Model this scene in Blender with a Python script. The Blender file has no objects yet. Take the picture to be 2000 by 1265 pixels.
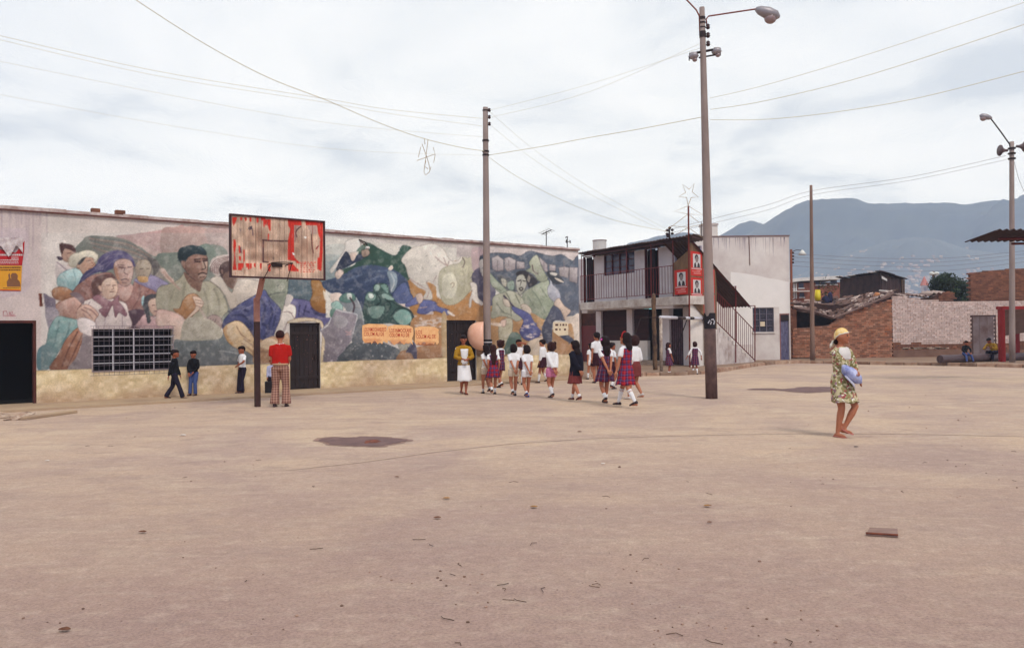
import bpy, math, random
import numpy as np
from mathutils import Vector, Matrix
random.seed(7); RNG = np.random.RandomState(11)
SC = bpy.context.scene
COL = SC.collection
# ------------------------------------------------------------------ camera, light, exposure
FPX = 1555.0; EYE = 1.55; ROLL = 0.012; PITCH = math.atan(20.5/FPX)
r0 = np.array([1, 0, 0.]); dv_ = np.array([0, math.cos(PITCH), math.sin(PITCH)]); u0 = np.array([0, -math.sin(PITCH), math.cos(PITCH)])
CR = math.cos(ROLL)*r0 - math.sin(ROLL)*u0; CU = math.cos(ROLL)*u0 + math.sin(ROLL)*r0; CC = np.array([0, 0, EYE])
cd = bpy.data.cameras.new('camera'); cam = bpy.data.objects.new('camera', cd); COL.objects.link(cam); SC.camera = cam
cd.sensor_width = 36; cd.lens = 36*FPX/2000; cd.clip_start = .05; cd.clip_end = 30000
M = Matrix.Identity(4)
for i in range(3):
    M[i][0] = CR[i]; M[i][1] = CU[i]; M[i][2] = -dv_[i]; M[i][3] = CC[i]
cam.matrix_world = M
SUN_EL, SUN_AZ = 50, 152      # azimuth: degrees clockwise from +Y
W = bpy.data.worlds.new('World'); SC.world = W; W.use_nodes = True
nt = W.node_tree; nt.nodes.clear(); N = nt.nodes.new; Lk = nt.links.new
out = N('ShaderNodeOutputWorld'); bg = N('ShaderNodeBackground'); sky = N('ShaderNodeTexSky')
sky.sky_type = 'NISHITA'; sky.sun_disc = False; sky.sun_elevation = math.radians(SUN_EL); sky.sun_rotation = math.radians(SUN_AZ); sky.air_density = 1; sky.dust_density = 2
tc = N('ShaderNodeTexCoord'); sep = N('ShaderNodeSeparateXYZ'); Lk(tc.outputs['Generated'], sep.inputs[0])
def wm(op, a, b=None):
    n = N('ShaderNodeMath'); n.operation = op
    for i, v in enumerate((a, b)):
        if v is None: continue
        if isinstance(v, (int, float)): n.inputs[i].default_value = v
        else: Lk(v, n.inputs[i])
    return n.outputs[0]
zz = wm('ADD', wm('ABSOLUTE', sep.outputs[2]), .13)
cx_ = wm('DIVIDE', sep.outputs[0], zz); cy_ = wm('DIVIDE', sep.outputs[1], zz)
cmb = N('ShaderNodeCombineXYZ'); Lk(cx_, cmb.inputs[0]); Lk(cy_, cmb.inputs[1]); cmb.inputs[2].default_value = 3.3
n1 = N('ShaderNodeTexNoise'); n1.inputs['Scale'].default_value = 1.6; n1.inputs['Detail'].default_value = 7; n1.inputs['Roughness'].default_value = .52; n1.inputs['Distortion'].default_value = .35
Lk(cmb.outputs[0], n1.inputs['Vector'])
rp = N('ShaderNodeValToRGB'); e = rp.color_ramp.elements
e[0].position = .36; e[0].color = (7.2, 7.3, 6.9, 1); e[1].position = .60; e[1].color = (10.6, 10.2, 9.1, 1)
m_ = rp.color_ramp.elements.new(.47); m_.color = (9.6, 9.4, 8.5, 1)
Lk(n1.outputs['Fac'], rp.inputs[0])
mx = N('ShaderNodeMixRGB'); mx.inputs[0].default_value = .93; Lk(sky.outputs[0], mx.inputs[1]); Lk(rp.outputs[0], mx.inputs[2])
Lk(mx.outputs[0], bg.inputs[0]); bg.inputs[1].default_value = .105; Lk(bg.outputs[0], out.inputs[0])
sl = bpy.data.lights.new('sun', 'SUN'); sun = bpy.data.objects.new('sun', sl); COL.objects.link(sun)
sl.energy = 2.5; sl.angle = math.radians(13); sl.color = (1, .95, .88)
az = math.radians(SUN_AZ); el = math.radians(SUN_EL)
sd = Vector((math.sin(az)*math.cos(el), math.cos(az)*math.cos(el), math.sin(el)))
sun.rotation_euler = sd.to_track_quat('Z', 'Y').to_euler()
SC.view_settings.view_transform = 'Standard'; SC.view_settings.look = 'None'; SC.cycles.volume_bounces = 3; SC.cycles.max_bounces = 12
SC.view_settings.exposure = 0.27; SC.view_settings.gamma = 1
SC.view_settings.use_curve_mapping = False
# ------------------------------------------------------------------ projection helpers (photo pixels 2000x1265 -> world)
def ray(px, py): return dv_ + CR*(px-1000)/FPX - CU*(py-632.5)/FPX
def G(px, py, z=0.): v = ray(px, py); return CC + v*(z-EYE)/v[2]
def V(px, py, Y): v = ray(px, py); return CC + v*Y/v[1]
def PRJ(p):
    q = np.asarray(p) - CC; w = q @ dv_
    return 1000+FPX*(q @ CR)/w, 632.5-FPX*(q @ CU)/w
class Frame:
    def __init__(s, o, ux):
        s.o = np.array(o, float); u = np.array([ux[0], ux[1], 0.]); s.u = u/np.linalg.norm(u); s.n = np.array([s.u[1], -s.u[0], 0.]); s.k = np.array([0, 0, 1.])
    def w(s, a, d, z): return s.o + s.u*a + s.n*d + s.k*z
    def px(s, x, y, d=0.):
        v = ray(x, y); o = s.o + s.n*d; t = ((o-CC) @ s.n)/(v @ s.n); p = CC+v*t
        return (p-s.o) @ s.u, p[2]-s.o[2]
ID = Frame((0, 0, 0), (1, 0))
# ------------------------------------------------------------------ objects
def tag(o, label=None, cat=None, group=None, kind=None):
    if label: o['label'] = label
    if cat: o['category'] = cat
    if group: o['group'] = group
    if kind: o['kind'] = kind
    return o
def thing(name, loc, label, cat, group=None, rz=0):
    o = bpy.data.objects.new(name, None); COL.objects.link(o); o.location = Vector([float(c) for c in loc]); o.rotation_euler.z = rz
    o.empty_display_size = .1
    return tag(o, label, cat, group)
def wloc(o):
    v = Vector((0, 0, 0))
    while o: v = v + o.location; o = o.parent
    return np.array(v)
class MB:
    def __init__(s): s.v = []; s.f = []; s.uv = {}
    def add(s, vs, fs):
        b = len(s.v); s.v += [tuple(map(float, q)) for q in vs]; s.f += [tuple(i+b for i in q) for q in fs]; return b
    def box(s, fr, a0, a1, d0, d1, z0, z1):
        s.add([fr.w(a, d, z) for a in (a0, a1) for d in (d0, d1) for z in (z0, z1)], [(0, 1, 3, 2), (4, 6, 7, 5), (0, 4, 5, 1), (2, 3, 7, 6), (0, 2, 6, 4), (1, 5, 7, 3)]); return s
    def hexa(s, p):   # 8 points: bottom 4, top 4
        s.add(p, [(0, 3, 2, 1), (4, 5, 6, 7), (0, 1, 5, 4), (1, 2, 6, 5), (2, 3, 7, 6), (3, 0, 4, 7)]); return s
    def prism(s, fr, pts, d0, d1):   # pts (a,z) polygon extruded in normal direction
        n = len(pts); vs = [fr.w(a, d0, z) for a, z in pts] + [fr.w(a, d1, z) for a, z in pts]
        s.add(vs, [tuple(range(n)), tuple(range(2*n-1, n-1, -1))] + [(i, i+n, (i+1) % n+n, (i+1) % n) for i in range(n)]); return s
    def prismz(s, pts, z0, z1):
        n = len(pts); vs = [(x, y, z0) for x, y in pts] + [(x, y, z1) for x, y in pts]
        s.add(vs, [tuple(range(n-1, -1, -1)), tuple(range(n, 2*n))] + [(i, (i+1) % n, (i+1) % n+n, i+n) for i in range(n)]); return s
    def tube(s, path, r, seg=8, cap=True):
        path = [np.array(p, float) for p in path]; n = len(path)
        if not hasattr(r, '__len__'): r = [r]*n
        up = None; rings = []
        for i, p in enumerate(path):
            t = path[min(i+1, n-1)]-path[max(i-1, 0)]; t = t/(np.linalg.norm(t)+1e-9)
            if up is None:
                up = np.array([0, 0, 1.]) if abs(t[2]) < .9 else np.array([0, 1., 0])
            a = np.cross(t, up); a /= np.linalg.norm(a)+1e-9; b = np.cross(a, t); up = b
            rr = r[i] if hasattr(r[i], '__len__') else (r[i], r[i])
            rings.append([p+a*rr[0]*math.cos(2*math.pi*k/seg)+b*rr[1]*math.sin(2*math.pi*k/seg) for k in range(seg)])
        s.loft(rings, cap); return s
    def loft(s, rings, cap=True, uv=None):
        m = len(rings[0]); vs = [q for R in rings for q in R]; fs = []
        for i in range(len(rings)-1):
            for k in range(m):
                fs.append((i*m+k, i*m+(k+1) % m, (i+1)*m+(k+1) % m, (i+1)*m+k))
        if cap: fs += [tuple(range(m-1, -1, -1)), tuple((len(rings)-1)*m+k for k in range(m))]
        b = s.add(vs, fs)
        if uv:
            for i in range(len(rings)):
                for k in range(m): s.uv[b+i*m+k] = uv[i][k]
        return s
    def ball(s, c, r, seg=12, rg=8, noise=0):
        c = np.array(c, float); rr = r if hasattr(r, '__len__') else (r, r, r); rings = []
        for i in range(rg+1):
            ph = math.pi*(i+.02)/(rg+.04)
            rings.append([c+np.array([rr[0]*math.sin(ph)*math.cos(2*math.pi*k/seg), rr[1]*math.sin(ph)*math.sin(2*math.pi*k/seg), -rr[2]*math.cos(ph)])*(1+noise*(random.random()-.5)) for k in range(seg)])
        s.loft(rings); return s
    def build(s, name, mat, parent=None, smooth=False, bevel=0, kind=None, label=None, raw=False):
        me = bpy.data.meshes.new(name); off = np.zeros(3) if (parent is None or raw) else wloc(parent)
        vs = [(a-off[0], b-off[1], c-off[2]) for a, b, c in s.v]
        me.from_pydata(vs, [], s.f); me.validate(); 
        import bmesh
        bm = bmesh.new(); bm.from_mesh(me); bmesh.ops.recalc_face_normals(bm, faces=bm.faces); bm.to_mesh(me); bm.free()
        if s.uv:
            ul = me.uv_layers.new(name='UVMap'); n = len(me.loops); vi = np.zeros(n, int); me.loops.foreach_get('vertex_index', vi)
            ul.data.foreach_set('uv', np.array([s.uv.get(i, (0, 0)) for i in vi], 'f').ravel())
        if smooth: me.polygons.foreach_set('use_smooth', [True]*len(me.polygons))
        me.materials.append(mat)
        o = bpy.data.objects.new(name, me); COL.objects.link(o); o.parent = parent
        if bevel:
            b = o.modifiers.new('bevel', 'BEVEL'); b.width = bevel; b.segments = 1
        if kind: o['kind'] = kind
        if label: o['label'] = label
        return o
def bar(p0, p1, r, name, mat, parent, seg=6):
    m = MB(); m.tube([p0, p1], r, seg); return m.build(name, mat, parent, smooth=seg > 6)
# ------------------------------------------------------------------ materials
def lin(c): return tuple(((x/255)/12.92 if x/255 <= .04045 else ((x/255+.055)/1.055)**2.4) for x in c)
MATS = {}
def mat(name, c, rough=.85, var=.25, scale=3., bump=.15, bscale=40., c2=None, metal=0, island=0, spec=.3, stain=0, stretch=(1, 1, 1), k=1., coords='Object'):
    if name in MATS: return MATS[name]
    c = [min(.9, x*k) for x in lin(c)]; c2 = [min(.9, x*k) for x in (lin(c2) if c2 else [x*(1-var) for x in c])] if c2 else [x*(1-var) for x in c]
    m = bpy.data.materials.new(name); m.use_nodes = True; t = m.node_tree; b = t.nodes['Principled BSDF']
    def n(x): return t.nodes.new(x)
    tcn = n('ShaderNodeTexCoord'); mp = n('ShaderNodeMapping'); mp.inputs['Scale'].default_value = stretch
    t.links.new(tcn.outputs[coords], mp.inputs[0])
    oi = n('ShaderNodeObjectInfo'); va = n('ShaderNodeVectorMath'); va.operation = 'ADD'
    vm = n('ShaderNodeVectorMath'); vm.operation = 'SCALE'; vm.inputs[0].default_value = (17, 31, 23); t.links.new(oi.outputs['Random'], vm.inputs['Scale'])
    t.links.new(mp.outputs[0], va.inputs[0]); t.links.new(vm.outputs[0], va.inputs[1])
    ns = n('ShaderNodeTexNoise'); ns.inputs['Scale'].default_value = scale; ns.inputs['Detail'].default_value = 8; ns.inputs['Roughness'].default_value = .65
    t.links.new(va.outputs[0], ns.inputs['Vector'])
    rmp = n('ShaderNodeMapRange'); rmp.inputs[1].default_value = .32; rmp.inputs[2].default_value = .68; t.links.new(ns.outputs['Fac'], rmp.inputs[0])
    mix = n('ShaderNodeMixRGB'); mix.inputs[1].default_value = (*c, 1); mix.inputs[2].default_value = (*c2, 1); t.links.new(rmp.outputs[0], mix.inputs[0])
    last = mix.outputs[0]
    if island:
        gm = n('ShaderNodeNewGeometry'); ad = n('ShaderNodeMath'); ad.operation = 'ADD'; t.links.new(gm.outputs['Random Per Island'], ad.inputs[0]); t.links.new(oi.outputs['Random'], ad.inputs[1])
        fr = n('ShaderNodeMath'); fr.operation = 'FRACT'; t.links.new(ad.outputs[0], fr.inputs[0])
        mr = n('ShaderNodeMapRange'); mr.inputs[3].default_value = 1-island; mr.inputs[4].default_value = 1+island; t.links.new(fr.outputs[0], mr.inputs[0])
        hs = n('ShaderNodeHueSaturation'); t.links.new(mr.outputs[0], hs.inputs['Value']); t.links.new(last, hs.inputs['Color']); last = hs.outputs[0]
    t.links.new(last, b.inputs['Base Color'])
    b.inputs['Roughness'].default_value = rough; b.inputs['Metallic'].default_value = metal; b.inputs['Specular IOR Level'].default_value = spec
    if bump:
        n2 = n('ShaderNodeTexNoise'); n2.inputs['Scale'].default_value = bscale; n2.inputs['Detail'].default_value = 6; t.links.new(va.outputs[0], n2.inputs['Vector'])
        bp = n('ShaderNodeBump'); bp.inputs['Strength'].default_value = bump; bp.inputs['Distance'].default_value = .02; t.links.new(n2.outputs['Fac'], bp.inputs['Height']); t.links.new(bp.outputs[0], b.inputs['Normal'])
    MATS[name] = m; return m
def vcol_mat(name, rough=.9, grain=.08):
    m = bpy.data.materials.new(name); m.use_nodes = True; t = m.node_tree; b = t.nodes['Principled BSDF']; n = t.nodes.new
    at = n('ShaderNodeAttribute'); at.attribute_name = 'paint'
    tcn = n('ShaderNodeTexCoord'); ns = n('ShaderNodeTexNoise'); ns.inputs['Scale'].default_value = 2.2; ns.inputs['Detail'].default_value = 10; ns.inputs['Roughness'].default_value = .7
    t.links.new(tcn.outputs['Object'], ns.inputs['Vector'])
    n3 = n('ShaderNodeTexNoise'); n3.inputs['Scale'].default_value = 28; n3.inputs['Detail'].default_value = 5; t.links.new(tcn.outputs['Object'], n3.inputs['Vector'])
    mr = n('ShaderNodeMapRange'); mr.inputs[1].default_value = .3; mr.inputs[2].default_value = .7; mr.inputs[3].default_value = 1-grain*1.6; mr.inputs[4].default_value = 1+grain; t.links.new(ns.outputs['Fac'], mr.inputs[0])
    mr2 = n('ShaderNodeMapRange'); mr2.inputs[1].default_value = .3; mr2.inputs[2].default_value = .7; mr2.inputs[3].default_value = 1-grain*1.5; mr2.inputs[4].default_value = 1+grain; t.links.new(n3.outputs['Fac'], mr2.inputs[0])
    mu = n('ShaderNodeMath'); mu.operation = 'MULTIPLY'; t.links.new(mr.outputs[0], mu.inputs[0]); t.links.new(mr2.outputs[0], mu.inputs[1])
    vm = n('ShaderNodeVectorMath'); vm.operation = 'SCALE'; t.links.new(at.outputs['Color'], vm.inputs[0]); t.links.new(mu.outputs[0], vm.inputs['Scale'])
    t.links.new(vm.outputs[0], b.inputs['Base Color']); b.inputs['Roughness'].default_value = rough; b.inputs['Specular IOR Level'].default_value = .25
    bp = n('ShaderNodeBump'); bp.inputs['Strength'].default_value = .35; bp.inputs['Distance'].default_value = .02; t.links.new(n3.outputs['Fac'], bp.inputs['Height']); t.links.new(bp.outputs[0], b.inputs['Normal'])
    return m
KW = 1.18      # photo colour -> albedo for walls
def pmat(name, c, **a): a.setdefault('bump', .0); a.setdefault('var', .15); return mat(name, c, **a)
white_plaster = mat('white_plaster', (210, 200, 190), var=.22, scale=1.3, bump=.3, bscale=25, k=KW)
grey_plaster = mat('grey_plaster', (184, 170, 162), var=.25, scale=1.2, bump=.3, bscale=25, k=KW)
purple_plaster = mat('dull_white_plaster', (202, 192, 190), var=.22, scale=1.2, bump=.2, bscale=25, k=KW)
concrete = mat('concrete', (148, 130, 122), var=.3, scale=2, bump=.3, bscale=60, stretch=(1, 1, .4), k=1.1)
darkmetal = mat('dark_metal', (52, 36, 34), rough=.5, var=.3, metal=.3)
redmetal = mat('red_painted_metal', (120, 38, 34), rough=.5, var=.35)
maroon = mat('maroon_painted_metal', (96, 32, 32), rough=.55, var=.35)
dark = mat('dark_interior', (18, 9, 8), var=.1, bump=0)  # near-black colour stands in for the shade inside unlit rooms
darkwood = mat('dark_painted_wood', (46, 32, 30), rough=.7, var=.5, scale=5, stretch=(1, 1, .15), island=.25)
whitepaint = mat('white_painted_metal', (205, 200, 205), rough=.5, var=.2)
brick_m = mat('orange_brick', (164, 92, 52), c2=(128, 70, 46), scale=4, island=.22, bump=.3, k=1.15)
brick_w = mat('whitewashed_brick', (210, 194, 186), c2=(172, 136, 120), scale=9, island=.16, bump=.4, k=1.1)
brick_d = mat('brown_brick', (132, 84, 60), c2=(92, 58, 46), scale=4, island=.25, bump=.4, k=1.1)
mortar = mat('mortar', (106, 82, 72), var=.35, scale=5, k=1.1)
mortar_w = mat('pale_mortar', (110, 86, 80), var=.35, scale=5, k=1.1)
roofbrown = mat('brown_corrugated_sheet', (92, 66, 56), var=.4, scale=3, island=.15)
claytile = mat('old_clay_tile', (112, 82, 70), c2=(76, 56, 50), scale=6, island=.35)
palesheet = mat('pale_metal_sheet', (208, 200, 192), var=.2, rough=.6, k=1.1)
wood = mat('weathered_wood', (120, 88, 62), c2=(70, 48, 36), scale=8, stretch=(1, 1, .2), bump=.4)
paper_red = pmat('red_poster_paper', (196, 48, 38)); paper_white = pmat('white_print', (205, 200, 196)); print_dark = pmat('dark_print', (58, 48, 50))
cable_m = mat('cable', (214, 206, 176), var=.1, bump=0); cable_d = mat('dark_cable', (128, 118, 124), var=.1, bump=0)
# ------------------------------------------------------------------ ground, pavement, hills, haze
def ground_mat():
    m = bpy.data.materials.new('dusty_ground'); m.use_nodes = True; t = m.node_tree; b = t.nodes['Principled BSDF']; n = t.nodes.new
    tcn = n('ShaderNodeTexCoord')
    def noise(scale, det=6, st=(1, 1, 1), rough=.6, off=0, dist=0):
        mp = n('ShaderNodeMapping'); mp.inputs['Scale'].default_value = st; mp.inputs['Location'].default_value = (off, off*.7, 0); mp.inputs['Rotation'].default_value = (0, 0, .12); t.links.new(tcn.outputs['Object'], mp.inputs[0])
        x = n('ShaderNodeTexNoise'); x.inputs['Scale'].default_value = scale; x.inputs['Detail'].default_value = det; x.inputs['Roughness'].default_value = rough; x.inputs['Distortion'].default_value = dist; t.links.new(mp.outputs[0], x.inputs['Vector']); return x.outputs['Fac']
    def ramp(f, a, b_, lo=0., hi=1.):
        x = n('ShaderNodeMapRange'); x.inputs[1].default_value = a; x.inputs[2].default_value = b_; x.inputs[3].default_value = lo; x.inputs[4].default_value = hi; t.links.new(f, x.inputs[0]); return x.outputs[0]
    def mix(f, a, c, mode='MIX'):
        x = n('ShaderNodeMixRGB'); x.blend_type = mode
        if isinstance(f, float): x.inputs[0].default_value = f
        else: t.links.new(f, x.inputs[0])
        for i, q in ((1, a), (2, c)):
            if isinstance(q, tuple): x.inputs[i].default_value = (*q, 1)
            else: t.links.new(q, x.inputs[i])
        return x.outputs[0]
    base = mix(ramp(noise(.32, 8, dist=.8), .38, .62), (.515, .368, .26), (.405, .284, .228))
    c = mix(ramp(noise(.9, 9, (1, 1.7, 1), .7, 5, .5), .50, .72, 0, .75), base, (.56, .43, .31))
    c = mix(ramp(noise(1.4, 8, (1, 1.4, 1), .65, 15, .4), .52, .72, 0, .65), c, (.31, .215, .18))
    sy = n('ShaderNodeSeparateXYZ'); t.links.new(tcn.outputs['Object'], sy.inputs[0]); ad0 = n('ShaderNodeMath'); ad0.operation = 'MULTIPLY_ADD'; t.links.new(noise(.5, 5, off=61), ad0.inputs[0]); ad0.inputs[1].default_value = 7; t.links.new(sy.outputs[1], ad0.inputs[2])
    c = mix(ramp(ad0.outputs[0], 6.0, 15, .95, 0), c, (.305, .20, .168))  # soil darker and redder near the camera, partly lens vignette put into the colour
    c = mix(ramp(noise(5, 8, (1, 1.3, 1), .7, 77), .5, .75, 0, .35), c, (.6, .47, .36))
    c = mix(ramp(noise(1.1, 9, (.4, 1.8, 1), .72, 33, .6), .50, .70, 0, .4), c, (.29, .205, .175))
    c = mix(ramp(noise(2.2, 9, (.45, 1.6, 1), .75, 91, .4), .54, .76, 0, .3), c, (.62, .5, .36))
    gr = ramp(noise(55, 4, off=3), .3, .7, .78, 1.2); c = mix(1., c, gr, 'MULTIPLY')
    g2 = ramp(noise(260, 2, off=9), .3, .7, .78, 1.2); c = mix(1., c, g2, 'MULTIPLY'); g3 = ramp(noise(14, 4, off=19), .3, .7, .9, 1.1); c = mix(1., c, g3, 'MULTIPLY')
    vo = n('ShaderNodeTexVoronoi'); vo.inputs['Scale'].default_value = 7; t.links.new(tcn.outputs['Object'], vo.inputs['Vector'])
    sp = ramp(vo.outputs['Distance'], .03, .05, 1, 0); gate = ramp(noise(.8, 3, off=40), .5, .56)
    mm = n('ShaderNodeMath'); mm.operation = 'MULTIPLY'; t.links.new(sp, mm.inputs[0]); t.links.new(gate, mm.inputs[1])
    c = mix(mm.outputs[0], c, (.2, .14, .115))
    t.links.new(c, b.inputs['Base Color']); b.inputs['Roughness'].default_value = .95; b.inputs['Specular IOR Level'].default_value = .15
    bp = n('ShaderNodeBump'); bp.inputs['Strength'].default_value = .5; bp.inputs['Distance'].default_value = .012; t.links.new(noise(30, 8, off=3, rough=.7), bp.inputs['Height'])
    b2 = n('ShaderNodeBump'); b2.inputs['Strength'].default_value = .35; b2.inputs['Distance'].default_value = .08; t.links.new(noise(1.6, 5, off=3), b2.inputs['Height']); t.links.new(bp.outputs[0], b2.inputs['Normal'])
    t.links.new(b2.outputs[0], b.inputs['Normal']); return m
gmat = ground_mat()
g = MB(); xs = [-6500, -300, -60, -20, 0, 20, 60, 300, 6500]; ys = [-600, -60, -10, 10, 30, 60, 120, 600, 7000]
g.add([(x, y, 0 if y < 130 else -.5) for y in ys for x in xs], [(j*9+i, j*9+i+1, (j+1)*9+i+1, (j+1)*9+i) for j in range(8) for i in range(8)])
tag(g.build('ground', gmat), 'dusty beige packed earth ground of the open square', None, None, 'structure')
# pavements
PAVE = .05
A0 = G(75, 787, PAVE); A1 = G(870, 745, PAVE)
FA = Frame((A0[0], A0[1], 0), (A1-A0)[:2])     # mural wall
def pave_pts(fr, a0, a1, n, d, wob): return [fr.w(a0+(a1-a0)*i/n, d+random.uniform(-wob, wob), 0)[:2] for i in range(n+1)]
pv = MB(); f = pave_pts(FA, -12, 17.6, 60, 1.75, .04); bk = [FA.w(17.6, -.3, 0)[:2], FA.w(-12, -.3, 0)[:2]]
pv.prismz([tuple(q) for q in f]+[tuple(q) for q in bk], -.05, PAVE)
pavemat = mat('dusty_pavement', (196, 168, 136), c2=(170, 142, 118), scale=.8, bump=.3, bscale=20, k=.82)
tag(pv.build('pavement', pavemat), 'dust covered pavement strip along the foot of the mural wall', None, None, 'structure')
pr = MB(); ed = []
for px, py in [(1120, 741), (1200, 735), (1262, 734), (1330, 733), (1390, 729), (1420, 724), (1465, 717), (1500, 712), (1560, 709), (1620, 710), (1700, 712), (1780, 713), (1850, 714), (1920, 716), (2050, 719), (2300, 724)]:
    ed.append(tuple(G(px, py, 0)[:2]))
ed2 = []
for i in range(len(ed)-1):
    for k in range(5):
        q = np.array(ed[i])*(1-k/5)+np.array(ed[i+1])*k/5; ed2.append((q[0], q[1]+random.uniform(-.08, .08)))
pr.prismz(ed2+[ed[-1], (60, 60), (-5, 60), (2.9, 40)], -.05, .12)
tag(pr.build('pavement', mat('earth_bank', (168, 138, 112), c2=(130, 104, 88), scale=1.2, bump=.5, bscale=12, k=.82)), 'raised earthen pavement in front of the balcony house and brick walls', None, None, 'structure')
# kerb stones of the far pavement, broken edge
for i in range(0, len(ed2)-1):
    if i % 2: continue
    p, q = np.array(ed2[i]), np.array(ed2[min(i+2, len(ed2)-1)]); fr = Frame((p[0], p[1], 0), q-p); Ln = np.linalg.norm(q-p)
    if Ln < .05: continue
    kb = MB(); kb.box(fr, .02, Ln-.02, -.1, .03+random.uniform(0, .05), -.02, .13+random.uniform(-.02, .03))
    o = kb.build('kerb_stone', mat('kerb_stone_brown', (128, 88, 66), c2=(176, 150, 128), scale=2.5, island=.3), None, bevel=.015); tag(o, None, None, None, 'structure')
# broken kerb slab left foreground of mural pavement
t = thing('kerb_slab', G(110, 815, 0), 'broken concrete kerb slab tilted at the edge of the left pavement', 'kerb')
p0, p1 = G(52, 820, 0), G(152, 806, 0); fr = Frame(p0, (p1-p0)[:2]); s_ = MB(); s_.box(fr, 0, float(np.linalg.norm(p1-p0)), -.22, 0, .0, .06); s_.build('slab', pavemat, t, bevel=.01)
t = thing('rubble_heap', G(25, 815, 0), 'low heap of broken kerb rubble at the left pavement edge', 'rubble'); s_ = MB()
for i in range(26):
    q = G(random.uniform(-60, 60), random.uniform(808, 823), 0); s_.ball((q[0], q[1], .02), (random.uniform(.05, .22), random.uniform(.05, .18), random.uniform(.03, .08)), 6, 4, .5)
s_.build('rubble', mat('rubble', (140, 110, 92), c2=(196, 176, 156), island=.3), t, kind='stuff')
# ground stains and marks
def blob(px, py, rx, ry, n=130, wob=.25, z=.004, seed=1):
    rr = random.Random(seed); c = G(px, py, 0); ph = [rr.uniform(0, 6.28) for _ in range(4)]; pts = []
    for i in range(n):
        a = 2*math.pi*i/n; k = 1+wob*(.5*math.sin(2*a+ph[0])+.3*math.sin(3*a+ph[1])+.3*math.sin(5*a+ph[2])+.15*math.sin(9*a+ph[3])+.10*math.sin(17*a+ph[1])+.07*math.sin(31*a+ph[2])+.12*(rr.random()-.5))
        q = G(px+rx*k*math.cos(a), py+ry*k*math.sin(a), 0); pts.append((q[0], q[1], z))
    return pts, c
damp = mat('damp_earth', (122, 94, 88), c2=(98, 74, 72), scale=4, bump=.4, bscale=30, k=1)
for (px, py, rx, ry, sd_, lb) in [(708, 862, 76, 10.5, 3, 'dark damp patch round the rusty drain cover'), (1585, 761, 62, 5, 5, 'dark damp patch on the ground behind the woman with the bundle'), (1495, 760, 30, 1.8, 8, 'thin damp streak on the ground left of the far patch')]:
    pts, c = blob(px, py, rx*1.07, ry*1.12, seed=sd_); m_b = MB(); m_b.add(pts, [tuple(range(len(pts)))]); o = m_b.build('ground_stain', mat('half_damp_earth', (150, 120, 106), c2=(128, 100, 90), scale=5, bump=.4, bscale=30, k=1)); tag(o, 'paler drying rim round the '+lb, None, None, 'structure')
    pts, c = blob(px, py, rx*.95, ry*.93, seed=sd_, z=.008); m_b = MB(); m_b.add(pts, [tuple(range(len(pts)))]); o = m_b.build('ground_stain', damp); tag(o, lb, None, None, 'structure')
dr = thing('drain_cover', G(726, 863, .01), 'small rusty broken drain cover in the damp patch', 'drain'); m_b = MB(); c = G(726, 863, 0)
m_b.prismz([(c[0]+.14*math.cos(a)*random.uniform(.6, 1.1), c[1]+.2*math.sin(a)*random.uniform(.6, 1.1)) for a in np.linspace(0, 6.28, 16)[:-1]], .004, .012)
m_b.build('cover', mat('rust', (136, 70, 44), c2=(84, 50, 44), scale=14, bump=.6), dr)
ln = MB(); pr_ = None
LP = [(560, 918), (700, 903), (850, 882), (1000, 866), (1150, 856), (1300, 851), (1450, 848), (1600, 846), (1750, 847), (1900, 850), (2050, 853)]
P_ = [G(x, y, 0) for x, y in LP]; vs = []
for i, q in enumerate(P_):
    tdir = P_[min(i+1, len(P_)-1)]-P_[max(i-1, 0)]; tdir /= np.linalg.norm(tdir); nn = np.array([-tdir[1], tdir[0], 0]); vs += [q+nn*.035+[0, 0, .004], q-nn*.035+[0, 0, .004]]
ln.add(vs, [(2*i, 2*i+1, 2*i+3, 2*i+2) for i in range(len(P_)-1)])
tag(ln.build('ground_marking', mat('worn_court_line', (182, 154, 136), c2=(196, 168, 146), scale=6, k=.86)), 'worn curved court line across the dusty ground', None, None, 'structure')
# litter, stones, twigs
st = MB()
CLS = [(random.uniform(0, 2000), random.uniform(800, 1250)) for _ in range(16)]
for i in range(210):
    py = 770+495*random.random()**1.3; px = random.uniform(-20, 2020)
    if i % 3: q_ = random.choice(CLS); px, py = random.gauss(q_[0], 90), max(772, random.gauss(q_[1], 22)); c = G(px, py, 0)
    sz = random.choice([.004, .005, .007, .009])*random.uniform(.7, 1.3)*(1 if c[1] < 9 else 1.6)
    st.ball((c[0], c[1], sz*.35), (sz, sz*random.uniform(.5, 1), sz*.6), 6, 4, .5)
tag(st.build('pebbles', mat('pebble', (112, 84, 72), c2=(160, 130, 112), island=.4)), 'scattered small stones and crumbs over the dusty square', None, None, 'stuff')
tw = MB()
for i in range(40):
    q_ = random.choice(CLS); px, py = random.gauss(q_[0], 130), min(1262, max(790, random.gauss(q_[1], 40))); c = G(px, py, 0); a = random.uniform(0, 6.28); L = random.uniform(.03, .1)
    tw.tube([(c[0], c[1], .006), (c[0]+L*.5*math.cos(a), c[1]+L*.5*math.sin(a), .01), (c[0]+L*math.cos(a+.5), c[1]+L*math.sin(a+.5), .005)], .0022, 4)
tag(tw.build('twigs', mat('twig', (80, 56, 42), island=.4)), 'scattered thin twigs and straws over the dusty square', None, None, 'stuff')
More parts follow.
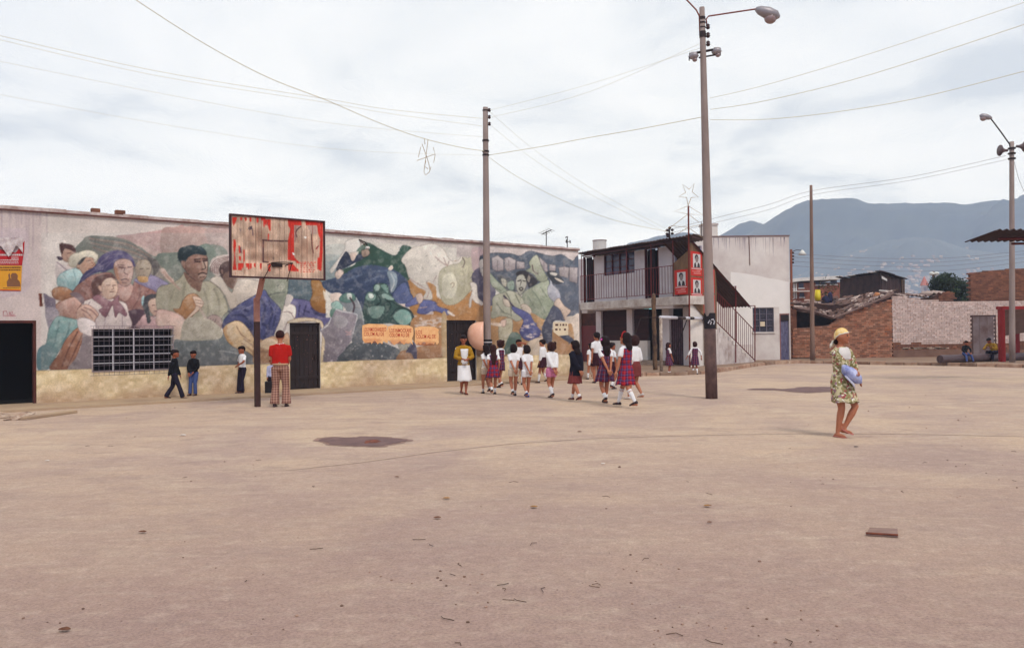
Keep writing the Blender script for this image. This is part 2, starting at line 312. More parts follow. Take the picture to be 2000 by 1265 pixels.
def leaf(px, py, s, m, lb, cat, name):
    c = G(px, py, 0); o = MB(); n = 7; vs = []; s = s*.7
    for i in range(n):
        for j in range(3):
            u = i/(n-1)-.5; w = (j-1)*.35*math.sin(math.pi*(i+.4)/(n-.2)); vs.append((c[0]+s*u, c[1]+s*w, .01+s*.25*(abs(w)*1.2+.5*u*u+.1*random.random())))
    o.add(vs, [(i*3+j, i*3+j+1, (i+1)*3+j+1, (i+1)*3+j) for i in range(n-1) for j in range(2)]); q = o.build(name, m); q.modifiers.new('thickness', 'SOLIDIFY').thickness = .003; tag(q, lb, cat)
yl = mat('dry_leaf', (176, 130, 72), c2=(110, 70, 40), scale=20); wl = mat('paper_scrap', (225, 215, 205), var=.15); bl = mat('brown_leaf', (120, 76, 50), c2=(80, 48, 36), scale=20)
for a in [(872, 975, .1, yl, 'curled pale yellow peel lying in mid square below the drain', 'peel', 'fruit_peel'), (854, 1013, .09, bl, 'brown curled leaf just below the yellow peel', 'leaf', 'dry_leaf'), (278, 1041, .09, bl, 'dry brown leaf on the ground in the left foreground', 'leaf', 'dry_leaf'),
          (1043, 992, .1, yl, 'flat yellow brown leaf in the middle of the square', 'leaf', 'dry_leaf'), (1382, 990, .1, yl, 'pale folded leaf right of centre, upper of two', 'leaf', 'dry_leaf'), (1386, 1022, .06, bl, 'small reddish leaf right of centre, lower of two', 'leaf', 'dry_leaf'),
          (1178, 907, .07, wl, 'white paper scrap on the ground near the square centre', 'paper', 'paper_scrap'), (357, 851, .14, wl, 'white paper scrap in front of the two boys by the wall', 'paper', 'paper_scrap'), (92, 901, .08, wl, 'white paper scrap at the far left of the square', 'paper', 'paper_scrap'),
          (126, 1233, .09, bl, 'brown leaf at the bottom left corner of the square', 'leaf', 'dry_leaf'), (1132, 844, .1, bl, 'brown leaf in front of the walking girls', 'leaf', 'dry_leaf'), (775, 933, .07, bl, 'dark brown clod below the damp patch', 'clod', 'earth_clod'), (1672, 874, .09, print_dark, 'black scrap on the ground below the woman with headscarf', 'scrap', 'black_scrap')]:
    leaf(*a)
# wooden board on ground
c = G(1722, 1041, 0); q0, q1, q2, q3 = G(1691, 1046, 0), G(1754, 1050, 0), G(1753, 1034, 0), G(1699, 1032, 0)
t = thing('wooden_board', c, 'reddish brown wooden board lying flat in the right foreground', 'board'); o = MB(); o.hexa([q+[0, 0, .004] for q in (q0, q1, q2, q3)]+[q+[0, 0, .011] for q in (q0, q1, q2, q3)]); o.build('plank', mat('board_wood', (150, 122, 110), c2=(118, 90, 80), scale=12, stretch=(.3, 2, 1)), t)
o = MB(); o.tube([q0+[0, 0, .022], q1+[0, 0, .022]], .008, 4); o.build('batten', mat('rust', (1, 1, 1)), t)
# hills
HILLG = {}
def hills(name, crest, Yc, Yf, mt, label, seed):
    rs = np.random.RandomState(seed); x = [c_[0] for c_ in crest]; y = [c_[1] for c_ in crest]
    nx, ny = 260, 60; pxs = np.linspace(x[0], x[-1], nx); cy = np.interp(pxs, x, y)
    for o_ in range(6): cy += (1.6/(o_+1))*np.sin(pxs*(.02*1.9**o_)+rs.uniform(0, 6))
    def vn(u, v):
        r = np.zeros_like(u)
        for o_ in range(6):
            f_ = 2.1**o_; a, b, c_, d_ = rs.uniform(0, 6, 4); r += (np.sin(u*f_*(1+.3*math.sin(a))+v*f_*.6+b)*np.sin(v*f_-u*f_*.35+c_))/(1.75**o_)
        return r
    vs = []
    T = np.linspace(0, 1.25, ny)
    uu, tt = np.meshgrid(pxs/170., T); nz = vn(uu, tt*5)
    for j, tv in enumerate(T):
        for i in range(nx):
            Yd = Yf+(Yc-Yf)*tv
            top = V(pxs[i], cy[i], Yc)[2]
            h = top*(1-abs(1-min(tv, 1))**1.25) if tv <= 1 else top*(1-(tv-1)*1.5)
            amp = top*.13*min(1, 2.2*tv)*(1-min(1, tv))*1.6
            h = h+nz[j, i]*amp
            X = (pxs[i]-1000)/FPX*Yc*(.55+.45*Yd/Yc) if False else (pxs[i]-1000)/FPX*Yd
            vs.append((X, Yd, max(h, -.4)))
    o = MB(); o.v = vs; o.f = [(j*nx+i, j*nx+i+1, (j+1)*nx+i+1, (j+1)*nx+i) for j in range(ny-1) for i in range(nx-1)]
    HILLG[label] = (pxs, np.array(vs).reshape(ny, nx, 3)); tag(o.build(name, mt, smooth=True), label, None, None, 'structure')
hm = mat('haze_tinted_forest', (48, 60, 66), c2=(70, 76, 74), scale=.004, bump=0, k=.9)  # both ridge forest colours carry some blue distance haze painted in
hm2 = mat('dark_haze_tinted_forest', (38, 50, 56), c2=(60, 68, 66), scale=.006, bump=0, k=.9)
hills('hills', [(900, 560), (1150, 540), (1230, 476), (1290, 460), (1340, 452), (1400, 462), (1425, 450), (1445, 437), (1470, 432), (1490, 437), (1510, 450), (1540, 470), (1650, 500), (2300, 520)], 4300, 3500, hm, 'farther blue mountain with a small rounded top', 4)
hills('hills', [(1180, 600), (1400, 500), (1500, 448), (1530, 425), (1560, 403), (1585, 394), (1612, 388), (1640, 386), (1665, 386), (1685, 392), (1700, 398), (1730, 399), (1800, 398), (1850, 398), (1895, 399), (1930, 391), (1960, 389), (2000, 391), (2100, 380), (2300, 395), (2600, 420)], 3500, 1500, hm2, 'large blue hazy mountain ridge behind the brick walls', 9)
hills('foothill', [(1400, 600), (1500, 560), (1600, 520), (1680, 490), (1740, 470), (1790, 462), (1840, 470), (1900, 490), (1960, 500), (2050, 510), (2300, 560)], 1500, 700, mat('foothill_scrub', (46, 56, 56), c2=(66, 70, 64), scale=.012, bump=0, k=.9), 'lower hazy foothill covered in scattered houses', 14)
# town on the foothill
tn = MB(); rr = random.Random(5)
gx, gv = HILLG['lower hazy foothill covered in scattered houses']
for i in range(900):
    px = rr.gauss(1770, 120); py = rr.triangular(468, 592, 560)
    if px < 1560 or px > 2080: continue
    col_ = gv[:, int(np.clip(np.searchsorted(gx, px), 0, len(gx)-1))]; pj = np.array([PRJ(q)[1] for q in col_]); ok = [k for k in range(len(pj)-1) if pj[k] >= py > pj[k+1]]
    if not ok: continue
    k = ok[0]; f_ = (pj[k]-py)/(pj[k]-pj[k+1]); p = col_[k]*(1-f_)+col_[k+1]*f_
    if math.sin(px*.05)+math.sin(py*.13+px*.02) < -.2 or rr.random() > (py-470)/170: continue
    w_, h_ = rr.uniform(2, 5), rr.uniform(1.5, 3)
    fr = Frame((p[0], p[1], p[2]), (1, rr.uniform(-.6, .6))); tn.box(fr, 0, w_, -w_, 0, -6, h_*.7)
    tn.add([fr.w(-.3, .3, h_*.7), fr.w(w_+.3, .3, h_*.7), fr.w(w_+.3, -w_-.3, h_*.7), fr.w(-.3, -w_-.3, h_*.7), fr.w(-.3, -w_*.5, h_*.7+1.2), fr.w(w_+.3, -w_*.5, h_*.7+1.2)], [(0, 1, 5, 4), (2, 3, 4, 5), (1, 2, 5), (3, 0, 4)])
tag(tn.build('hillside_town', mat('town_walls', (168, 152, 128), c2=(136, 100, 84), scale=.03, bump=0, island=.35)), 'tiny pale houses scattered over the hazy foothill', None, None, 'stuff')
# haze
hz = MB(); hz.box(ID, -7500, 7500, -800, 8000, -2, 680)
hmz = bpy.data.materials.new('haze_volume'); hmz.use_nodes = True; tt_ = hmz.node_tree; tt_.nodes.clear(); oo = tt_.nodes.new('ShaderNodeOutputMaterial'); vv = tt_.nodes.new('ShaderNodeVolumePrincipled')
vv.inputs['Color'].default_value = (.61, .75, 1, 1); vv.inputs['Density'].default_value = .00065; vv.inputs['Anisotropy'].default_value = 0.0; tt_.links.new(vv.outputs[0], oo.inputs['Volume'])
HZ = hz.build('haze', hmz); tag(HZ, 'thin bluish air haze over the whole valley', None, None, 'stuff')
# ------------------------------------------------------------------ painter for flat painted surfaces (vertex colours on a fine grid)
RG = {'P': (0, 0, 1), '1': (0, 380, 4.865), '2': (0, 600, 4.865), '3': (320, 400, 4.865), '4': (320, 600, 4.865), '5': (620, 440, 4.865), '6': (620, 600, 4.865), '7': (900, 440, 4.865), 'o': (690, 610, 10.526)}
class Canvas:
    def __init__(s, x0, y0, x1, y1, res, base):
        s.x0, s.y0, s.res = x0, y0, res; s.w, s.h = int((x1-x0)*res), int((y1-y0)*res); s.c = np.zeros((s.h, s.w, 3)); s.c[:] = base
        s.X, s.Y = np.meshgrid((np.arange(s.w)+.5)/res+x0, (np.arange(s.h)+.5)/res+y0)
        s.nz = s.noise(14)*.6+s.noise(5)*.4
    def noise(s, sz):
        gw, gh = int(s.w/s.res/sz)+3, int(s.h/s.res/sz)+3; g = RNG.rand(gh, gw); u = (s.X-s.x0)/sz; v = (s.Y-s.y0)/sz; i, j = u.astype(int), v.astype(int); fu, fv = u-i, v-j; fu = fu*fu*(3-2*fu); fv = fv*fv*(3-2*fv)
        return (g[j, i]*(1-fu)+g[j, i+1]*fu)*(1-fv)+(g[j+1, i]*(1-fu)+g[j+1, i+1]*fu)*fv
    def cr(s, pts, closed, k=5):
        pts = np.array(pts, float); n = len(pts); o = []
        for i in range(n if closed else n-1):
            if closed: a, b, c, d = pts[i-1], pts[i], pts[(i+1) % n], pts[(i+2) % n]
            else: a, b, c, d = pts[max(i-1, 0)], pts[i], pts[i+1], pts[min(i+2, n-1)]
            for t in np.arange(k)/k: o.append(.5*((2*b)+(c-a)*t+(2*a-5*b+4*c-d)*t*t+(3*b-a-3*c+d)*t**3))
        if not closed: o.append(pts[-1])
        return np.array(o)
    def box(s, pts, m):
        x0, x1 = pts[:, 0].min()-m, pts[:, 0].max()+m; y0, y1 = pts[:, 1].min()-m, pts[:, 1].max()+m
        return (slice(max(0, int((y0-s.y0)*s.res)), max(0, min(s.h, int((y1-s.y0)*s.res)+1))), slice(max(0, int((x0-s.x0)*s.res)), max(0, min(s.w, int((x1-s.x0)*s.res)+1))))
    def poly(s, rg, pts, col, smooth=True, g=None, gd=(0, 1), outl=None, ow=.7, a=1., shade=.16):
        ox, oy, k = RG[rg]; pts = np.array([(ox+x/k, oy+y/k) for x, y in pts]); P = s.cr(pts, True) if smooth else pts
        sl_ = s.box(P, 1); X, Y = s.X[sl_], s.Y[sl_]
        if X.size == 0: return
        jx = (s.nz[sl_]-.5)*1.2; X2 = X+jx; Y2 = Y-jx; ins = np.zeros(X.shape, bool); n = len(P)
        for i in range(n):
            x1, y1 = P[i]; x2, y2 = P[(i+1) % n]
            if y1 == y2: continue
            ins ^= ((y1 > Y2) != (y2 > Y2)) & (X2 < (x2-x1)*(Y2-y1)/(y2-y1)+x1)
        c = np.array(col, float); cc = np.zeros(X.shape+(3,)); cc[:] = c
        u = (X-X.min())/(np.ptp(X)+1e-6); v = (Y-Y.min())/(np.ptp(Y)+1e-6)
        if g is not None:
            t = np.clip((u*gd[0]+v*gd[1]), 0, 1)[..., None]; cc = cc*(1-t)+np.array(g, float)*t
        # rounded painterly shading: lighter to upper right, darker to lower left
        sh = 1+shade*((u-.5)*.9-(v-.5)*.7)*ins
        sh = sh*(1+.16*(s.nz[sl_]-.5))
        cc = np.clip(cc*sh[..., None], 0, 255)
        reg = s.c[sl_]; m = ins[..., None]*a; s.c[sl_] = reg*(1-m)+cc*m
        if outl: s.stroke('P', [tuple(q) for q in P]+[tuple(P[0])], outl, ow, False, .75)
    def stroke(s, rg, pts, col, w, smooth=True, a=.85):
        ox, oy, k = RG[rg]; pts = np.array([(ox+x/k, oy+y/k) for x, y in pts]); P = s.cr(pts, False) if smooth else pts; w = w*.78/k if rg not in ('P', 'B') else w
        sl_ = s.box(P, w+1); X, Y = s.X[sl_], s.Y[sl_]
        if X.size == 0: return
        dmin = np.full(X.shape, 1e9)
        for i in range(len(P)-1):
            ax, ay = P[i]; bx, by = P[i+1]; dx, dy = bx-ax, by-ay; L = dx*dx+dy*dy+1e-9; t = np.clip(((X-ax)*dx+(Y-ay)*dy)/L, 0, 1); dmin = np.minimum(dmin, np.hypot(X-ax-t*dx, Y-ay-t*dy))
        m = (np.clip((w-dmin)*1.6+.3, 0, 1)*a)[..., None]; s.c[sl_] = s.c[sl_]*(1-m)+np.array(col, float)*m
    def sample(s, x, y):
        u = np.clip((x-s.x0)*s.res-.5, 0, s.w-1.01); v = np.clip((y-s.y0)*s.res-.5, 0, s.h-1.01); i, j = u.astype(int), v.astype(int); fu, fv = (u-i)[:, None], (v-j)[:, None]; c = s.c
        return (c[j, i]*(1-fu)+c[j, i+1]*fu)*(1-fv)+(c[j+1, i]*(1-fu)+c[j+1, i+1]*fu)*fv
    def blur(s):
        c = np.pad(s.c, ((1, 1), (1, 1), (0, 0)), 'edge'); s.c = (c[1:-1, 1:-1]*4+c[:-2, 1:-1]*2+c[2:, 1:-1]*2+c[1:-1, :-2]*2+c[1:-1, 2:]*2+c[:-2, :-2]+c[2:, 2:]+c[:-2, 2:]+c[2:, :-2])/16
C = Canvas(-80, 385, 1150, 800, 1.6, (206, 194, 184))
p, s_k = C.poly, C.stroke
big = C.noise(45)[..., None]; C.c = C.c*(.94+.1*big)
# old grey plaster at left with runs
lm = np.clip((95-C.X)/20, 0, 1)[..., None]; C.c = C.c*(1-lm)+np.array((190, 175, 169))*lm
for i in range(26):
    x = random.uniform(-70, 92); y1 = 405+random.uniform(15, 120); s_k('P', [(x, 404), (x+random.uniform(-1, 1), y1)], (150, 132, 138), random.uniform(.6, 2), False, .35)
p('P', [(-80, 452), (20, 446), (52, 452), (56, 500), (50, 570), (-80, 575)], (176, 160, 164), a=.5)
# --- background bands
p('P', [(118, 560), (140, 500), (175, 462), (230, 464), (300, 452), (345, 446), (380, 440), (405, 446), (450, 452), (470, 560), (300, 600), (130, 600)], (190, 162, 152), shade=.05)
p('1', [(1100, 400), (1250, 375), (1450, 350), (1654, 315), (1750, 300), (1750, 560), (1500, 540), (1350, 480)], (186, 152, 146))
p('3', [(-20, 240), (100, 210), (190, 205), (300, 240), (400, 290), (430, 340), (400, 380), (260, 390), (120, 440), (-20, 470)], (180, 150, 140))
p('3', [(400, 230), (620, 220), (620, 520), (450, 480), (420, 360)], (188, 164, 156))
p('P', [(150, 500), (172, 465), (210, 470), (270, 480), (300, 500), (345, 498), (400, 482), (420, 478), (447, 500), (447, 620), (340, 620), (150, 600)], (128, 134, 124))
p('3', [(-60, 470), (120, 450), (300, 400), (420, 370), (500, 470), (460, 640), (440, 720), (160, 700), (60, 640), (-60, 600)], (112, 130, 118), g=(128, 132, 122))
p('1', [(820, 400), (900, 390), (1100, 405), (1250, 450), (1400, 560), (1530, 680), (1600, 800), (1300, 800), (900, 640), (700, 560), (720, 500), (780, 440)], (116, 124, 116), g=(140, 128, 118), gd=(1, 0))
for k in range(9): s_k('1', [(840+k*6, 400+k*14), (1000, 420+k*17), (1200, 450+k*19), (1340, 520+k*14), (1440+k*5, 590+k*14)], [(92, 104, 104), (150, 112, 100), (104, 96, 96)][k % 3], 9, True, .6)
# --- man at far left
p('1', [(535, 640), (640, 680), (760, 720), (680, 780), (560, 830), (530, 780)], (194, 178, 174))
p('1', [(595, 510), (640, 498), (700, 520), (715, 560), (690, 610), (640, 640), (600, 620), (585, 560)], (172, 132, 112), outl=(110, 72, 62))
p('1', [(565, 465), (620, 466), (690, 480), (720, 520), (715, 548), (660, 522), (612, 518), (590, 570), (572, 530)], (88, 56, 58))
p('1', [(538, 588), (590, 592), (596, 618), (560, 622)], (74, 58, 74)); s_k('1', [(540, 640), (600, 690), (640, 720)], (110, 90, 104), 6)
s_k('1', [(640, 560), (690, 550)], (80, 50, 50), 5); s_k('1', [(690, 560), (700, 590), (685, 600)], (120, 80, 66), 4)
# --- hat man
p('1', [(540, 815), (580, 750), (680, 705), (770, 715), (790, 770), (760, 840), (700, 905), (640, 905), (560, 880)], (158, 192, 190), g=(120, 160, 164), outl=(84, 120, 130))
for q in [[(600, 760), (640, 820), (650, 890)], [(560, 800), (600, 830), (620, 880)], [(700, 730), (720, 800), (700, 880)]]: s_k('1', q, (104, 146, 150), 6)
p('1', [(740, 650), (790, 604), (850, 592), (885, 610), (905, 665), (880, 695), (835, 735), (795, 760), (760, 715), (730, 695)], (188, 142, 116), outl=(100, 60, 50))
p('1', [(738, 650), (762, 612), (815, 594), (785, 640), (752, 668)], (64, 66, 74)); s_k('1', [(820, 632), (860, 625)], (60, 36, 34), 6); s_k('1', [(868, 640), (892, 665), (870, 680)], (120, 70, 56), 5); s_k('1', [(840, 705), (870, 698)], (110, 56, 50), 5); s_k('1', [(725, 665), (735, 700), (760, 690)], (130, 84, 64), 5)
p('1', [(648, 625), (680, 572), (750, 546), (830, 528), (900, 545), (932, 582), (922, 622), (892, 642), (882, 602), (800, 596), (745, 640), (722, 684), (680, 692), (655, 665)], (212, 202, 176), g=(176, 166, 146), gd=(0, 1), outl=(140, 124, 104))
p('1', [(500, 905), (560, 876), (640, 890), (690, 930), (650, 985), (560, 1005), (500, 965)], (176, 122, 84), g=(148, 92, 62), outl=(104, 62, 46))
# --- robe and purple hair woman
p('1', [(690, 930), (790, 810), (900, 760), (1060, 745), (1120, 850), (1250, 872), (1290, 812), (1400, 840), (1520, 940), (1490, 1010), (1370, 1110), (1270, 1265), (1000, 1265), (880, 1160), (750, 1010)], (158, 106, 96), g=(130, 86, 82), outl=(94, 58, 60))
for q in [[(800, 840), (870, 900), (880, 980)], [(1320, 860), (1330, 960), (1260, 1080)], [(1420, 900), (1360, 980)], [(760, 900), (820, 940)]]: s_k('1', q, (112, 72, 70), 10, True, .6)
p('1', [(1220, 1110), (1370, 1100), (1340, 1265), (1220, 1265)], (86, 62, 76))
p('1', [(1080, 860), (1250, 850), (1245, 950), (1190, 1012), (1120, 960)], (184, 140, 128))
p('1', [(745, 850), (800, 745), (900, 680), (945, 600), (1020, 548), (1120, 528), (1200, 548), (1262, 600), (1285, 690), (1240, 645), (1180, 606), (1110, 625), (1085, 690), (1030, 720), (990, 740), (940, 735), (860, 770), (790, 820)], (82, 74, 118), g=(66, 64, 112), gd=(0, 1))
for q in [[(960, 640), (1060, 575), (1180, 565)], [(900, 700), (1000, 620), (1100, 590)], [(820, 770), (940, 690), (1040, 640)], [(1000, 700), (1060, 640), (1120, 612)]]: s_k('1', q, (120, 108, 138), 7, True, .6)
p('1', [(1088, 650), (1140, 614), (1230, 620), (1268, 680), (1262, 765), (1240, 840), (1195, 872), (1140, 852), (1100, 785), (1082, 710)], (184, 146, 132), g=(160, 118, 108), gd=(-.6, .8), outl=(106, 72, 74))
p('1', [(1082, 700), (1110, 690), (1130, 770), (1160, 850), (1120, 810)], (176, 116, 84), a=.7)
for q, w in [([(1130, 690), (1175, 694)], 9), ([(1215, 690), (1250, 688)], 8), ([(1190, 690), (1180, 740), (1215, 760)], 5), ([(1150, 812), (1190, 800), (1220, 812)], 7), ([(1120, 670), (1180, 672)], 5), ([(1160, 835), (1200, 838)], 4)]: s_k('1', q, (82, 52, 60), w)
# --- woman behind right
p('1', [(1285, 800), (1440, 765), (1560, 820), (1600, 850), (1555, 880), (1535, 960), (1460, 910), (1300, 835)], (142, 132, 166), g=(120, 110, 148), outl=(92, 84, 120))
p('1', [(1290, 660), (1350, 618), (1415, 630), (1442, 700), (1412, 785), (1390, 830), (1320, 825), (1288, 745)], (166, 148, 126), g=(140, 120, 104), gd=(-.5, 1), outl=(100, 84, 78))
p('1', [(1310, 780), (1400, 780), (1400, 830), (1330, 830)], (186, 138, 84))
p('1', [(1400, 600), (1470, 610), (1515, 670), (1510, 720), (1460, 770), (1452, 700)], (98, 92, 92)); s_k('1', [(1330, 705), (1360, 705)], (90, 72, 66), 5); s_k('1', [(1395, 705), (1420, 702)], (90, 72, 66), 5); s_k('1', [(1340, 770), (1380, 768)], (100, 70, 66), 4)
p('1', [(1520, 720), (1560, 700), (1600, 760), (1654, 820), (1654, 860), (1580, 800)], (196, 164, 148)); s_k('1', [(1560, 730), (1654, 850), (1760, 960)], (170, 130, 116), 7)
# --- boy with neckerchief
p('1', [(870, 835), (930, 772), (1050, 752), (1105, 800), (1040, 795), (985, 835), (965, 885), (960, 940), (900, 965), (880, 930)], (104, 70, 68))
p('1', [(750, 1050), (880, 985), (1000, 970), (1100, 1000), (1195, 1035), (1222, 1130), (1235, 1265), (925, 1265), (900, 1150)], (208, 192, 182), g=(184, 162, 158), outl=(126, 100, 104))
for q in [[(1000, 1170), (990, 1265)], [(1160, 1160), (1165, 1265)], [(860, 1010), (830, 1060)]]: s_k('1', q, (140, 118, 126), 6)
p('1', [(958, 870), (1000, 805), (1060, 790), (1110, 832), (1122, 905), (1092, 965), (1040, 995), (985, 965)], (206, 170, 146), g=(180, 138, 116), gd=(-.4, .8), outl=(120, 78, 72)); p('1', [(928, 872), (958, 866), (972, 922), (945, 908)], (196, 152, 128), outl=(120, 78, 72))
for q, w in [([(1010, 862), (1045, 860)], 6), ([(1075, 862), (1100, 862)], 6), ([(1070, 860), (1078, 895), (1060, 900)], 4), ([(1045, 925), (1085, 920)], 6)]: s_k('1', q, (100, 62, 58), w)
p('1', [(880, 990), (930, 950), (1000, 990), (1065, 1012), (1130, 958), (1125, 1010), (1165, 1060), (1205, 1130), (1188, 1155), (1130, 1120), (1095, 1165), (1072, 1050), (1040, 1100), (1000, 1165), (940, 1100), (975, 1065)], (160, 108, 118), g=(130, 84, 98), outl=(94, 58, 72))
# --- girl with braids
p('1', [(1318, 1265), (1325, 1195), (1385, 1135), (1500, 1180), (1600, 1140), (1660, 1200), (1740, 1265)], (202, 156, 154), g=(176, 132, 134), outl=(130, 90, 96))
p('1', [(1348, 1000), (1420, 948), (1500, 948), (1542, 980), (1562, 1135), (1530, 1110), (1520, 1010), (1430, 1005), (1412, 1060), (1432, 1190), (1420, 1220), (1400, 1215), (1380, 1120), (1350, 1060)], (72, 72, 80))
p('1', [(1410, 1020), (1470, 980), (1535, 1000), (1555, 1060), (1522, 1125), (1470, 1152), (1425, 1100)], (206, 172, 148), g=(184, 142, 124), outl=(120, 84, 80))
for q, w in [([(1445, 1052), (1470, 1050)], 6), ([(1505, 1050), (1528, 1052)], 6), ([(1490, 1060), (1488, 1080)], 4), ([(1465, 1108), (1505, 1106)], 6)]: s_k('1', q, (92, 56, 58), w)
p('1', [(1345, 985), (1370, 960), (1360, 1040), (1350, 1060)], (140, 180, 184)); s_k('1', [(1440, 1160), (1500, 1150)], (130, 70, 84), 6); s_k('1', [(1490, 1170), (1490, 1265)], (150, 100, 110), 5)
# --- big forearms, left column
p('1', [(525, 1060), (600, 1005), (700, 970), (790, 1000), (750, 1080), (730, 1175), (620, 1168), (560, 1145)], (190, 146, 132), g=(160, 112, 96), outl=(130, 80, 54), ow=1.3)
p('1', [(660, 940), (740, 930), (800, 990), (790, 1040), (720, 980)], (118, 98, 104))
p('1', [(415, 935), (470, 965), (525, 1000), (530, 1080), (540, 1180), (470, 1265), (440, 1180), (420, 1000)], (104, 90, 108), g=(120, 112, 130)); p('1', [(368, 938), (398, 940), (406, 1062), (380, 1062)], (96, 46, 36), False)
p('1', [(725, 1120), (775, 1055), (850, 1050), (935, 1130), (905, 1185), (880, 1262), (790, 1300), (755, 1250)], (200, 158, 138), g=(176, 130, 112), outl=(116, 74, 70))
for q in [[(775, 1090), (840, 1130), (880, 1180)], [(790, 1130), (840, 1190), (870, 1220)], [(800, 1070), (870, 1100), (920, 1150)], [(780, 1180), (820, 1240)]]: s_k('1', q, (122, 80, 78), 7)
# lower left
p('2', [(430, 10), (530, 10), (560, 90), (480, 220), (450, 160)], (140, 130, 142))
p('2', [(540, 90), (640, 98), (740, 125), (750, 180), (650, 300), (570, 400), (520, 490), (480, 575), (360, 590), (360, 410), (435, 350), (465, 210)], (110, 150, 146), g=(92, 120, 124), outl=(66, 92, 100))
for q in [[(560, 130), (530, 300), (500, 390)], [(660, 150), (640, 260), (560, 380)], [(440, 350), (500, 380)]]: s_k('2', q, (72, 108, 112), 12, True, .6)
p('2', [(360, 410), (440, 350), (520, 400), (500, 470), (470, 580), (360, 592)], (92, 116, 120))
p('2', [(745, 190), (795, 240), (760, 380), (700, 520), (655, 585), (470, 585), (560, 440), (630, 300)], (160, 104, 78), g=(140, 88, 68), outl=(100, 60, 50))
for q in [[(740, 230), (650, 400), (590, 560)], [(780, 260), (700, 440), (640, 570)]]: s_k('2', q, (104, 62, 54), 9)
p('2', [(795, 240), (880, 250), (880, 590), (650, 590), (720, 480), (770, 370)], (128, 112, 116))
p('2', [(740, 110), (830, 105), (910, 160), (880, 270), (800, 250), (750, 210)], (208, 192, 188), outl=(140, 120, 124))
# --- khaki shirt man
p('3', [(-60, 800), (60, 750), (150, 700), (205, 655), (330, 825), (365, 735), (440, 730), (530, 800), (585, 900), (610, 1000), (560, 1060), (530, 1160), (520, 1500), (200, 1500), (200, 1150), (60, 1020), (-60, 1000)], (160, 152, 126), g=(146, 142, 122), outl=(104, 98, 84))
for q in [[(200, 740), (180, 900), (160, 1000)], [(380, 800), (420, 960), (410, 1100)], [(480, 800), (520, 900), (530, 1000)], [(100, 800), (60, 900)]]: s_k('3', q, (126, 120, 102), 14, True, .5)
p('3', [(190, 635), (280, 705), (365, 700), (355, 790), (332, 824), (230, 745)], (126, 90, 76))
p('3', [(185, 560), (230, 482), (330, 458), (402, 480), (418, 545), (412, 645), (392, 700), (342, 728), (280, 705), (210, 635)], (150, 108, 92), g=(120, 84, 74), gd=(-.5, .8), outl=(72, 48, 48))
p('3', [(360, 540), (410, 530), (412, 600), (380, 620)], (196, 166, 144), a=.7); p('3', [(330, 640), (400, 620), (398, 690), (340, 710)], (172, 132, 112), a=.6)
p('3', [(128, 475), (158, 410), (260, 384), (360, 398), (405, 450), (392, 482), (300, 470), (232, 500), (202, 545), (172, 566), (140, 525)], (52, 70, 78), g=(40, 54, 64), gd=(0, 1)); p('3', [(163, 540), (198, 536), (208, 602), (182, 596)], (146, 104, 88), outl=(72, 48, 48))
for q, w in [([(290, 520), (345, 514)], 9), ([(300, 538), (342, 540)], 11), ([(375, 532), (408, 530)], 10), ([(370, 512), (410, 514)], 7), ([(378, 540), (396, 600), (362, 615)], 6), ([(330, 660), (365, 645), (400, 655)], 9), ([(340, 690), (385, 684)], 5)]: s_k('3', q, (48, 30, 36), w)
p('3', [(90, 990), (150, 980), (185, 900), (240, 848), (310, 850), (370, 930), (345, 990), (290, 1035), (240, 1090), (170, 1070)], (186, 130, 84), g=(160, 104, 60), outl=(104, 66, 48))
p('3', [(275, 870), (340, 880), (378, 940), (330, 1000), (260, 1060), (210, 1085), (300, 980), (290, 920)], (214, 180, 154), outl=(140, 100, 84))
for q in [[(300, 900), (360, 915)], [(310, 930), (372, 942)], [(306, 955), (350, 970)]]: s_k('3', q, (130, 90, 76), 5)
s_k('3', [(340, 980), (400, 1080), (430, 1150)], (176, 150, 136), 16); s_k('3', [(150, 800), (40, 690), (0, 640)], (170, 132, 116), 12)
p('3', [(400, 1090), (470, 1042), (545, 1080), (545, 1170), (470, 1215), (415, 1170)], (156, 130, 122), outl=(100, 80, 80))
for k in range(4): s_k('3', [(420+k*25, 1075+k*4), (410+k*25, 1130), (430+k*25, 1190)], (112, 90, 88), 5)
p('3', [(-60, 1000), (60, 1010), (160, 1050), (210, 1120), (210, 1260), (160, 1300), (100, 1300), (80, 1150), (-60, 1150)], (200, 158, 146), g=(186, 160, 136), outl=(140, 104, 100))
# --- straw hat man
p('3', [(440, 712), (540, 682), (645, 835), (690, 712), (880, 718), (960, 800), (860, 860), (760, 900), (645, 992), (590, 880), (530, 790)], (206, 192, 174), g=(184, 166, 150), outl=(130, 110, 100))
p('3', [(438, 590), (455, 520), (520, 484), (612, 472), (700, 500), (700, 560), (600, 560), (545, 600), (530, 690), (470, 655)], (202, 184, 172))
for k in range(5): s_k('3', [(446+k*17, 640+k*4), (450+k*17, 580), (500+k*12, 520+k*12), (620, 488+k*13)], (112, 70, 72), 5)
p('3', [(528, 600), (560, 556), (640, 535), (700, 545), (680, 720), (640, 790), (560, 700), (532, 650)], (92, 68, 68), outl=(56, 38, 42)); p('3', [(538, 615), (565, 615), (568, 660), (545, 655)], (128, 96, 86), outl=(60, 40, 40))
p('3', [(590, 640), (700, 640), (690, 740), (640, 800), (560, 710)], (140, 106, 92), a=.8)
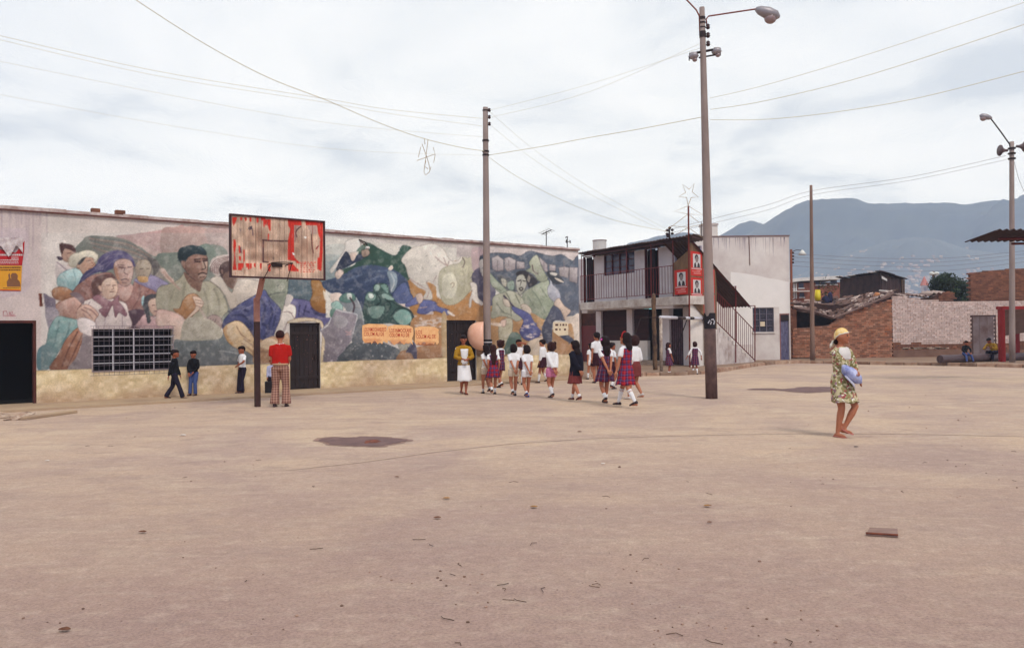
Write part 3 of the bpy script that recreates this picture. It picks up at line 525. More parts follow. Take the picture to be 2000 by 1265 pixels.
# --- central worker
p('3', [(1165, 560), (1640, 520), (1700, 900), (1640, 950), (1400, 960), (1165, 900)], (104, 124, 134), g=(86, 108, 122)); p('3', [(1540, 420), (1700, 440), (1700, 600), (1540, 560)], (116, 136, 142))
p('3', [(945, 600), (1165, 600), (1168, 900), (1140, 980), (1100, 1000), (1000, 900), (950, 830)], (156, 158, 136), g=(124, 134, 116), outl=(84, 92, 84))
for q, w in [([(1080, 770), (1110, 755), (1145, 765)], 9), ([(1085, 790), (1140, 785)], 6), ([(1000, 860), (1060, 840), (1150, 830)], 6), ([(990, 850), (1040, 930)], 6)]: s_k('3', q, (88, 96, 92), w)
p('3', [(1100, 750), (1150, 755), (1140, 800), (1090, 800)], (190, 186, 164), a=.6)
p('4', [(560, 205), (566, 130), (640, 40), (720, -30), (860, -110), (955, -165), (1000, -100), (1105, 10), (1105, 90), (1080, 190), (1030, 285), (940, 310), (855, 300), (780, 180), (700, 130), (620, 150)], (88, 92, 146), g=(64, 68, 116), gd=(.4, .8), outl=(44, 44, 78))
for q, w in [([(620, 40), (700, 10), (800, 40)], 16), ([(640, 80), (760, 80), (840, 180)], 14), ([(900, -120), (960, 0), (940, 120)], 16), ([(1000, -60), (1030, 60), (980, 200)], 14), ([(780, 150), (860, 250)], 18), ([(940, 160), (1000, 200), (960, 280)], 18), ([(1060, 80), (1040, 180)], 12)]: s_k('4', q, (46, 48, 88), w, True, .6)
for q in [[(700, 30), (800, 0), (880, -40)], [(960, -100), (1050, 20)], [(900, 80), (930, 200)]]: s_k('4', q, (120, 124, 172), 9, True, .5)
p('3', [(1168, 870), (1240, 890), (1380, 915), (1480, 1010), (1600, 1015), (1590, 1100), (1545, 1175), (1490, 1200), (1440, 1110), (1250, 1110), (1150, 1010)], (104, 100, 156), g=(84, 80, 132), outl=(60, 56, 92))
for q in [[(1350, 960), (1330, 1040), (1360, 1090)], [(1290, 950), (1280, 1050)], [(1420, 1020), (1500, 1060), (1580, 1060)], [(1400, 980), (1480, 1040), (1590, 1040)], [(1330, 1000), (1380, 1020)]]: s_k('3', q, (52, 50, 94), 11, True, .7)
s_k('3', [(1590, 1080), (1560, 1150), (1500, 1185)], (204, 200, 200), 6)
p('3', [(1160, 940), (1250, 965), (1245, 1080), (1180, 1110), (1150, 1190), (1090, 1290), (1035, 1300), (1060, 1200), (1110, 1080), (1130, 1000)], (212, 200, 186), g=(186, 172, 160), outl=(120, 96, 96))
s_k('3', [(1130, 1020), (1200, 1020), (1250, 1100)], (120, 84, 84), 5); s_k('3', [(1170, 1120), (1130, 1200), (1080, 1265)], (150, 130, 130), 6); p('3', [(1170, 850), (1230, 880), (1180, 960), (1150, 950)], (190, 178, 170))
p('4', [(100, 320), (200, 312), (520, 300), (570, 210), (640, 340), (860, 430), (880, 560), (560, 560), (100, 560)], (104, 112, 112), g=(98, 100, 106)); p('4', [(210, 110), (400, 100), (540, 200), (520, 300), (200, 315), (160, 280)], (164, 154, 134)); s_k('4', [(520, 415), (600, 420), (700, 440)], (180, 176, 176), 6, True, .6)
p('4', [(565, 200), (620, 150), (710, 128), (790, 190), (860, 300), (900, 440), (860, 470), (790, 420), (690, 390), (620, 340), (578, 270)], (208, 176, 134), g=(186, 146, 100), outl=(112, 74, 50)); p('4', [(565, 205), (600, 175), (600, 260), (660, 350), (610, 330), (575, 260)], (186, 124, 62), a=.8)
for q in [[(690, 180), (740, 260), (820, 320)], [(740, 340), (820, 400), (870, 450)], [(760, 300), (840, 360)]]: s_k('4', q, (144, 100, 70), 7)
p('4', [(860, 305), (940, 312), (1030, 275), (1110, 290), (1185, 250), (1200, 540), (1020, 530), (860, 530), (850, 440)], (180, 134, 96), g=(158, 110, 74), outl=(110, 70, 50))
p('4', [(920, 330), (1000, 290), (1100, 340), (1000, 400), (920, 380)], (206, 176, 140), a=.8); s_k('4', [(870, 430), (960, 420), (1060, 460)], (120, 80, 60), 7)
p('3', [(1400, 720), (1480, 720), (1560, 840), (1606, 960), (1590, 1015), (1500, 1028), (1420, 985), (1390, 920), (1412, 840)], (184, 126, 62), g=(160, 100, 46), gd=(0, 1), outl=(104, 60, 36)); p('3', [(1515, 805), (1545, 850), (1572, 940), (1555, 955), (1525, 880)], (220, 200, 164))
p('4', [(1180, 150), (1250, 108), (1330, 98), (1440, 108), (1510, 150), (1530, 320), (1520, 520), (1485, 540), (1485, 160)], (200, 176, 140), g=(190, 164, 124), outl=(140, 110, 84))
# --- right half: sky cream, blue figure, green cloak
p('P', [(636, 462), (760, 476), (960, 488), (1133, 498), (1133, 620), (636, 620)], (210, 202, 188), False, shade=0)
p('5', [(60, 300), (160, 280), (280, 300), (300, 440), (60, 600)], (130, 148, 150)); p('5', [(60, 200), (250, 180), (300, 260), (160, 330), (60, 320)], (180, 184, 174), a=.7)
p('5', [(820, 520), (1100, 560), (1160, 700), (1440, 640), (1500, 540), (1620, 640), (1680, 960), (1300, 980), (890, 1010), (880, 800), (830, 720), (870, 650)], (194, 132, 70), g=(186, 124, 66)); p('5', [(1095, 305), (1250, 340), (1360, 335), (1380, 420), (1300, 470), (1180, 470), (1100, 460)], (196, 146, 92))
p('5', [(225, 430), (360, 370), (400, 240), (470, 165), (600, 230), (740, 288), (800, 200), (840, 192), (892, 222), (802, 312), (835, 390), (905, 480), (840, 530), (640, 600), (460, 540), (300, 490)], (62, 98, 84), g=(50, 82, 74), gd=(.5, .6), outl=(44, 70, 70))
p('5', [(40, 545), (160, 500), (240, 470), (360, 400), (500, 375), (640, 395), (760, 440), (850, 520), (885, 640), (905, 690), (820, 745), (740, 725), (560, 720), (450, 720), (440, 900), (380, 800), (250, 660), (120, 640)], (68, 86, 120), g=(52, 66, 100), gd=(.3, .8))
for q in [[(120, 560), (300, 480), (480, 420)], [(200, 600), (400, 520), (600, 460)], [(300, 640), (460, 590), (640, 530)], [(100, 600), (260, 560), (420, 500)]]: s_k('5', q, (50, 66, 104), 14, True, .5)
for q in [[(260, 520), (420, 470)], [(450, 540), (600, 480)], [(540, 440), (660, 430)]]: s_k('5', q, (104, 124, 158), 12, True, .4)
p('5', [(665, 440), (740, 450), (760, 520), (740, 600), (700, 640), (690, 560)], (150, 170, 176), a=.75); s_k('5', [(700, 460), (730, 540), (700, 620)], (196, 206, 204), 9, True, .6); p('5', [(672, 410), (705, 378), (720, 405), (695, 430)], (220, 200, 184))
p('5', [(740, 620), (830, 545), (880, 650), (905, 700), (820, 748), (720, 710)], (84, 98, 150))
p('5', [(400, 120), (410, 180), (385, 240), (300, 262), (262, 250), (225, 330), (145, 450), (122, 420), (190, 330), (255, 235), (275, 150)], (212, 204, 192), outl=(150, 140, 136))
p('5', [(262, 256), (310, 290), (340, 330), (372, 285), (440, 262), (450, 300), (370, 350), (180, 430)], (52, 62, 88)); p('5', [(310, 270), (372, 262), (350, 330), (325, 330)], (206, 178, 160))
p('5', [(372, 240), (420, 190), (470, 190), (500, 215), (470, 240), (400, 250)], (96, 130, 116)); p('5', [(420, 240), (480, 232), (495, 270), (455, 302), (425, 290)], (182, 152, 130), outl=(90, 74, 70)); p('5', [(400, 140), (445, 170), (460, 190), (440, 196), (436, 176), (404, 156)], (84, 60, 50))
p('5', [(168, 455), (210, 420), (252, 440), (232, 480), (200, 508), (180, 500)], (206, 180, 164), outl=(120, 96, 92))
# white animal
p('5', [(890, 222), (1000, 190), (1110, 176), (1200, 230), (1260, 330), (1340, 330), (1400, 232), (1460, 196), (1570, 196), (1575, 270), (1530, 350), (1500, 470), (1160, 560), (1100, 540), (1060, 525), (1032, 545), (1086, 640), (1084, 705), (1004, 694), (1030, 625), (960, 590), (915, 550), (872, 505), (838, 390), (800, 325)], (222, 212, 196), g=(206, 196, 180), outl=(170, 150, 136))
for q in [[(880, 510), (960, 560), (1040, 610)], [(1100, 540), (1130, 480)], [(1040, 540), (1060, 620), (1040, 690)], [(1200, 310), (1230, 380), (1250, 340)], [(1120, 300), (1190, 360), (1240, 385)]]: s_k('5', q, (176, 146, 134), 8)
p('5', [(1150, 560), (1170, 430), (1260, 380), (1360, 350), (1390, 240), (1440, 210), (1520, 260), (1500, 400), (1480, 560), (1420, 660), (1330, 740), (1240, 755), (1180, 705)], (204, 198, 166), g=(180, 172, 138), gd=(.8, .4), outl=(150, 140, 112))
for q in [[(1220, 480), (1200, 600), (1250, 700)], [(1380, 420), (1400, 560), (1340, 700)], [(1300, 430), (1330, 560)], [(1440, 400), (1440, 560)]]: s_k('5', q, (168, 158, 130), 12, True, .5)
p('5', [(1180, 600), (1200, 480), (1280, 450), (1330, 560), (1290, 680), (1220, 690)], (222, 216, 192), a=.5); s_k('5', [(1265, 560), (1285, 545), (1300, 565), (1280, 590)], (168, 140, 116), 6); s_k('5', [(1380, 310), (1400, 350), (1380, 400)], (120, 100, 92), 8); p('5', [(1400, 240), (1440, 230), (1450, 290), (1420, 310)], (226, 216, 200), outl=(150, 130, 120))
# fallen figure in blue
p('5', [(835, 752), (900, 700), (960, 668), (995, 700), (960, 724), (1010, 708), (1110, 722), (1150, 770), (1245, 805), (1240, 852), (1150, 820), (1100, 815), (1080, 842), (950, 832), (972, 745), (860, 775)], (102, 112, 174), g=(84, 90, 152), outl=(66, 66, 110))
p('5', [(1240, 810), (1305, 852), (1292, 864), (1240, 838)], (220, 204, 190)); p('5', [(936, 664), (985, 645), (1005, 700), (978, 742), (955, 730)], (208, 176, 156), outl=(140, 110, 100)); p('5', [(905, 850), (1000, 860), (1090, 815), (1095, 870), (1040, 890), (920, 880)], (204, 180, 164), a=.8); p('5', [(775, 750), (830, 745), (825, 780), (780, 775)], (206, 180, 164))
s_k('5', [(975, 785), (1040, 775)], (190, 150, 130), 6)
# --- green soldiers
p('5', [(445, 740), (470, 650), (530, 630), (540, 565), (650, 555), (690, 640), (740, 720), (800, 765), (880, 805), (922, 890), (920, 1010), (830, 965), (700, 930), (640, 930), (430, 930)], (66, 98, 92), g=(56, 84, 84), outl=(40, 62, 66))
for q, c in [([(455, 680), (490, 632), (550, 655), (545, 710), (480, 712)], (120, 160, 146)), ([(535, 590), (560, 558), (592, 575), (585, 620), (548, 625)], (138, 172, 158)), ([(598, 575), (640, 556), (675, 600), (670, 650), (635, 620)], (110, 152, 140)), ([(610, 650), (660, 650), (730, 700), (690, 712), (620, 690)], (132, 168, 156)), ([(475, 790), (540, 765), (640, 775), (600, 870), (520, 880)], (108, 142, 132)), ([(720, 855), (790, 798), (870, 820), (895, 900), (830, 955), (750, 915)], (120, 166, 154)), ([(480, 650), (520, 645), (540, 680), (500, 700)], (196, 208, 194))]: p('5', q, c, outl=(48, 76, 76))
for q in [[(560, 640), (600, 720), (560, 760)], [(650, 700), (700, 760), (660, 830)], [(480, 730), (500, 780)], [(610, 760), (690, 720), (780, 770)], [(700, 860), (760, 790), (850, 790), (905, 860), (915, 960)]]: s_k('5', q, (38, 60, 64), 8)
# --- shield soldiers
p('5', [(120, 665), (160, 640), (225, 650), (215, 740), (140, 732)], (208, 184, 168)); p('5', [(205, 700), (250, 650), (320, 640), (370, 690), (410, 780), (440, 900), (440, 960), (340, 900), (240, 760)], (130, 136, 142)); p('5', [(208, 695), (255, 648), (335, 645), (362, 700), (300, 735), (232, 725)], (86, 130, 120), outl=(60, 90, 92)); p('5', [(280, 650), (320, 648), (325, 700), (290, 700)], (200, 206, 196))
p('5', [(132, 745), (190, 718), (240, 765), (225, 830), (150, 800)], (136, 176, 164), outl=(80, 110, 110)); p('5', [(135, 790), (240, 820), (280, 870), (130, 880)], (96, 136, 122)); s_k('5', [(310, 690), (350, 760), (330, 850)], (70, 50, 60), 12)
p('6', [(38, 215), (128, 110), (180, 20), (270, 40), (368, 62), (375, 110), (330, 300), (262, 400), (215, 525), (60, 525), (72, 330)], (136, 126, 136), g=(120, 108, 120)); p('6', [(150, 90), (230, 75), (290, 130), (250, 190), (170, 180)], (160, 156, 158), a=.6)
for q in [[(175, 18), (230, 38), (360, 62), (376, 100), (330, 295)], [(34, 214), (100, 165), (128, 100)]]: s_k('6', q, (204, 204, 204), 7)
s_k('5', [(368, 688), (412, 780), (440, 905)], (196, 200, 200), 6)
for q in [[(270, 230), (300, 240), (320, 225)], [(275, 260), (320, 255)]]: s_k('6', q, (196, 140, 140), 7)
p('6', [(380, 120), (430, 130), (430, 350), (330, 330), (350, 220)], (104, 108, 116))
p('6', [(215, 525), (258, 405), (330, 335), (430, 345), (560, 320), (640, 340), (740, 380), (790, 420), (785, 525)], (84, 92, 98), g=(76, 82, 92)); p('6', [(760, 330), (870, 340), (920, 330), (860, 420), (800, 440)], (150, 146, 130)); p('6', [(780, 430), (860, 400), (1225, 330), (1228, 525), (780, 525)], (172, 118, 78), g=(154, 106, 72)); p('6', [(905, 330), (935, 360), (945, 420), (940, 525), (890, 440), (842, 425)], (78, 74, 98))
p('6', [(910, 100), (1225, 95), (1228, 340), (920, 330)], (178, 122, 74)); 
rr = random.Random(3)
for k in range(46):
    x, y = rr.uniform(915, 1215), rr.choice([rr.uniform(100, 180), rr.uniform(120, 330)]); p('6', [(x, y), (x+rr.uniform(15, 55), y+rr.uniform(-8, 4)), (x+rr.uniform(15, 50), y+rr.uniform(10, 22)), (x-3, y+12)], (208, 188, 178), a=.7)
for k in range(60):
    x, y = rr.uniform(70, 900), rr.uniform(300, 510); p('6', [(x, y), (x+rr.uniform(6, 22), y+rr.uniform(-4, 4)), (x+rr.uniform(4, 16), y+rr.uniform(6, 18))], rr.choice([(190, 180, 176), (150, 140, 140), (66, 60, 66)]), a=.6)
p('6', [(1180, 90), (1228, 90), (1228, 525), (1190, 525)], (184, 150, 104))
# --- right scene
p('7', [(-40, 180), (1125, 260), (1125, 330), (-40, 300)], (206, 188, 182), False)
p('7', [(110, 215), (210, 235), (200, 400), (130, 455), (100, 340)], (204, 172, 172))
p('7', [(180, 330), (215, 282), (320, 262), (480, 270), (560, 292), (650, 244), (760, 268), (870, 292), (960, 278), (1060, 340), (1120, 325), (1132, 900), (1000, 900), (900, 700), (600, 640), (300, 600), (215, 560)], (86, 98, 116), g=(100, 104, 122), gd=(0, .8), outl=(70, 78, 92))
for q in [[(295, 312), (350, 285), (405, 325), (405, 430), (340, 436), (300, 412)], [(415, 312), (460, 300), (522, 330), (516, 420), (440, 438), (415, 400)], [(528, 340), (602, 350), (604, 412), (530, 415)], [(745, 298), (822, 370), (828, 450), (790, 430), (750, 345)], [(840, 370), (902, 380), (900, 440), (842, 432)], [(930, 402), (990, 390), (1030, 405), (1020, 500), (940, 480)], [(1030, 400), (1112, 400), (1106, 552), (1030, 530)]]: p('7', q, (180, 168, 166), False, g=(158, 142, 144), gd=(0, 1), outl=(104, 92, 100))
for x in (350, 455, 790, 980, 1075): s_k('7', [(x, 330), (x, 425)], (130, 116, 122), 5)
p('7', [(110, 455), (175, 400), (215, 410), (300, 560), (330, 640), (300, 760), (220, 740), (155, 680), (150, 565), (110, 535)], (100, 94, 120)); p('7', [(176, 345), (215, 325), (220, 480), (190, 450)], (206, 196, 184))
p('7', [(88, 545), (150, 560), (162, 680), (215, 740), (216, 800), (190, 760), (130, 728), (108, 700), (96, 775), (78, 770), (84, 700), (106, 622)], (222, 210, 196), outl=(150, 130, 120)); 
p('7', [(180, 780), (380, 830), (500, 880), (780, 860), (800, 960), (1000, 1000), (1130, 900), (1130, 1265), (180, 1265)], (186, 132, 78), g=(172, 122, 80))
p('7', [(520, 462), (600, 428), (680, 478), (730, 540), (650, 590), (620, 540)], (66, 64, 72)); p('7', [(350, 480), (430, 490), (520, 540), (520, 620), (440, 640), (380, 560)], (88, 92, 100))
p('7', [(590, 650), (680, 585), (830, 520), (840, 650), (885, 760), (835, 850), (785, 892), (690, 835), (600, 750)], (166, 172, 144), g=(140, 150, 124), gd=(.3, .8), outl=(100, 112, 98))
for q in [[(680, 620), (740, 700), (800, 830)], [(640, 680), (700, 780)], [(760, 590), (820, 680)]]: s_k('7', q, (116, 128, 108), 8, True, .7)
p('7', [(700, 288), (732, 290), (772, 400), (825, 512), (750, 535), (690, 465), (620, 430), (660, 400), (650, 350)], (178, 180, 152), g=(150, 156, 130), outl=(96, 104, 92)); s_k('7', [(680, 380), (690, 430), (730, 460)], (110, 90, 90), 9)
p('7', [(270, 450), (340, 520), (420, 600), (470, 660), (460, 700), (390, 655), (290, 560)], (160, 170, 144), outl=(90, 104, 92))
p('7', [(310, 680), (400, 640), (480, 620), (585, 690), (610, 780), (620, 860), (540, 910), (480, 885), (390, 860), (290, 880), (300, 760)], (176, 174, 148), g=(160, 158, 134), outl=(110, 112, 98))
for q in [[(430, 640), (470, 720), (480, 860)], [(340, 740), (400, 820), (470, 850)], [(520, 660), (560, 740)], [(300, 580), (380, 620)]]: s_k('7', q, (112, 116, 98), 8)
p('7', [(528, 495), (590, 468), (625, 540), (605, 615), (565, 662), (530, 605)], (196, 194, 174), g=(160, 158, 140), gd=(.9, .2), outl=(76, 72, 74))
for q, w in [([(540, 530), (570, 522)], 8), ([(590, 526), (612, 530)], 7), ([(575, 530), (565, 570)], 5), ([(555, 600), (575, 590), (590, 605), (570, 618), (555, 600)], 8)]: s_k('7', q, (58, 48, 54), w)
p('7', [(382, 505), (432, 520), (430, 585), (395, 565)], (176, 170, 148), outl=(80, 84, 84)); p('7', [(440, 545), (500, 528), (505, 605), (455, 612)], (136, 158, 140), outl=(70, 84, 80)); p('7', [(640, 480), (660, 500), (650, 540), (630, 520)], (150, 140, 126))
for x, y in [(400, 535), (420, 540), (465, 565), (485, 562)]: s_k('7', [(x, y), (x+8, y)], (60, 52, 58), 4)
p('7', [(570, 760), (620, 750), (672, 800), (660, 850), (600, 820)], (200, 180, 158), outl=(120, 100, 90)); s_k('7', [(410, 670), (500, 770), (620, 880)], (62, 50, 80), 12); p('7', [(400, 700), (450, 710), (470, 770), (420, 760)], (206, 186, 164), outl=(130, 110, 100))
p('7', [(490, 770), (560, 795), (650, 840), (705, 900), (725, 960), (765, 1020), (690, 1092), (610, 1085), (560, 1010), (595, 900), (500, 815)], (92, 96, 158), g=(74, 76, 132), outl=(54, 54, 96))
for k in range(26):
    x, y = rr.uniform(560, 770), rr.uniform(880, 1060); p('7', [(x, y), (x+rr.uniform(15, 45), y+rr.uniform(-8, 8)), (x+rr.uniform(10, 40), y+rr.uniform(10, 25)), (x, y+10)], rr.choice([(210, 186, 176), (92, 96, 158), (200, 170, 160), (170, 160, 170)]), a=.75)
p('7', [(665, 830), (785, 900), (785, 965), (705, 925)], (190, 140, 88))
p('7', [(880, 760), (950, 810), (1005, 905), (880, 915), (865, 1100), (800, 1115), (768, 1000), (800, 900), (830, 850)], (84, 88, 110), g=(72, 74, 96)); p('7', [(930, 1045), (1022, 1045), (1085, 1105), (1040, 1120)], (74, 78, 100))
p('7', [(830, 470), (865, 510), (872, 560), (930, 620), (948, 690), (905, 732), (840, 680), (826, 600), (850, 540)], (196, 196, 200), g=(164, 164, 180), outl=(110, 112, 130)); p('7', [(820, 440), (900, 440), (980, 530), (900, 560), (840, 500)], (70, 74, 84)); p('7', [(850, 445), (915, 455), (905, 478), (860, 470)], (200, 190, 176)); p('7', [(890, 495), (940, 510), (985, 545), (930, 530)], (204, 186, 164))
p('7', [(930, 690), (985, 765), (1045, 810), (1010, 860), (995, 905), (945, 800), (885, 750)], (212, 186, 164), g=(196, 162, 138), outl=(140, 110, 100))
p('7', [(370, 920), (480, 885), (490, 1000), (440, 1120), (368, 1090)], (172, 160, 130), outl=(120, 106, 90)); p('7', [(408, 1180), (480, 1020), (565, 1040), (565, 1150), (430, 1230)], (84, 106, 96)); p('7', [(640, 1110), (760, 1065), (805, 1150), (765, 1240), (660, 1220)], (198, 172, 146), outl=(140, 116, 100)); p('7', [(380, 905), (430, 900), (420, 960), (385, 950)], (206, 170, 150), outl=(140, 100, 90))
p('7', [(280, 925), (380, 930), (378, 960), (285, 945)], (206, 180, 160), a=.8)
p('7', [(1000, 875), (1065, 860), (1132, 862), (1132, 1265), (1080, 1265), (1075, 1040), (1055, 940), (1000, 945)], (206, 184, 164)); p('7', [(1020, 945), (1058, 945), (1078, 1060), (1050, 1050)], (190, 136, 84)); p('7', [(870, 1110), (905, 1040), (1012, 1140), (1010, 1265), (900, 1265)], (178, 124, 80))
# brush strokes over the whole mural
for k in range(6500):
    x, y = rr.uniform(78, 1130), rr.uniform(448, 712); i_, j_ = int((y-C.y0)*C.res), int((x-C.x0)*C.res); cc_ = C.c[i_, j_]; L = rr.uniform(2.5, 7); an = 6.3*C.nz[i_, j_]+.4*math.sin(x*.02)
    f_ = rr.uniform(.80, 1.17); s_k('P', [(x-L*math.cos(an)/2, y-L*math.sin(an)/2), (x+L*math.cos(an)/2, y+L*math.sin(an)/2)], np.clip(cc_*f_, 0, 255), rr.uniform(.4, 1.0), False, .6)
# worn scratches overall
for k in range(240):
    x, y = rr.uniform(80, 1130), rr.uniform(460, 705); L = rr.uniform(1, 4); s_k('P', [(x, y), (x+rr.uniform(-L, L), y+rr.uniform(-L*.6, L*.6))], rr.choice([(214, 204, 194), (214, 204, 194), (90, 76, 76)]), rr.uniform(.3, .8), False, .5)
# faded veil of plaster showing through
veil = np.clip((C.noise(9)*.6+C.noise(3)*.4-.50)*4, 0, 1)[..., None]*.24; msk = ((C.X > 80) & (C.Y > 455))[..., None]; C.c = C.c*(1-veil*msk)+np.array((206, 194, 184))*veil*msk
lum = C.c.mean(2, keepdims=True); mk2 = msk*1.; C.c = C.c*(1-.34*mk2)+lum*.34*mk2; C.c = C.c*(1-.10*mk2)+np.array((150, 142, 122))*.10*mk2; C.c = (C.c-150)*(1+.16*mk2)+144; C.c = np.clip(C.c, 10, 250)
C.c = C.c*(.955+.09*RNG.rand(C.h, C.w, 1)); C.blur()
# graffiti at left above doorway
for q in [[(30, 1110), (60, 1105)], [(30, 1110), (28, 1150), (150, 1152)], [(62, 1115), (75, 1145)], [(85, 1112), (95, 1145), (105, 1112)], [(118, 1112), (110, 1145), (135, 1140)]]: s_k('1', q, (150, 96, 100), 6, False, .8)
NZ1 = C.noise(26)*.6+C.noise(9)*.4; NZ2 = C.noise(3)
def wall_colours(a, z):
    q = FA.o[None]+a[:, None]*FA.u+z[:, None]*np.array([0, 0, 1.])-CC; w = q @ dv_; x = 1000+FPX*(q @ CR)/w; y = 632.5-FPX*(q @ CU)/w
    c = C.sample(x, y); nzv = np.interp((np.sin(a*1.7)+np.sin(a*.53+2)+2)/4, [0, 1], [-.012, .012])
    # yellow-ochre dado
    rs = RNG.rand(len(a)); d = (z < .815+nzv)&(a > -.15)
    ni = (((a+3)*42).astype(int) % C.w, ((z+.1)*55).astype(int) % C.h); nb = NZ1[ni[1], ni[0]]; nc = NZ2[ni[1], ni[0]]
    dado = np.array((200, 177, 142))[None]*(.95+.08*rs[:, None]); dado = dado+(nb[:, None]-.5)*np.array((-34, -38, -22))+(nc[:, None]-.5)*np.array((30, 34, 40))
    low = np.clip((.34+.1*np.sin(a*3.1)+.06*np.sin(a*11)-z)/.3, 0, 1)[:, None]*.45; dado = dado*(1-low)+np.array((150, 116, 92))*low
    c = np.where(d[:, None], dado, c)
    x2 = (a > 17.0)[:, None]
    edge = (np.abs(z-.815-nzv) < .012)[:, None]; c = np.where(edge & d[:, None], c*.8, c)
    c = c/255.; l = np.where(c <= .04045, c/12.92, ((c+.055)/1.055)**2.4)
    return np.clip(l*KW, 0, .86)
# ------------------------------------------------------------------ mural building
T = thing('mural_building', FA.w(8, 0, 0), 'long low building whose whole front wall carries a huge faded painted mural', 'building')
OPEN = [(-1.14, -.04, 0, 2.02), (1.14, 3.06, .74, 1.82), (6.2, 7.12, 0, 1.96), (11.46, 12.62, 0, 2.04)]
AL, AR, ZT = -1.5, 17.2, 4.6
na, nz_ = int(round((AR-AL)/.02)), int(round(ZT/.02)); ga = np.linspace(AL, AR, na+1); gz = np.linspace(0, ZT, nz_+1)
AA, ZZ = np.meshgrid(ga, gz); co = FA.o[None]+AA.ravel()[:, None]*FA.u+ZZ.ravel()[:, None]*np.array([0, 0, 1.])
co = co+FA.n*(.004*np.sin(AA.ravel()*2.3)*np.sin(ZZ.ravel()*1.9+1))[:, None]
jj, ii = np.meshgrid(np.arange(nz_), np.arange(na), indexing='ij'); ac = (ga[ii]+ga[ii+1])/2; zc = (gz[jj]+gz[jj+1])/2; keep = np.ones(ac.shape, bool)
for (a0, a1, z0, z1) in OPEN: keep &= ~((ac > a0) & (ac < a1) & (zc > z0) & (zc < z1))
i0 = (jj*(na+1)+ii)[keep]; quads = np.stack([i0, i0+1, i0+na+2, i0+na+1], 1)
me = bpy.data.meshes.new('wall'); co -= wloc(T); me.vertices.add(len(co)); me.vertices.foreach_set('co', co.astype('f').ravel())
me.loops.add(quads.size); me.loops.foreach_set('vertex_index', quads.astype('i').ravel()); me.polygons.add(len(quads)); me.polygons.foreach_set('loop_start', (np.arange(len(quads))*4).astype('i')); me.update(); me.validate()
at = me.color_attributes.new('paint', 'FLOAT_COLOR', 'POINT'); cc = wall_colours(AA.ravel(), ZZ.ravel()); at.data.foreach_set('color', np.concatenate([cc, np.ones((len(cc), 1))], 1).astype('f').ravel())
me.materials.append(vcol_mat('painted_wall')); o = bpy.data.objects.new('wall', me); COL.objects.link(o); o.parent = T; o['label'] = 'front wall with mural of people, animals and soldiers above an ochre base'
# structure behind the paint
wl_ = MB(); xs = [-12, -1.14, -.04, 1.14, 3.06, 6.2, 7.12, 11.46, 12.62, 17.2]
for i in range(len(xs)-1):
    a0, a1 = xs[i], xs[i+1]; op = [q for q in OPEN if abs(q[0]-a0) < .01]
    if not op: wl_.box(FA, a0, a1, -.28, -.012, 0, 4.6)
    else:
        wl_.box(FA, a0, a1, -.28, -.012, op[0][3], 4.6)
        if op[0][2] > 0: wl_.box(FA, a0, a1, -.28, -.012, 0, op[0][2])
wl_.box(FA, -12, -1.5, -.012, 0, 0, 4.6)
wl_.build('wall_core', white_plaster, T)
m = MB(); m.box(FA, -12, 17.2, -7, -.285, 4.45, 4.6); m.box(FA, 16.95, 17.2, -7, -.285, 0, 4.45); m.box(FA, -12, 17.2, -7.2, -7, 0, 4.6); m.build('rear_walls_and_roof', grey_plaster, T)
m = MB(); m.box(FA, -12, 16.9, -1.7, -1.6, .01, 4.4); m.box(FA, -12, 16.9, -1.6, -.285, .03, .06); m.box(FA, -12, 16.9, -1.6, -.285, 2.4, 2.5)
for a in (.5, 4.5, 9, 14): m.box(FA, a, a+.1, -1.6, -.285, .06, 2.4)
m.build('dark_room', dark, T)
m = MB(); a = -12
while a < 17.2:
    L = random.uniform(.35, .6); z1 = 4.7+random.uniform(-.012, .018); m.box(FA, a, min(a+L-.004, 17.24), -.32, .05+random.uniform(-.006, .006), 4.625, z1); a += L
m.build('coping', mat('stained_coping', (206, 192, 184), c2=(140, 108, 98), scale=3.5, bump=.5, k=1.05), T)
m = MB(); m.box(FA, -12, 17.22, -.3, .065, 4.6, 4.628); m.build('coping_edge', mat('dark_red_coping_edge', (116, 70, 64), var=.5, scale=5), T)
for di, (a0, a1, zt, n) in enumerate([(6.2, 7.12, 1.96, 6), (11.46, 12.62, 2.04, 8)]):
    D = MB(); D.box(FA, a0, a0+.05, -.12, -.05, .05, zt); D.box(FA, a1-.05, a1, -.12, -.05, .05, zt); D.box(FA, a0+.05, a1-.05, -.12, -.05, zt-.08, zt); fr_ = D.build('door', darkwood, T, label=['dark speckled plank door under the painted arch', 'dark plank door behind the woman in white'][di])
    for k in range(n):
        b0 = a0+.055+(a1-a0-.11)*k/n; q = MB(); q.box(FA, b0, b0+(a1-a0-.11)/n-.008, -.14, -.09+random.uniform(-.006, .006), .06, zt-.085); q.build('plank', darkwood, fr_)
    hb = MB(); hb.box(FA, a1-.16, a1-.12, -.09, -.045, .9, 1.02); hb.build('handle', darkmetal, fr_); hb = MB(); hb.box(FA, a0+.055, a1-.055, -.0895, -.07, 1.62, 1.7); hb.build('batten', darkwood, fr_); hb = MB(); hb.box(FA, a0+.055, a1-.055, -.0895, -.07, .35, .43); hb.build('batten', darkwood, fr_)
    sp_ = MB(); rr = random.Random(di)
    for k in range(45): a_, z_ = rr.uniform(a0+.06, a1-.06), rr.uniform(.1, 1.6); s2 = rr.uniform(.004, .011); sp_.box(FA, a_, a_+s2, -.083, -.0815, z_, z_+s2*1.2)
    sp_.build('paint_spots', mat('paint_spots', (190, 150, 130), c2=(150, 60, 50), island=.4), fr_, kind='stuff')
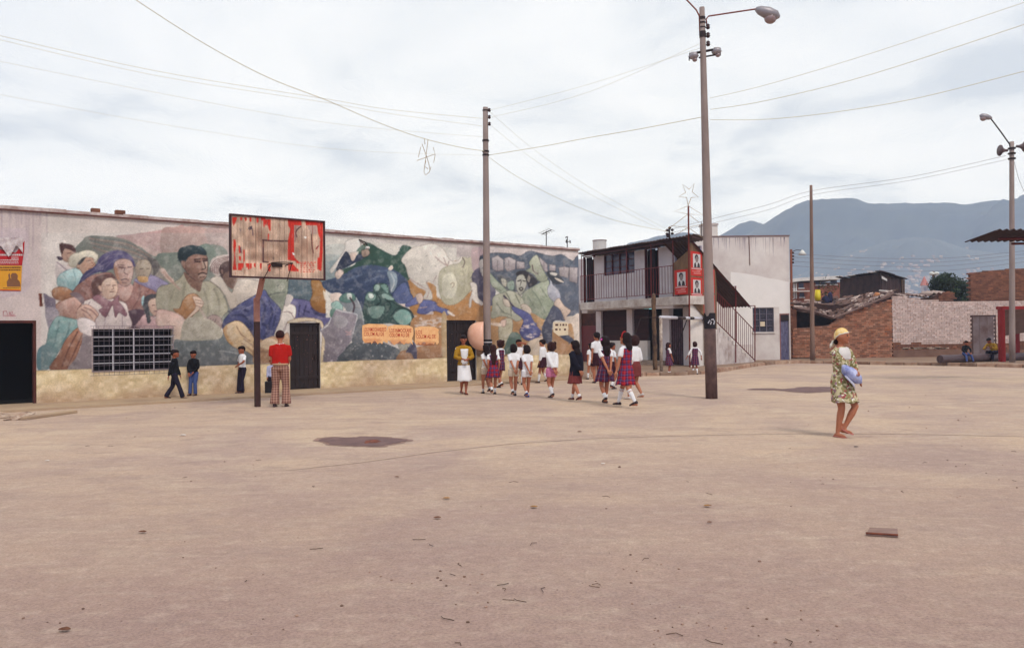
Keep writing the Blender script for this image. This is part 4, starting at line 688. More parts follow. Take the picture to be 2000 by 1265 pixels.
m = MB(); m.box(FA, -.1, -.04, -.27, .006, .02, 2.02); m.box(FA, -1.14, -.1, -.27, .006, 1.96, 2.02); m.build('door_frame', mat('rust_red_frame', (92, 42, 32), c2=(60, 30, 26), scale=6), T, label='rust red frame of the open doorway at the far left')
# window with bars
W_ = MB(); a0, a1, z0, z1 = 1.14, 3.06, .74, 1.82
W_.box(FA, a0, a0+.025, -.03, .02, z0, z1); W_.box(FA, a1-.025, a1, -.03, .02, z0, z1); W_.box(FA, a0+.025, a1-.025, -.03, .02, z0, z0+.02); W_.box(FA, a0+.025, a1-.025, -.03, .02, z1-.02, z1)
wf = W_.build('window', mat('window_frame_paint', (178, 160, 156)), T, label='wide barred window under the painted children')
for k in range(1, 4): a = a0+(a1-a0)*k/4; q = MB(); q.box(FA, a-.012, a+.012, -.02, .004, z0+.02, z1-.02); q.build('mullion', whitepaint, wf)
for k in range(1, 5): z = z0+(z1-z0)*k/5; q = MB(); q.box(FA, a0+.025, a1-.025, .005, .022, z-.01, z+.01); q.build('glazing_bar', whitepaint, wf)
gb = mat('thin_grille_bar', (120, 108, 116), var=.2, rough=.5)
for k in range(17): a = a0+.03+(a1-a0-.06)*k/16; q = MB(); q.tube([FA.w(a, .10, z0-.08), FA.w(a, .10, z1+.06)], .0042, 4); q.build('grille_bar', gb, wf)
for k in range(11): z = z0-.08+(z1-z0+.14)*k/10; q = MB(); q.tube([FA.w(a0-.02, .11, z), FA.w(a1+.02, .11, z)], .0042, 4); q.build('grille_bar', gb, wf)
for a in (a0-.02, a1+.02):
    for z in (z0-.08, z1+.06): bar(FA.w(a, 0, z), FA.w(a, .11, z), .006, 'grille_bracket', gb, wf, 4)
for q_ in [(a0, a0+.9, 1.1, 1.6), ]:
    pass
# loose bricks, antennas on the parapet
for px, w_, lb in [(178, 18, 'flat loose brick lying on the parapet, left of the two'), (225, 20, 'broken rough brick tilted on the parapet, right of the two')]:
    a, z = FA.px(px, 408); a2, _ = FA.px(px+w_, 408); o = MB(); o.box(Frame(FA.w(a, 0, 4.72), FA.u[:2]+np.array([.08, 0])), 0, a2-a, -.16, 0, -.02, .09); q = o.build('loose_brick', brick_d, None, bevel=.012); tag(q, lb, 'brick', 'loose bricks on the parapet')
def antenna(px, py0, py1, a_d, lb, dirs):
    Y = 31.5; b = V(px, py0, Y); tpt = V(px, py1, Y); t = thing('tv_antenna', b, lb, 'antenna'); bar(b, tpt, .02, 'mast', darkmetal, t, 5)
    L = tpt[2]
    for nm, pts, r in dirs: o = MB(); o.tube([V(x, y, Y) for x, y in pts], r, 4); o.build(nm, darkmetal, t)
antenna(1067, 489, 451, 0, 'spiky television antenna on a mast above the mural wall', [('boom', [(1058, 458), (1077, 449)], .016)] + [('element', [(x-7, y-3), (x+7, y+2)], .008) for x, y in ((1059, 457), (1063, 455), (1067, 453), (1072, 451), (1076, 449))])
antenna(1108, 491, 462, 0, 'short antenna mast with small crossbars above the mural wall', [('element', [(1104, 472), (1113, 472)], .014), ('element', [(1106, 468), (1107, 475)], .02), ('element', [(1113, 469), (1114, 475)], .02), ('element', [(1104, 464), (1109, 462)], .02)])
# security lamp on mural wall
t = thing('wall_lamp', FA.w(*[FA.px(712, 480)[0], 0, FA.px(712, 480)[1]]), 'small dark lamp bracket fixed high on the mural wall', 'lamp'); o = MB(); a, z = FA.px(712, 475); o.tube([FA.w(a-.18, 0, z+.1), FA.w(a-.05, .18, z), FA.w(a, .2, z-.1)], .018, 6); o.build('bracket', darkmetal, t); o = MB(); o.ball(FA.w(a, .2, z-.16), (.07, .07, .05), 8, 5); o.build('lamp_head', palesheet, t)
# ------------------------------------------------------------------ posters helper
def text_mesh(s, size, fr, a, d, z, m, parent, name='lettering'):
    cu = bpy.data.curves.new('t', 'FONT'); cu.body = s; cu.size = size; cu.offset = .012*size; cu.extrude = 0; cu.resolution_u = 2; ob = bpy.data.objects.new('t', cu); COL.objects.link(ob)
    dg = bpy.context.evaluated_depsgraph_get(); me = bpy.data.meshes.new_from_object(ob.evaluated_get(dg)); bpy.data.objects.remove(ob)
    vs = [fr.w(a+v.co.x, d, z+v.co.y)-wloc(parent) for v in me.vertices]
    for v, q in zip(me.vertices, vs): v.co = Vector([float(x) for x in q])
    me.materials.clear(); me.materials.append(m); o = bpy.data.objects.new(name, me); COL.objects.link(o); o.parent = parent; return o
def sheet(fr, poly, d, name, m, parent=None, curl=0):
    o = MB(); o.prism(fr, poly, d-.003, d); return o.build(name, m, parent)
orange_paper = pmat('orange_poster_paper', (236, 186, 132), c2=(222, 160, 104), scale=9, k=1.1); red_ink = pmat('red_ink', (186, 42, 30))
for (x0, x1, yt, yb, lb, sd_, tx) in [(708, 757, 633, 672, 'torn orange poster with red lettering, left of the three on the mural', 1, ('LOS INMOCKARELECO', 'COLOM ALI DE')), (758, 806, 635, 674, 'torn orange poster with red lettering, middle of the three on the mural', 2, ('LOS INMOCKARE', 'COLOM ALI DE')), (810, 857, 638, 674, 'torn orange poster with red lettering, nearest the dark plank door', 3, ('LOS', 'COLOM ALI DE'))]:
    rr = random.Random(sd_); pts = [(x0, yt+2), (x0+12, yt-1), (x1-8, yt), (x1, yt+2+sd_)]; pts += [(x1+rr.uniform(-1.5, 1.5), yt+q) for q in (10, 18, 26)]
    xx = x1
    while xx > x0+3: pts.append((xx, yb-rr.uniform(0, 8))); xx -= rr.uniform(2.5, 5)
    pts += [(x0+rr.uniform(-1.5, 1.5), yt+q) for q in (30, 20, 10)]
    P2 = [FA.px(x, y, .008) for x, y in pts]; c = FA.px((x0+x1)/2, (yt+yb)/2); t = thing('torn_poster', FA.w(c[0], 0, c[1]), lb, 'poster', 'torn orange posters on the mural')
    sheet(FA, P2, .011, 'paper', orange_paper, t); sz = FA.px(x0, yt+5)[1]-FA.px(x0, yt+13.5)[1]
    wid = FA.px(x1, yt)[0]-FA.px(x0, yt)[0]
    a, z = FA.px(x0+2, yt+14, .0)
    for li, s in enumerate(tx):
        ob = text_mesh(s, sz*1.25, FA, 0, .013, 0, red_ink, t); vs = np.array([v.co[:] for v in ob.data.vertices])+wloc(t); aa = (vs-FA.o) @ FA.u; sc_ = ((wid*.9 if not (sd_ == 3 and li == 0) else wid*.25)*(1 if li == 0 else .9))/max(aa.max(), .01)
        for v, q in zip(ob.data.vertices, vs):
            A_, Z_ = (q-FA.o) @ FA.u, q[2]; v.co = Vector([float(x) for x in FA.w(a+A_*sc_, .013, z+Z_-li*sz*1.05)-wloc(t)])
    fin = MB(); 
    for k in range(4): zz_ = z-sz*1.9-k*.032; fin.box(FA, a+.05*(k % 2), a+wid*rr.uniform(.6, .86), .0115, .013, zz_, zz_+.012)
    fin.build('small_print', pmat('faded_orange_ink', (206, 120, 80)), t, kind='stuff')
# white notice near the corner
P2 = [FA.px(x, y, .008) for x, y in [(1080, 629), (1109, 629), (1110, 654), (1091, 656), (1081, 648)]]; c = FA.px(1095, 640); t = thing('paper_notice', FA.w(c[0], 0, c[1]), 'small cream notice with a torn corner pasted near the end of the mural', 'notice'); sheet(FA, P2, .011, 'paper', pmat('cream_paper', (224, 204, 172)), t)
fin = MB()
for x, y, w_ in [(1084, 634, 6), (1093, 634, 2.5), (1098, 634, 4), (1104, 634, 2.5), (1084, 643, 4.5), (1092, 643, 2.5), (1101, 643, 4)]:
    a, z = FA.px(x, y); b, _ = FA.px(x+w_, y); fin.box(FA, a, b, .0115, .013, z-.04, z+.03)
fin.build('print', pmat('brown_ink', (96, 56, 50)), t, kind='stuff')
# left posters
t = thing('red_poster', FA.w(FA.px(20, 490)[0], 0, FA.px(20, 490)[1]), 'red poster with white printed lines and peeling top at the far left wall', 'poster')
sheet(FA, [FA.px(x, y, .01) for x, y in [(-26, 486), (10, 488), (30, 494), (40, 482), (48, 470), (47, 490), (43, 518), (-26, 517)]], .013, 'paper', pmat('dull_red_paper', (178, 34, 40)), t)
fin = MB()
for k, (xa, xb, y, h_) in enumerate([(-20, 45, 496, 3.6), (22, 36, 502, 1.4), (22, 36, 504.5, 1.4), (-20, 36, 507, 1.8), (-10, 36, 510.5, 1.3), (-10, 36, 513.5, 1.3)]):
    x = xa
    rr = random.Random(k)
    while x < xb: w_ = rr.uniform(.8, 3.4); a, z = FA.px(x, y); b, z2 = FA.px(min(x+w_, xb), y+h_); fin.box(FA, a, b, .0135, .015, z2, z); x += w_+.8
fin.build('white_print', paper_white, t, kind='stuff')
cr_ = MB(); nn_ = 16; vs = []
for i in range(nn_):
    for j in range(7):
        x = -26+70*i/(nn_-1); y = 464+(j/6)*(24+8*math.sin(i*.9)+(6 if 8 < i < 12 else 0)) ; a, z = FA.px(x, y, 0); vs.append(FA.w(a, .02+.05*(j/6)**1.5*(1+.6*math.sin(i*2.3+j)), z))
cr_.add(vs, [(i*7+j, i*7+j+1, (i+1)*7+j+1, (i+1)*7+j) for i in range(nn_-1) for j in range(6)]); q = cr_.build('peeling_paper', mat('crumpled_paper', (216, 204, 198), c2=(160, 140, 140), scale=8, bump=.6), t); q.modifiers.new('thickness', 'SOLIDIFY').thickness = .002
t = thing('yellow_poster', FA.w(FA.px(20, 540)[0], 0, FA.px(20, 540)[1]), 'yellow poster with dark lettering and a printed figure at the far left wall', 'poster')
sheet(FA, [FA.px(x, y, .01) for x, y in [(-26, 518), (43, 519), (41, 568), (-26, 566)]], .012, 'paper', pmat('ochre_poster', (216, 152, 44)), t); sheet(FA, [FA.px(x, y, .01) for x, y in [(-26, 565), (40, 566.2), (40, 568), (-26, 567)]], .0145, 'red_edge', red_ink, t)
fin = MB()
for k, (xa, xb, y, h_) in enumerate([(-20, 40, 521, 3.2), (-20, 40, 526, 2.6), (6, 38, 562, 1.4)]):
    x = xa; rr = random.Random(k+9)
    while x < xb: w_ = rr.uniform(.8, 3); a, z = FA.px(x, y); b, z2 = FA.px(min(x+w_, xb), y+h_); fin.box(FA, a, b, .0125, .014, z2, z); x += w_+.7
fin.build('dark_print', pmat('dark_brown_ink', (86, 52, 38)), t, kind='stuff')
sheet(FA, [FA.px(x, y, .01) for x, y in [(14, 560), (13, 550), (17, 544), (16, 536), (19, 533), (20, 542), (22, 545), (21, 537), (24, 533), (31, 533), (35, 538), (34, 545), (38, 549), (40, 555), (40, 560)]], .014, 'printed_figure', pmat('brown_print', (128, 86, 58)), t)
# ------------------------------------------------------------------ basketball post
T = thing('basketball_backboard', G(503, 794, 0), 'tall basketball post with a weathered plank backboard covered in torn red posters', 'backboard')
pb = G(503, 794, 0); FBk = Frame(pb + FA.n*.75, FA.u[:2]); FP = Frame(pb, FA.u[:2])
zs = V(505, 628, pb[1])[2]
o = MB(); o.box(FP, -.056, .056, -.056, .056, 0, zs); o.build('post', mat('black_post_paint', (44, 28, 28), c2=(66, 38, 34), scale=6, rough=.6), T, bevel=.006)
z2 = V(505, 582, pb[1])[2]; beam = mat('faded_pink_beam', (176, 128, 112), c2=(146, 96, 82), scale=4)
o = MB(); o.box(FP, -.054, .054, -.054, .054, zs, z2); o.build('post_upper', beam, T)
ptop = FBk.w(*[FBk.px(519, 545, -.1)[0], -.1, FBk.px(519, 545, -.1)[1]+.35]); o = MB(); o.tube([FP.w(0, 0, z2-.05), FP.w(.02, .1, z2+.08), ptop], .07, 4); o.build('bent_beam', beam, T)
CB = Canvas(200, 130, 1610, 1100, .32, (204, 172, 148)); RG['B'] = (0, 0, 1)
rr = random.Random(21); cb = CB
stre = np.array([rr.uniform(.82, 1.1) for _ in range(600)]); CB.c *= np.interp(CB.X[0], np.arange(600)*3+200, stre)[None, :, None]
nn1 = CB.noise(90)[..., None]; CB.c = CB.c*(.8+.34*nn1)
for q in [(620, 470, 260, 200), (990, 640, 170, 160), (1280, 640, 240, 220), (760, 760, 260, 120), (560, 720, 90, 160)]:
    dd = np.clip(1-np.hypot((CB.X-q[0])/q[2], (CB.Y-q[1])/q[3]), 0, 1)[..., None]; CB.c = CB.c*(1-.55*dd)+np.array((120, 84, 66))*.55*dd
RED = (196, 50, 38)
def rp_(pts): CB.poly('B', pts, RED, False, shade=.05)
def ragged(x0, y0, x1, y1, n, keepf):
    for k in range(n):
        x = x0+(x1-x0)*k/n; w = (x1-x0)/n
        if rr.random() < keepf: h = (y1-y0)*rr.uniform(.3, 1); CB.poly('B', [(x, y0), (x+w, y0), (x+w*.95, y0+h*rr.uniform(.6, 1)), (x+w*.5, y0+h), (x+w*.1, y0+h*rr.uniform(.5, 1))], RED, False, shade=.05)
rp_([(250, 180), (322, 182), (300, 250), (268, 310), (252, 250)]); ragged(330, 182, 800, 270, 14, .7); rp_([(765, 208), (810, 210), (808, 380), (790, 372), (765, 300)]); ragged(700, 210, 765, 340, 3, .9); rp_([(768, 420), (785, 420), (780, 520), (765, 520)])
rp_([(270, 500), (300, 510), (305, 600), (290, 700), (302, 850), (318, 950), (258, 948), (262, 880), (280, 760), (262, 600)]); ragged(330, 850, 680, 965, 12, .6); rp_([(340, 590), (365, 600), (385, 690), (350, 710)]); rp_([(345, 740), (378, 750), (378, 815), (350, 800)]); rp_([(410, 660), (430, 650), (432, 800), (415, 860)]); rp_([(330, 860), (385, 850), (392, 950), (330, 950)])
rp_([(1060, 215), (1250, 222), (1262, 300), (1150, 296), (1148, 560), (1150, 760), (1240, 850), (1190, 850), (1170, 820), (1055, 800), (1060, 520), (1095, 350), (1062, 300)]); rp_([(1310, 228), (1570, 238), (1565, 700), (1545, 960), (1500, 940), (1520, 700), (1528, 500), (1500, 420), (1480, 300), (1320, 296)]); rp_([(1490, 760), (1512, 770), (1508, 930), (1486, 940)])
rp_([(780, 850), (808, 850), (806, 965), (762, 962)]); rp_([(1062, 850), (1130, 860), (1220, 950), (1215, 970), (1065, 962)]); 
for yy in (830, 850, 875, 905, 935, 965):
    x = 1240
    while x < 1450: w = rr.uniform(12, 40); CB.poly('B', [(x, yy), (x+w, yy+2), (x+w-4, yy+14), (x+2, yy+13)], RED, False, shade=0); x += w+rr.uniform(8, 22)
CB.poly('B', [(1150, 300), (1260, 300), (1180, 400), (1190, 470), (1155, 560)], (160, 132, 122), False); CB.poly('B', [(1340, 300), (1480, 305), (1480, 420), (1400, 430)], (168, 140, 128), False); CB.stroke('B', [(1250, 315), (1195, 360), (1175, 410), (1190, 465)], (74, 50, 48), 9); CB.stroke('B', [(1400, 430), (1410, 600), (1430, 700)], (84, 50, 44), 9); CB.stroke('B', [(1470, 640), (1500, 600)], (120, 30, 30), 10)
CB.poly('B', [(480, 340), (520, 310), (535, 350), (500, 370)], (60, 60, 74), False); CB.stroke('B', [(530, 310), (545, 380), (550, 440)], (64, 50, 60), 7); CB.stroke('B', [(370, 620), (378, 690)], (60, 60, 72), 9); CB.stroke('B', [(360, 350), (375, 380)], (130, 110, 110), 8); CB.poly('B', [(1120, 690), (1150, 700), (1160, 735), (1130, 725)], (236, 228, 222), False); CB.poly('B', [(1290, 460), (1330, 460), (1325, 490), (1300, 488)], (230, 222, 214), False)
for q in [[(690, 512), (820, 524), (1050, 528)], [(700, 512), (700, 830)], [(705, 826), (770, 834)]]: CB.stroke('B', q, (70, 42, 42), 12, False, .85)
CB.poly('B', [(842, 765), (858, 768), (856, 795), (844, 790)], (30, 20, 24), False)
for k in range(150):
    x, y = rr.uniform(240, 1560), rr.uniform(200, 1000); CB.stroke('B', [(x, y), (x+rr.uniform(-3, 3), y+rr.uniform(20, 110))], rr.choice([(150, 110, 90), (226, 206, 186), (120, 76, 60), (170, 70, 56)]), rr.uniform(1.5, 3.5), False, .45)
CB.blur()
cl = FBk.px(448, 420)[0]; crr = FBk.px(634, 430)[0]; zt_ = (FBk.px(447, 419)[1]+FBk.px(635, 430)[1])/2; zb_ = (FBk.px(448, 543)[1]+FBk.px(634, 546)[1])/2
fm = mat('dark_backboard_frame', (62, 28, 30), rough=.6); FW = .035
o = MB(); o.box(FBk, cl, cl+FW, -.05, .03, zb_, zt_); o.box(FBk, crr-FW, crr, -.05, .03, zb_, zt_); o.box(FBk, cl+FW, crr-FW, -.05, .03, zb_, zb_+FW); o.box(FBk, cl+FW, crr-FW, -.05, .03, zt_-FW, zt_); o.build('frame', fm, T)
bm_ = vcol_mat('weathered_poster_board', .85, .1); npk = 16; wpk = (crr-cl-2*FW)/npk
for k in range(npk):
    b0, b1 = cl+FW+wpk*k+.003, cl+FW+wpk*(k+1)-.003; off = random.uniform(-.006, .006); nx_, nz2 = 8, 90
    vs = [FBk.w(b0+(b1-b0)*i/nx_, off, zb_+FW+(zt_-zb_-2*FW)*j/nz2) for j in range(nz2+1) for i in range(nx_+1)]; fs = [(j*(nx_+1)+i, j*(nx_+1)+i+1, (j+1)*(nx_+1)+i+1, (j+1)*(nx_+1)+i) for j in range(nz2) for i in range(nx_)]
    q = MB(); q.add(vs, fs); q.box(FBk, b0, b1, off-.025, off-.0015, zb_+FW, zt_-FW); ob = q.build('plank', bm_, T)
    co2 = np.array([v.co[:] for v in ob.data.vertices])+wloc(T)-CC; w = co2 @ dv_; X = 1000+FPX*(co2 @ CR)/w; Y_ = 632.5-FPX*(co2 @ CU)/w
    c = CB.sample((X-420)*7.442, (Y_-400)*7.442)/255.; l = np.clip(np.where(c <= .04045, c/12.92, ((c+.055)/1.055)**2.4)*1.1, 0, .85)
    at = ob.data.color_attributes.new('paint', 'FLOAT_COLOR', 'POINT'); at.data.foreach_set('color', np.concatenate([l, np.ones((len(l), 1))], 1).astype('f').ravel())
a, z = FBk.px(551, 514, .33); rim = MB(); pts = [FBk.w(a+.225*math.cos(q), .33+.225*math.sin(q), z) for q in np.linspace(0, 2*math.pi, 25)]; rim.tube(pts, .011, 6); rim.build('rim', darkmetal, T, smooth=True)
for s_ in (-1, 1): bar(FBk.w(a+s_*.2, .0, z-.02), FBk.w(a+s_*.2, .25, z), .011, 'rim_bracket', darkmetal, T); bar(FBk.w(a+s_*.215, .33, z), FBk.w(a+s_*.27-.04, .0, z-.36), .009, 'rim_brace', darkmetal, T)
o = MB(); o.box(FBk, a-.12, a+.12, .02, .035, z-.06, z+.03); o.build('rim_plate', darkmetal, T)
# ------------------------------------------------------------------ poles
def pole(name, px, py, ptop, wb, wt, pxt, lb, m=concrete, seg=10, z0=0, base=None):
    b = G(px, py, z0); b[2] -= 0; tp = V(pxt, ptop, b[1]); t = thing(name, b, lb, 'pole'); o = MB(); rb, rt = wb*b[1]/FPX/2, wt*b[1]/FPX/2
    n = 9; o.tube([b+(tp-b)*k/(n-1)-[0, 0, .0] for k in range(n)], [rb+(rt-rb)*k/(n-1) for k in range(n)], seg); o.build('shaft', m, t, smooth=True); return t, b, tp
def ring(t, b, tp, py, rr_, h, m, name='band', bulge=0):
    k = (V(1000, py, b[1])[2]-V(1000, PRJ(b)[1], b[1])[2]); 
    f_ = 0
    for _ in range(40):
        c = b+(tp-b)*f_; e_ = PRJ(c)[1]-py; f_ += e_*.0008
    c = b+(tp-b)*f_; o = MB(); o.tube([c-[0, 0, h/2], c+[0, 0, h/2]], rr_, 12); o.build(name, m, t, smooth=False); return c
def insul(t, c, ox, n, dz):
    for k in range(n):
        o = MB(); q = c+np.array([ox, -.05, -dz*k]); o.tube([q+[0, 0, -.06], q+[0, 0, -.02], q, q+[0, 0, .03], q+[0, 0, .06]], [.03, .055, .035, .05, .025], 8); o.build('insulator', mat('brown_insulator', (58, 28, 26), rough=.3), t, smooth=True)
T1, b1, t1 = pole('utility_pole', 952, 744, 210, 16, 10, 948, 'tall grey concrete utility pole rising behind the walking girls', z0=.02)
ring(T1, b1, t1, 675, .165, .42, mat('black_band', (34, 28, 32)), 'black_band'); ring(T1, b1, t1, 668, .168, .03, whitepaint, 'pale_strap')
for q in (275, 296, 303): ring(T1, b1, t1, q, .115, .05, darkmetal, 'strap')
c = ring(T1, b1, t1, 216, .1, .03, darkmetal, 'strap'); insul(T1, c, .13, 3, .23)
# telephone hood beside the pole
t = thing('telephone_hood', b1+[-.3, 0, 0], 'rounded pale pink telephone hood mounted on the side of the utility pole', 'telephone'); hd = MB(); cz = (V(930, 628, b1[1])[2]+V(930, 685, b1[1])[2])/2; hh_ = (V(930, 628, b1[1])[2]-V(930, 685, b1[1])[2])/2; wd = 37*b1[1]/FPX
rings = []
for i in range(13):
    v = i/12; z_ = cz+hh_*math.cos(math.pi*v)*(1); s2 = max(.02, math.sin(math.pi*v))**.75; skew = .12*(1-v)
    rings.append([np.array([b1[0]-.1-wd*s2*max(0, math.cos(q))*(1.0-.25*v)-0*skew, b1[1]-.02+.40*s2*math.sin(q), z_]) for q in np.linspace(-math.pi/2, math.pi/2, 15)])
m_ = 15; vs = [q for R_ in rings for q in R_]; hd.add(vs, [(i*m_+k, i*m_+k+1, (i+1)*m_+k+1, (i+1)*m_+k) for i in range(12) for k in range(14)])
q = hd.build('shell', mat('pink_fibreglass', (230, 186, 160), c2=(212, 150, 120), scale=1.2, rough=.35, spec=.5, bump=0, k=1.1), t, smooth=True); q.modifiers.new('thickness', 'SOLIDIFY').thickness = .02
o = MB(); fr = Frame((b1[0]-.13, b1[1]-.1, 0), (1, 0)); o.box(fr, -.16, .0, -.1, .1, cz-.22, cz+.22); o.build('telephone_box', darkmetal, t)
T2, b2, t2 = pole('street_lamp', 1390, 778, 15, 23, 10.5, 1371, 'tallest concrete lamp post in front of the balcony house, black painted base', z0=0)
T2['category'] = 'street lamp'
bc = b2; o = MB(); zl = V(1387, 642, b2[1])[2]; ax = (t2-b2)/(t2-b2)[2]
o.tube([b2+[0, 0, 0.001], b2+ax*zl], [.1415, .1365], 12); o.build('painted_base', mat('dark_brown_paint', (74, 54, 52), c2=(110, 84, 76), scale=5), T2, smooth=True)
zl2 = V(1387, 617, b2[1])[2]; o = MB(); n = 14; ring_b = [b2+ax*(zl+.002)+np.array([.1365*math.cos(2*math.pi*k/n), .1365*math.sin(2*math.pi*k/n), 0]) for k in range(n)]; ring_t = [b2+ax*(zl2+(.07 if k % 3 else -.05))+np.array([.136*math.cos(2*math.pi*k/n), .136*math.sin(2*math.pi*k/n), 0]) for k in range(n)]; o.loft([ring_b, ring_t]); o.build('black_patch', mat('black_band', (34, 28, 32)), T2)
sc = MB(); q0 = b2+ax*((zl+zl2)/2); 
for pts in [[(-.07, -.02), (-.03, .05), (.0, .01), (-.02, -.05)], [(.0, .06), (.05, .07), (.08, .02), (.06, -.05)]]: sc.tube([q0+[x, -.142+abs(x)*.3, z] for x, z in pts], .013, 4)
sc.build('painted_mark', whitepaint, T2)
c = ring(T2, b2, t2, 36, .075, .06, darkmetal, 'strap'); ring(T2, b2, t2, 45, .077, .03, darkmetal, 'strap'); ring(T2, b2, t2, 68, .08, .14, darkmetal, 'strap'); c2 = ring(T2, b2, t2, 54, .078, .02, darkmetal, 'strap'); insul(T2, c2+[0, 0, 0], .115, 3, .2)
Y2 = b2[1]; rustred = mat('rusty_red_arm', (130, 52, 34), rough=.6)
o = MB(); o.tube([V(1381, 52, Y2), V(1379, 38, Y2), V(1384, 32, Y2), V(1430, 25, Y2-.2), V(1477, 18, Y2-.4)], .018, 6); o.build('lamp_arm', rustred, T2, smooth=True)
o = MB(); o.tube([V(1367, 70, Y2), V(1366, 32, Y2), V(1360, 20, Y2), V(1338, -3, Y2), V(1310, -30, Y2)], .018, 6); o.build('lamp_arm', rustred, T2, smooth=True)
def lamphead(t, x0, y0, x1, y1, Y, flip=1):
    k = Y/FPX; a_ = V(x0, y0, Y); b_ = V(x1, y1, Y); d_ = b_-a_; L = np.linalg.norm(d_); d_ /= L; dn = np.cross(d_, [0, 1, 0]); dn = dn*(-1 if dn[2] > 0 else 1)
    o = MB(); o.tube([a_+d_*L*q-dn*L*.1*q for q in (0, .15, .5, .85, 1)], [L*.08, L*.17, L*.24, L*.2, L*.05], 10); o.build('lamp_housing', mat('grey_lamp_housing', (158, 150, 152), rough=.4, metal=.3), t, smooth=True)
    o = MB(); c = a_+d_*L*.68+dn*L*.1; o.ball(c, (L*.25, L*.2, L*.22), 12, 8); o.build('lamp_glass', mat('dull_lamp_glass', (150, 126, 122), rough=.15, bump=0, spec=.6), t, smooth=True)
lamphead(T2, 1476, 18, 1521, 38, Y2-.4)
o = MB(); o.tube([V(1347, 106, Y2), V(1406, 95, Y2)], .03, 4); o.tube([V(1365, 113, Y2), V(1400, 107, Y2)], .02, 4); o.tube([V(1347, 104, Y2), V(1346, 119, Y2)], .012, 4); o.tube([V(1407, 94, Y2), V(1407, 109, Y2)], .012, 4); o.build('crossarm', darkmetal, T2)
for x, y in [(1355, 113), (1400, 104)]: o = MB(); o.tube([V(x-8, y, Y2), V(x-3, y-4, Y2), V(x+3, y-4, Y2), V(x+8, y-1, Y2)], [.05, .09, .09, .04], 10); o.build('floodlight', mat('grey_lamp_housing', (1, 1, 1)), T2, smooth=True); o = MB(); o.ball(V(x+2, y+4, Y2), (.06, .06, .05), 8, 6); o.build('bulb_glass', mat('dull_lamp_glass', (1, 1, 1)), T2, smooth=True)
T3, b3, t3 = pole('utility_pole', 1587, 706, 362, 9.5, 5.5, 1584, 'plain thin grey brown pole with no fittings before the orange brick wall', mat('brown_grey_pole', (140, 112, 96), c2=(110, 84, 72), scale=2, stretch=(1, 1, .3)), z0=.05)
T4, b4, t4 = pole('street_lamp', 1977, 708, 277, 11, 8, 1976, 'concrete lamp post with horn loudspeakers at the right edge', z0=.1); T4['category'] = 'street lamp'; Y4 = b4[1]
o = MB(); o.tube([V(1974, 295, Y4), V(1972, 282, Y4), V(1955, 258, Y4), V(1936, 233, Y4)], .03, 6); o.build('lamp_arm', darkmetal, T4, smooth=True); lamphead(T4, 1937, 231, 1913, 228, Y4)
for s_, (x0, x1) in enumerate([(1968, 1953), (1985, 2002)]):
    o = MB(); y = 294 if s_ == 0 else 286; d_ = (x1-x0); pts = [V(x0+d_*q, y+0, Y4) for q in (0, .3, .6, .85, 1)]; o.tube(pts, [.05, .06, .1, .17, .24], 14); o.build('horn_loudspeaker', mat('grey_horn', (104, 84, 84), rough=.5), T4, smooth=True)
for q in (290, 300, 310): ring(T4, b4, t4, q, .15, .06, darkmetal, 'strap')
# overhead cables: real sagging curves between the poles
def cable(pts, Y0, Y1, r, lb, m=cable_m, grp='overhead cables over the square'):
    n = len(pts); L = [0]
    for i in range(1, n): L.append(L[-1]+math.hypot(pts[i][0]-pts[i-1][0], pts[i][1]-pts[i-1][1]))
    P_ = C.cr(pts, False, 6) if n > 2 else np.array([pts[0], pts[1]]); m_n = len(P_); o = MB(); out_ = []
    for i in range(m_n):
        u = i/(m_n-1); Y = 1/((1-u)/Y0+u/Y1); out_.append(V(P_[i][0], P_[i][1], Y))
    o.tube(out_, [r*.30*(1+q[1]/30) for q in out_], 4); ob = o.build('cable', m, None); tag(ob, lb, 'cable', grp); return out_
Y1c = b1[1]
cb1 = cable([(235, -22), (280, 10), (400, 86), (520, 150), (640, 197), (740, 240), (825, 270), (900, 288), (946, 295)], 12, Y1c, .016, 'thickest drooping cable from the upper left to the middle utility pole')
cable([(0, 70), (300, 138), (640, 194), (760, 214), (946, 232)], 16, Y1c, .01, 'faint upper cable crossing the sky from the left edge to the middle pole')
cable([(0, 78), (300, 147), (640, 201), (760, 222), (946, 247)], 16, Y1c, .008, 'faint cable just below the upper left one')
cable([(0, 120), (300, 180), (640, 240), (946, 268)], 16, Y1c, .006, 'very faint middle cable from the left edge to the middle pole')
cable([(0, 185), (300, 240), (640, 290), (946, 304)], 16, Y1c, .005, 'faintest lowest cable from the left edge to the middle pole')
cable([(955, 303), (1060, 286), (1150, 269), (1250, 252), (1376, 228)], Y1c, Y2, .016, 'cable from the middle pole to the tall lamp post')
cable([(1388, 234), (1500, 233), (1640, 218), (1800, 190), (2010, 137)], Y2, 12, .011, 'lowest of the cables running right from the tall lamp post')
cable([(1388, 214), (1500, 196), (1700, 146), (2010, 45)], Y2, 12, .011, 'middle cable running right from the tall lamp post')
cable([(1386, 192), (1500, 165), (1700, 105), (2010, 2)], Y2, 12, .009, 'upper cable running right from the tall lamp post')
cable([(955, 216), (1150, 165), (1380, 90)], Y1c, Y2, .007, 'thin cable rising from the middle pole to the insulators'); cable([(955, 230), (1150, 180), (1384, 78)], Y1c, Y2, .007, 'second thin cable rising from the middle pole to the insulators')
cable([(956, 308), (1010, 345), (1100, 392), (1200, 430), (1303, 452)], Y1c, 43, .014, 'drooping cable from the middle pole to the roof of the balcony house')
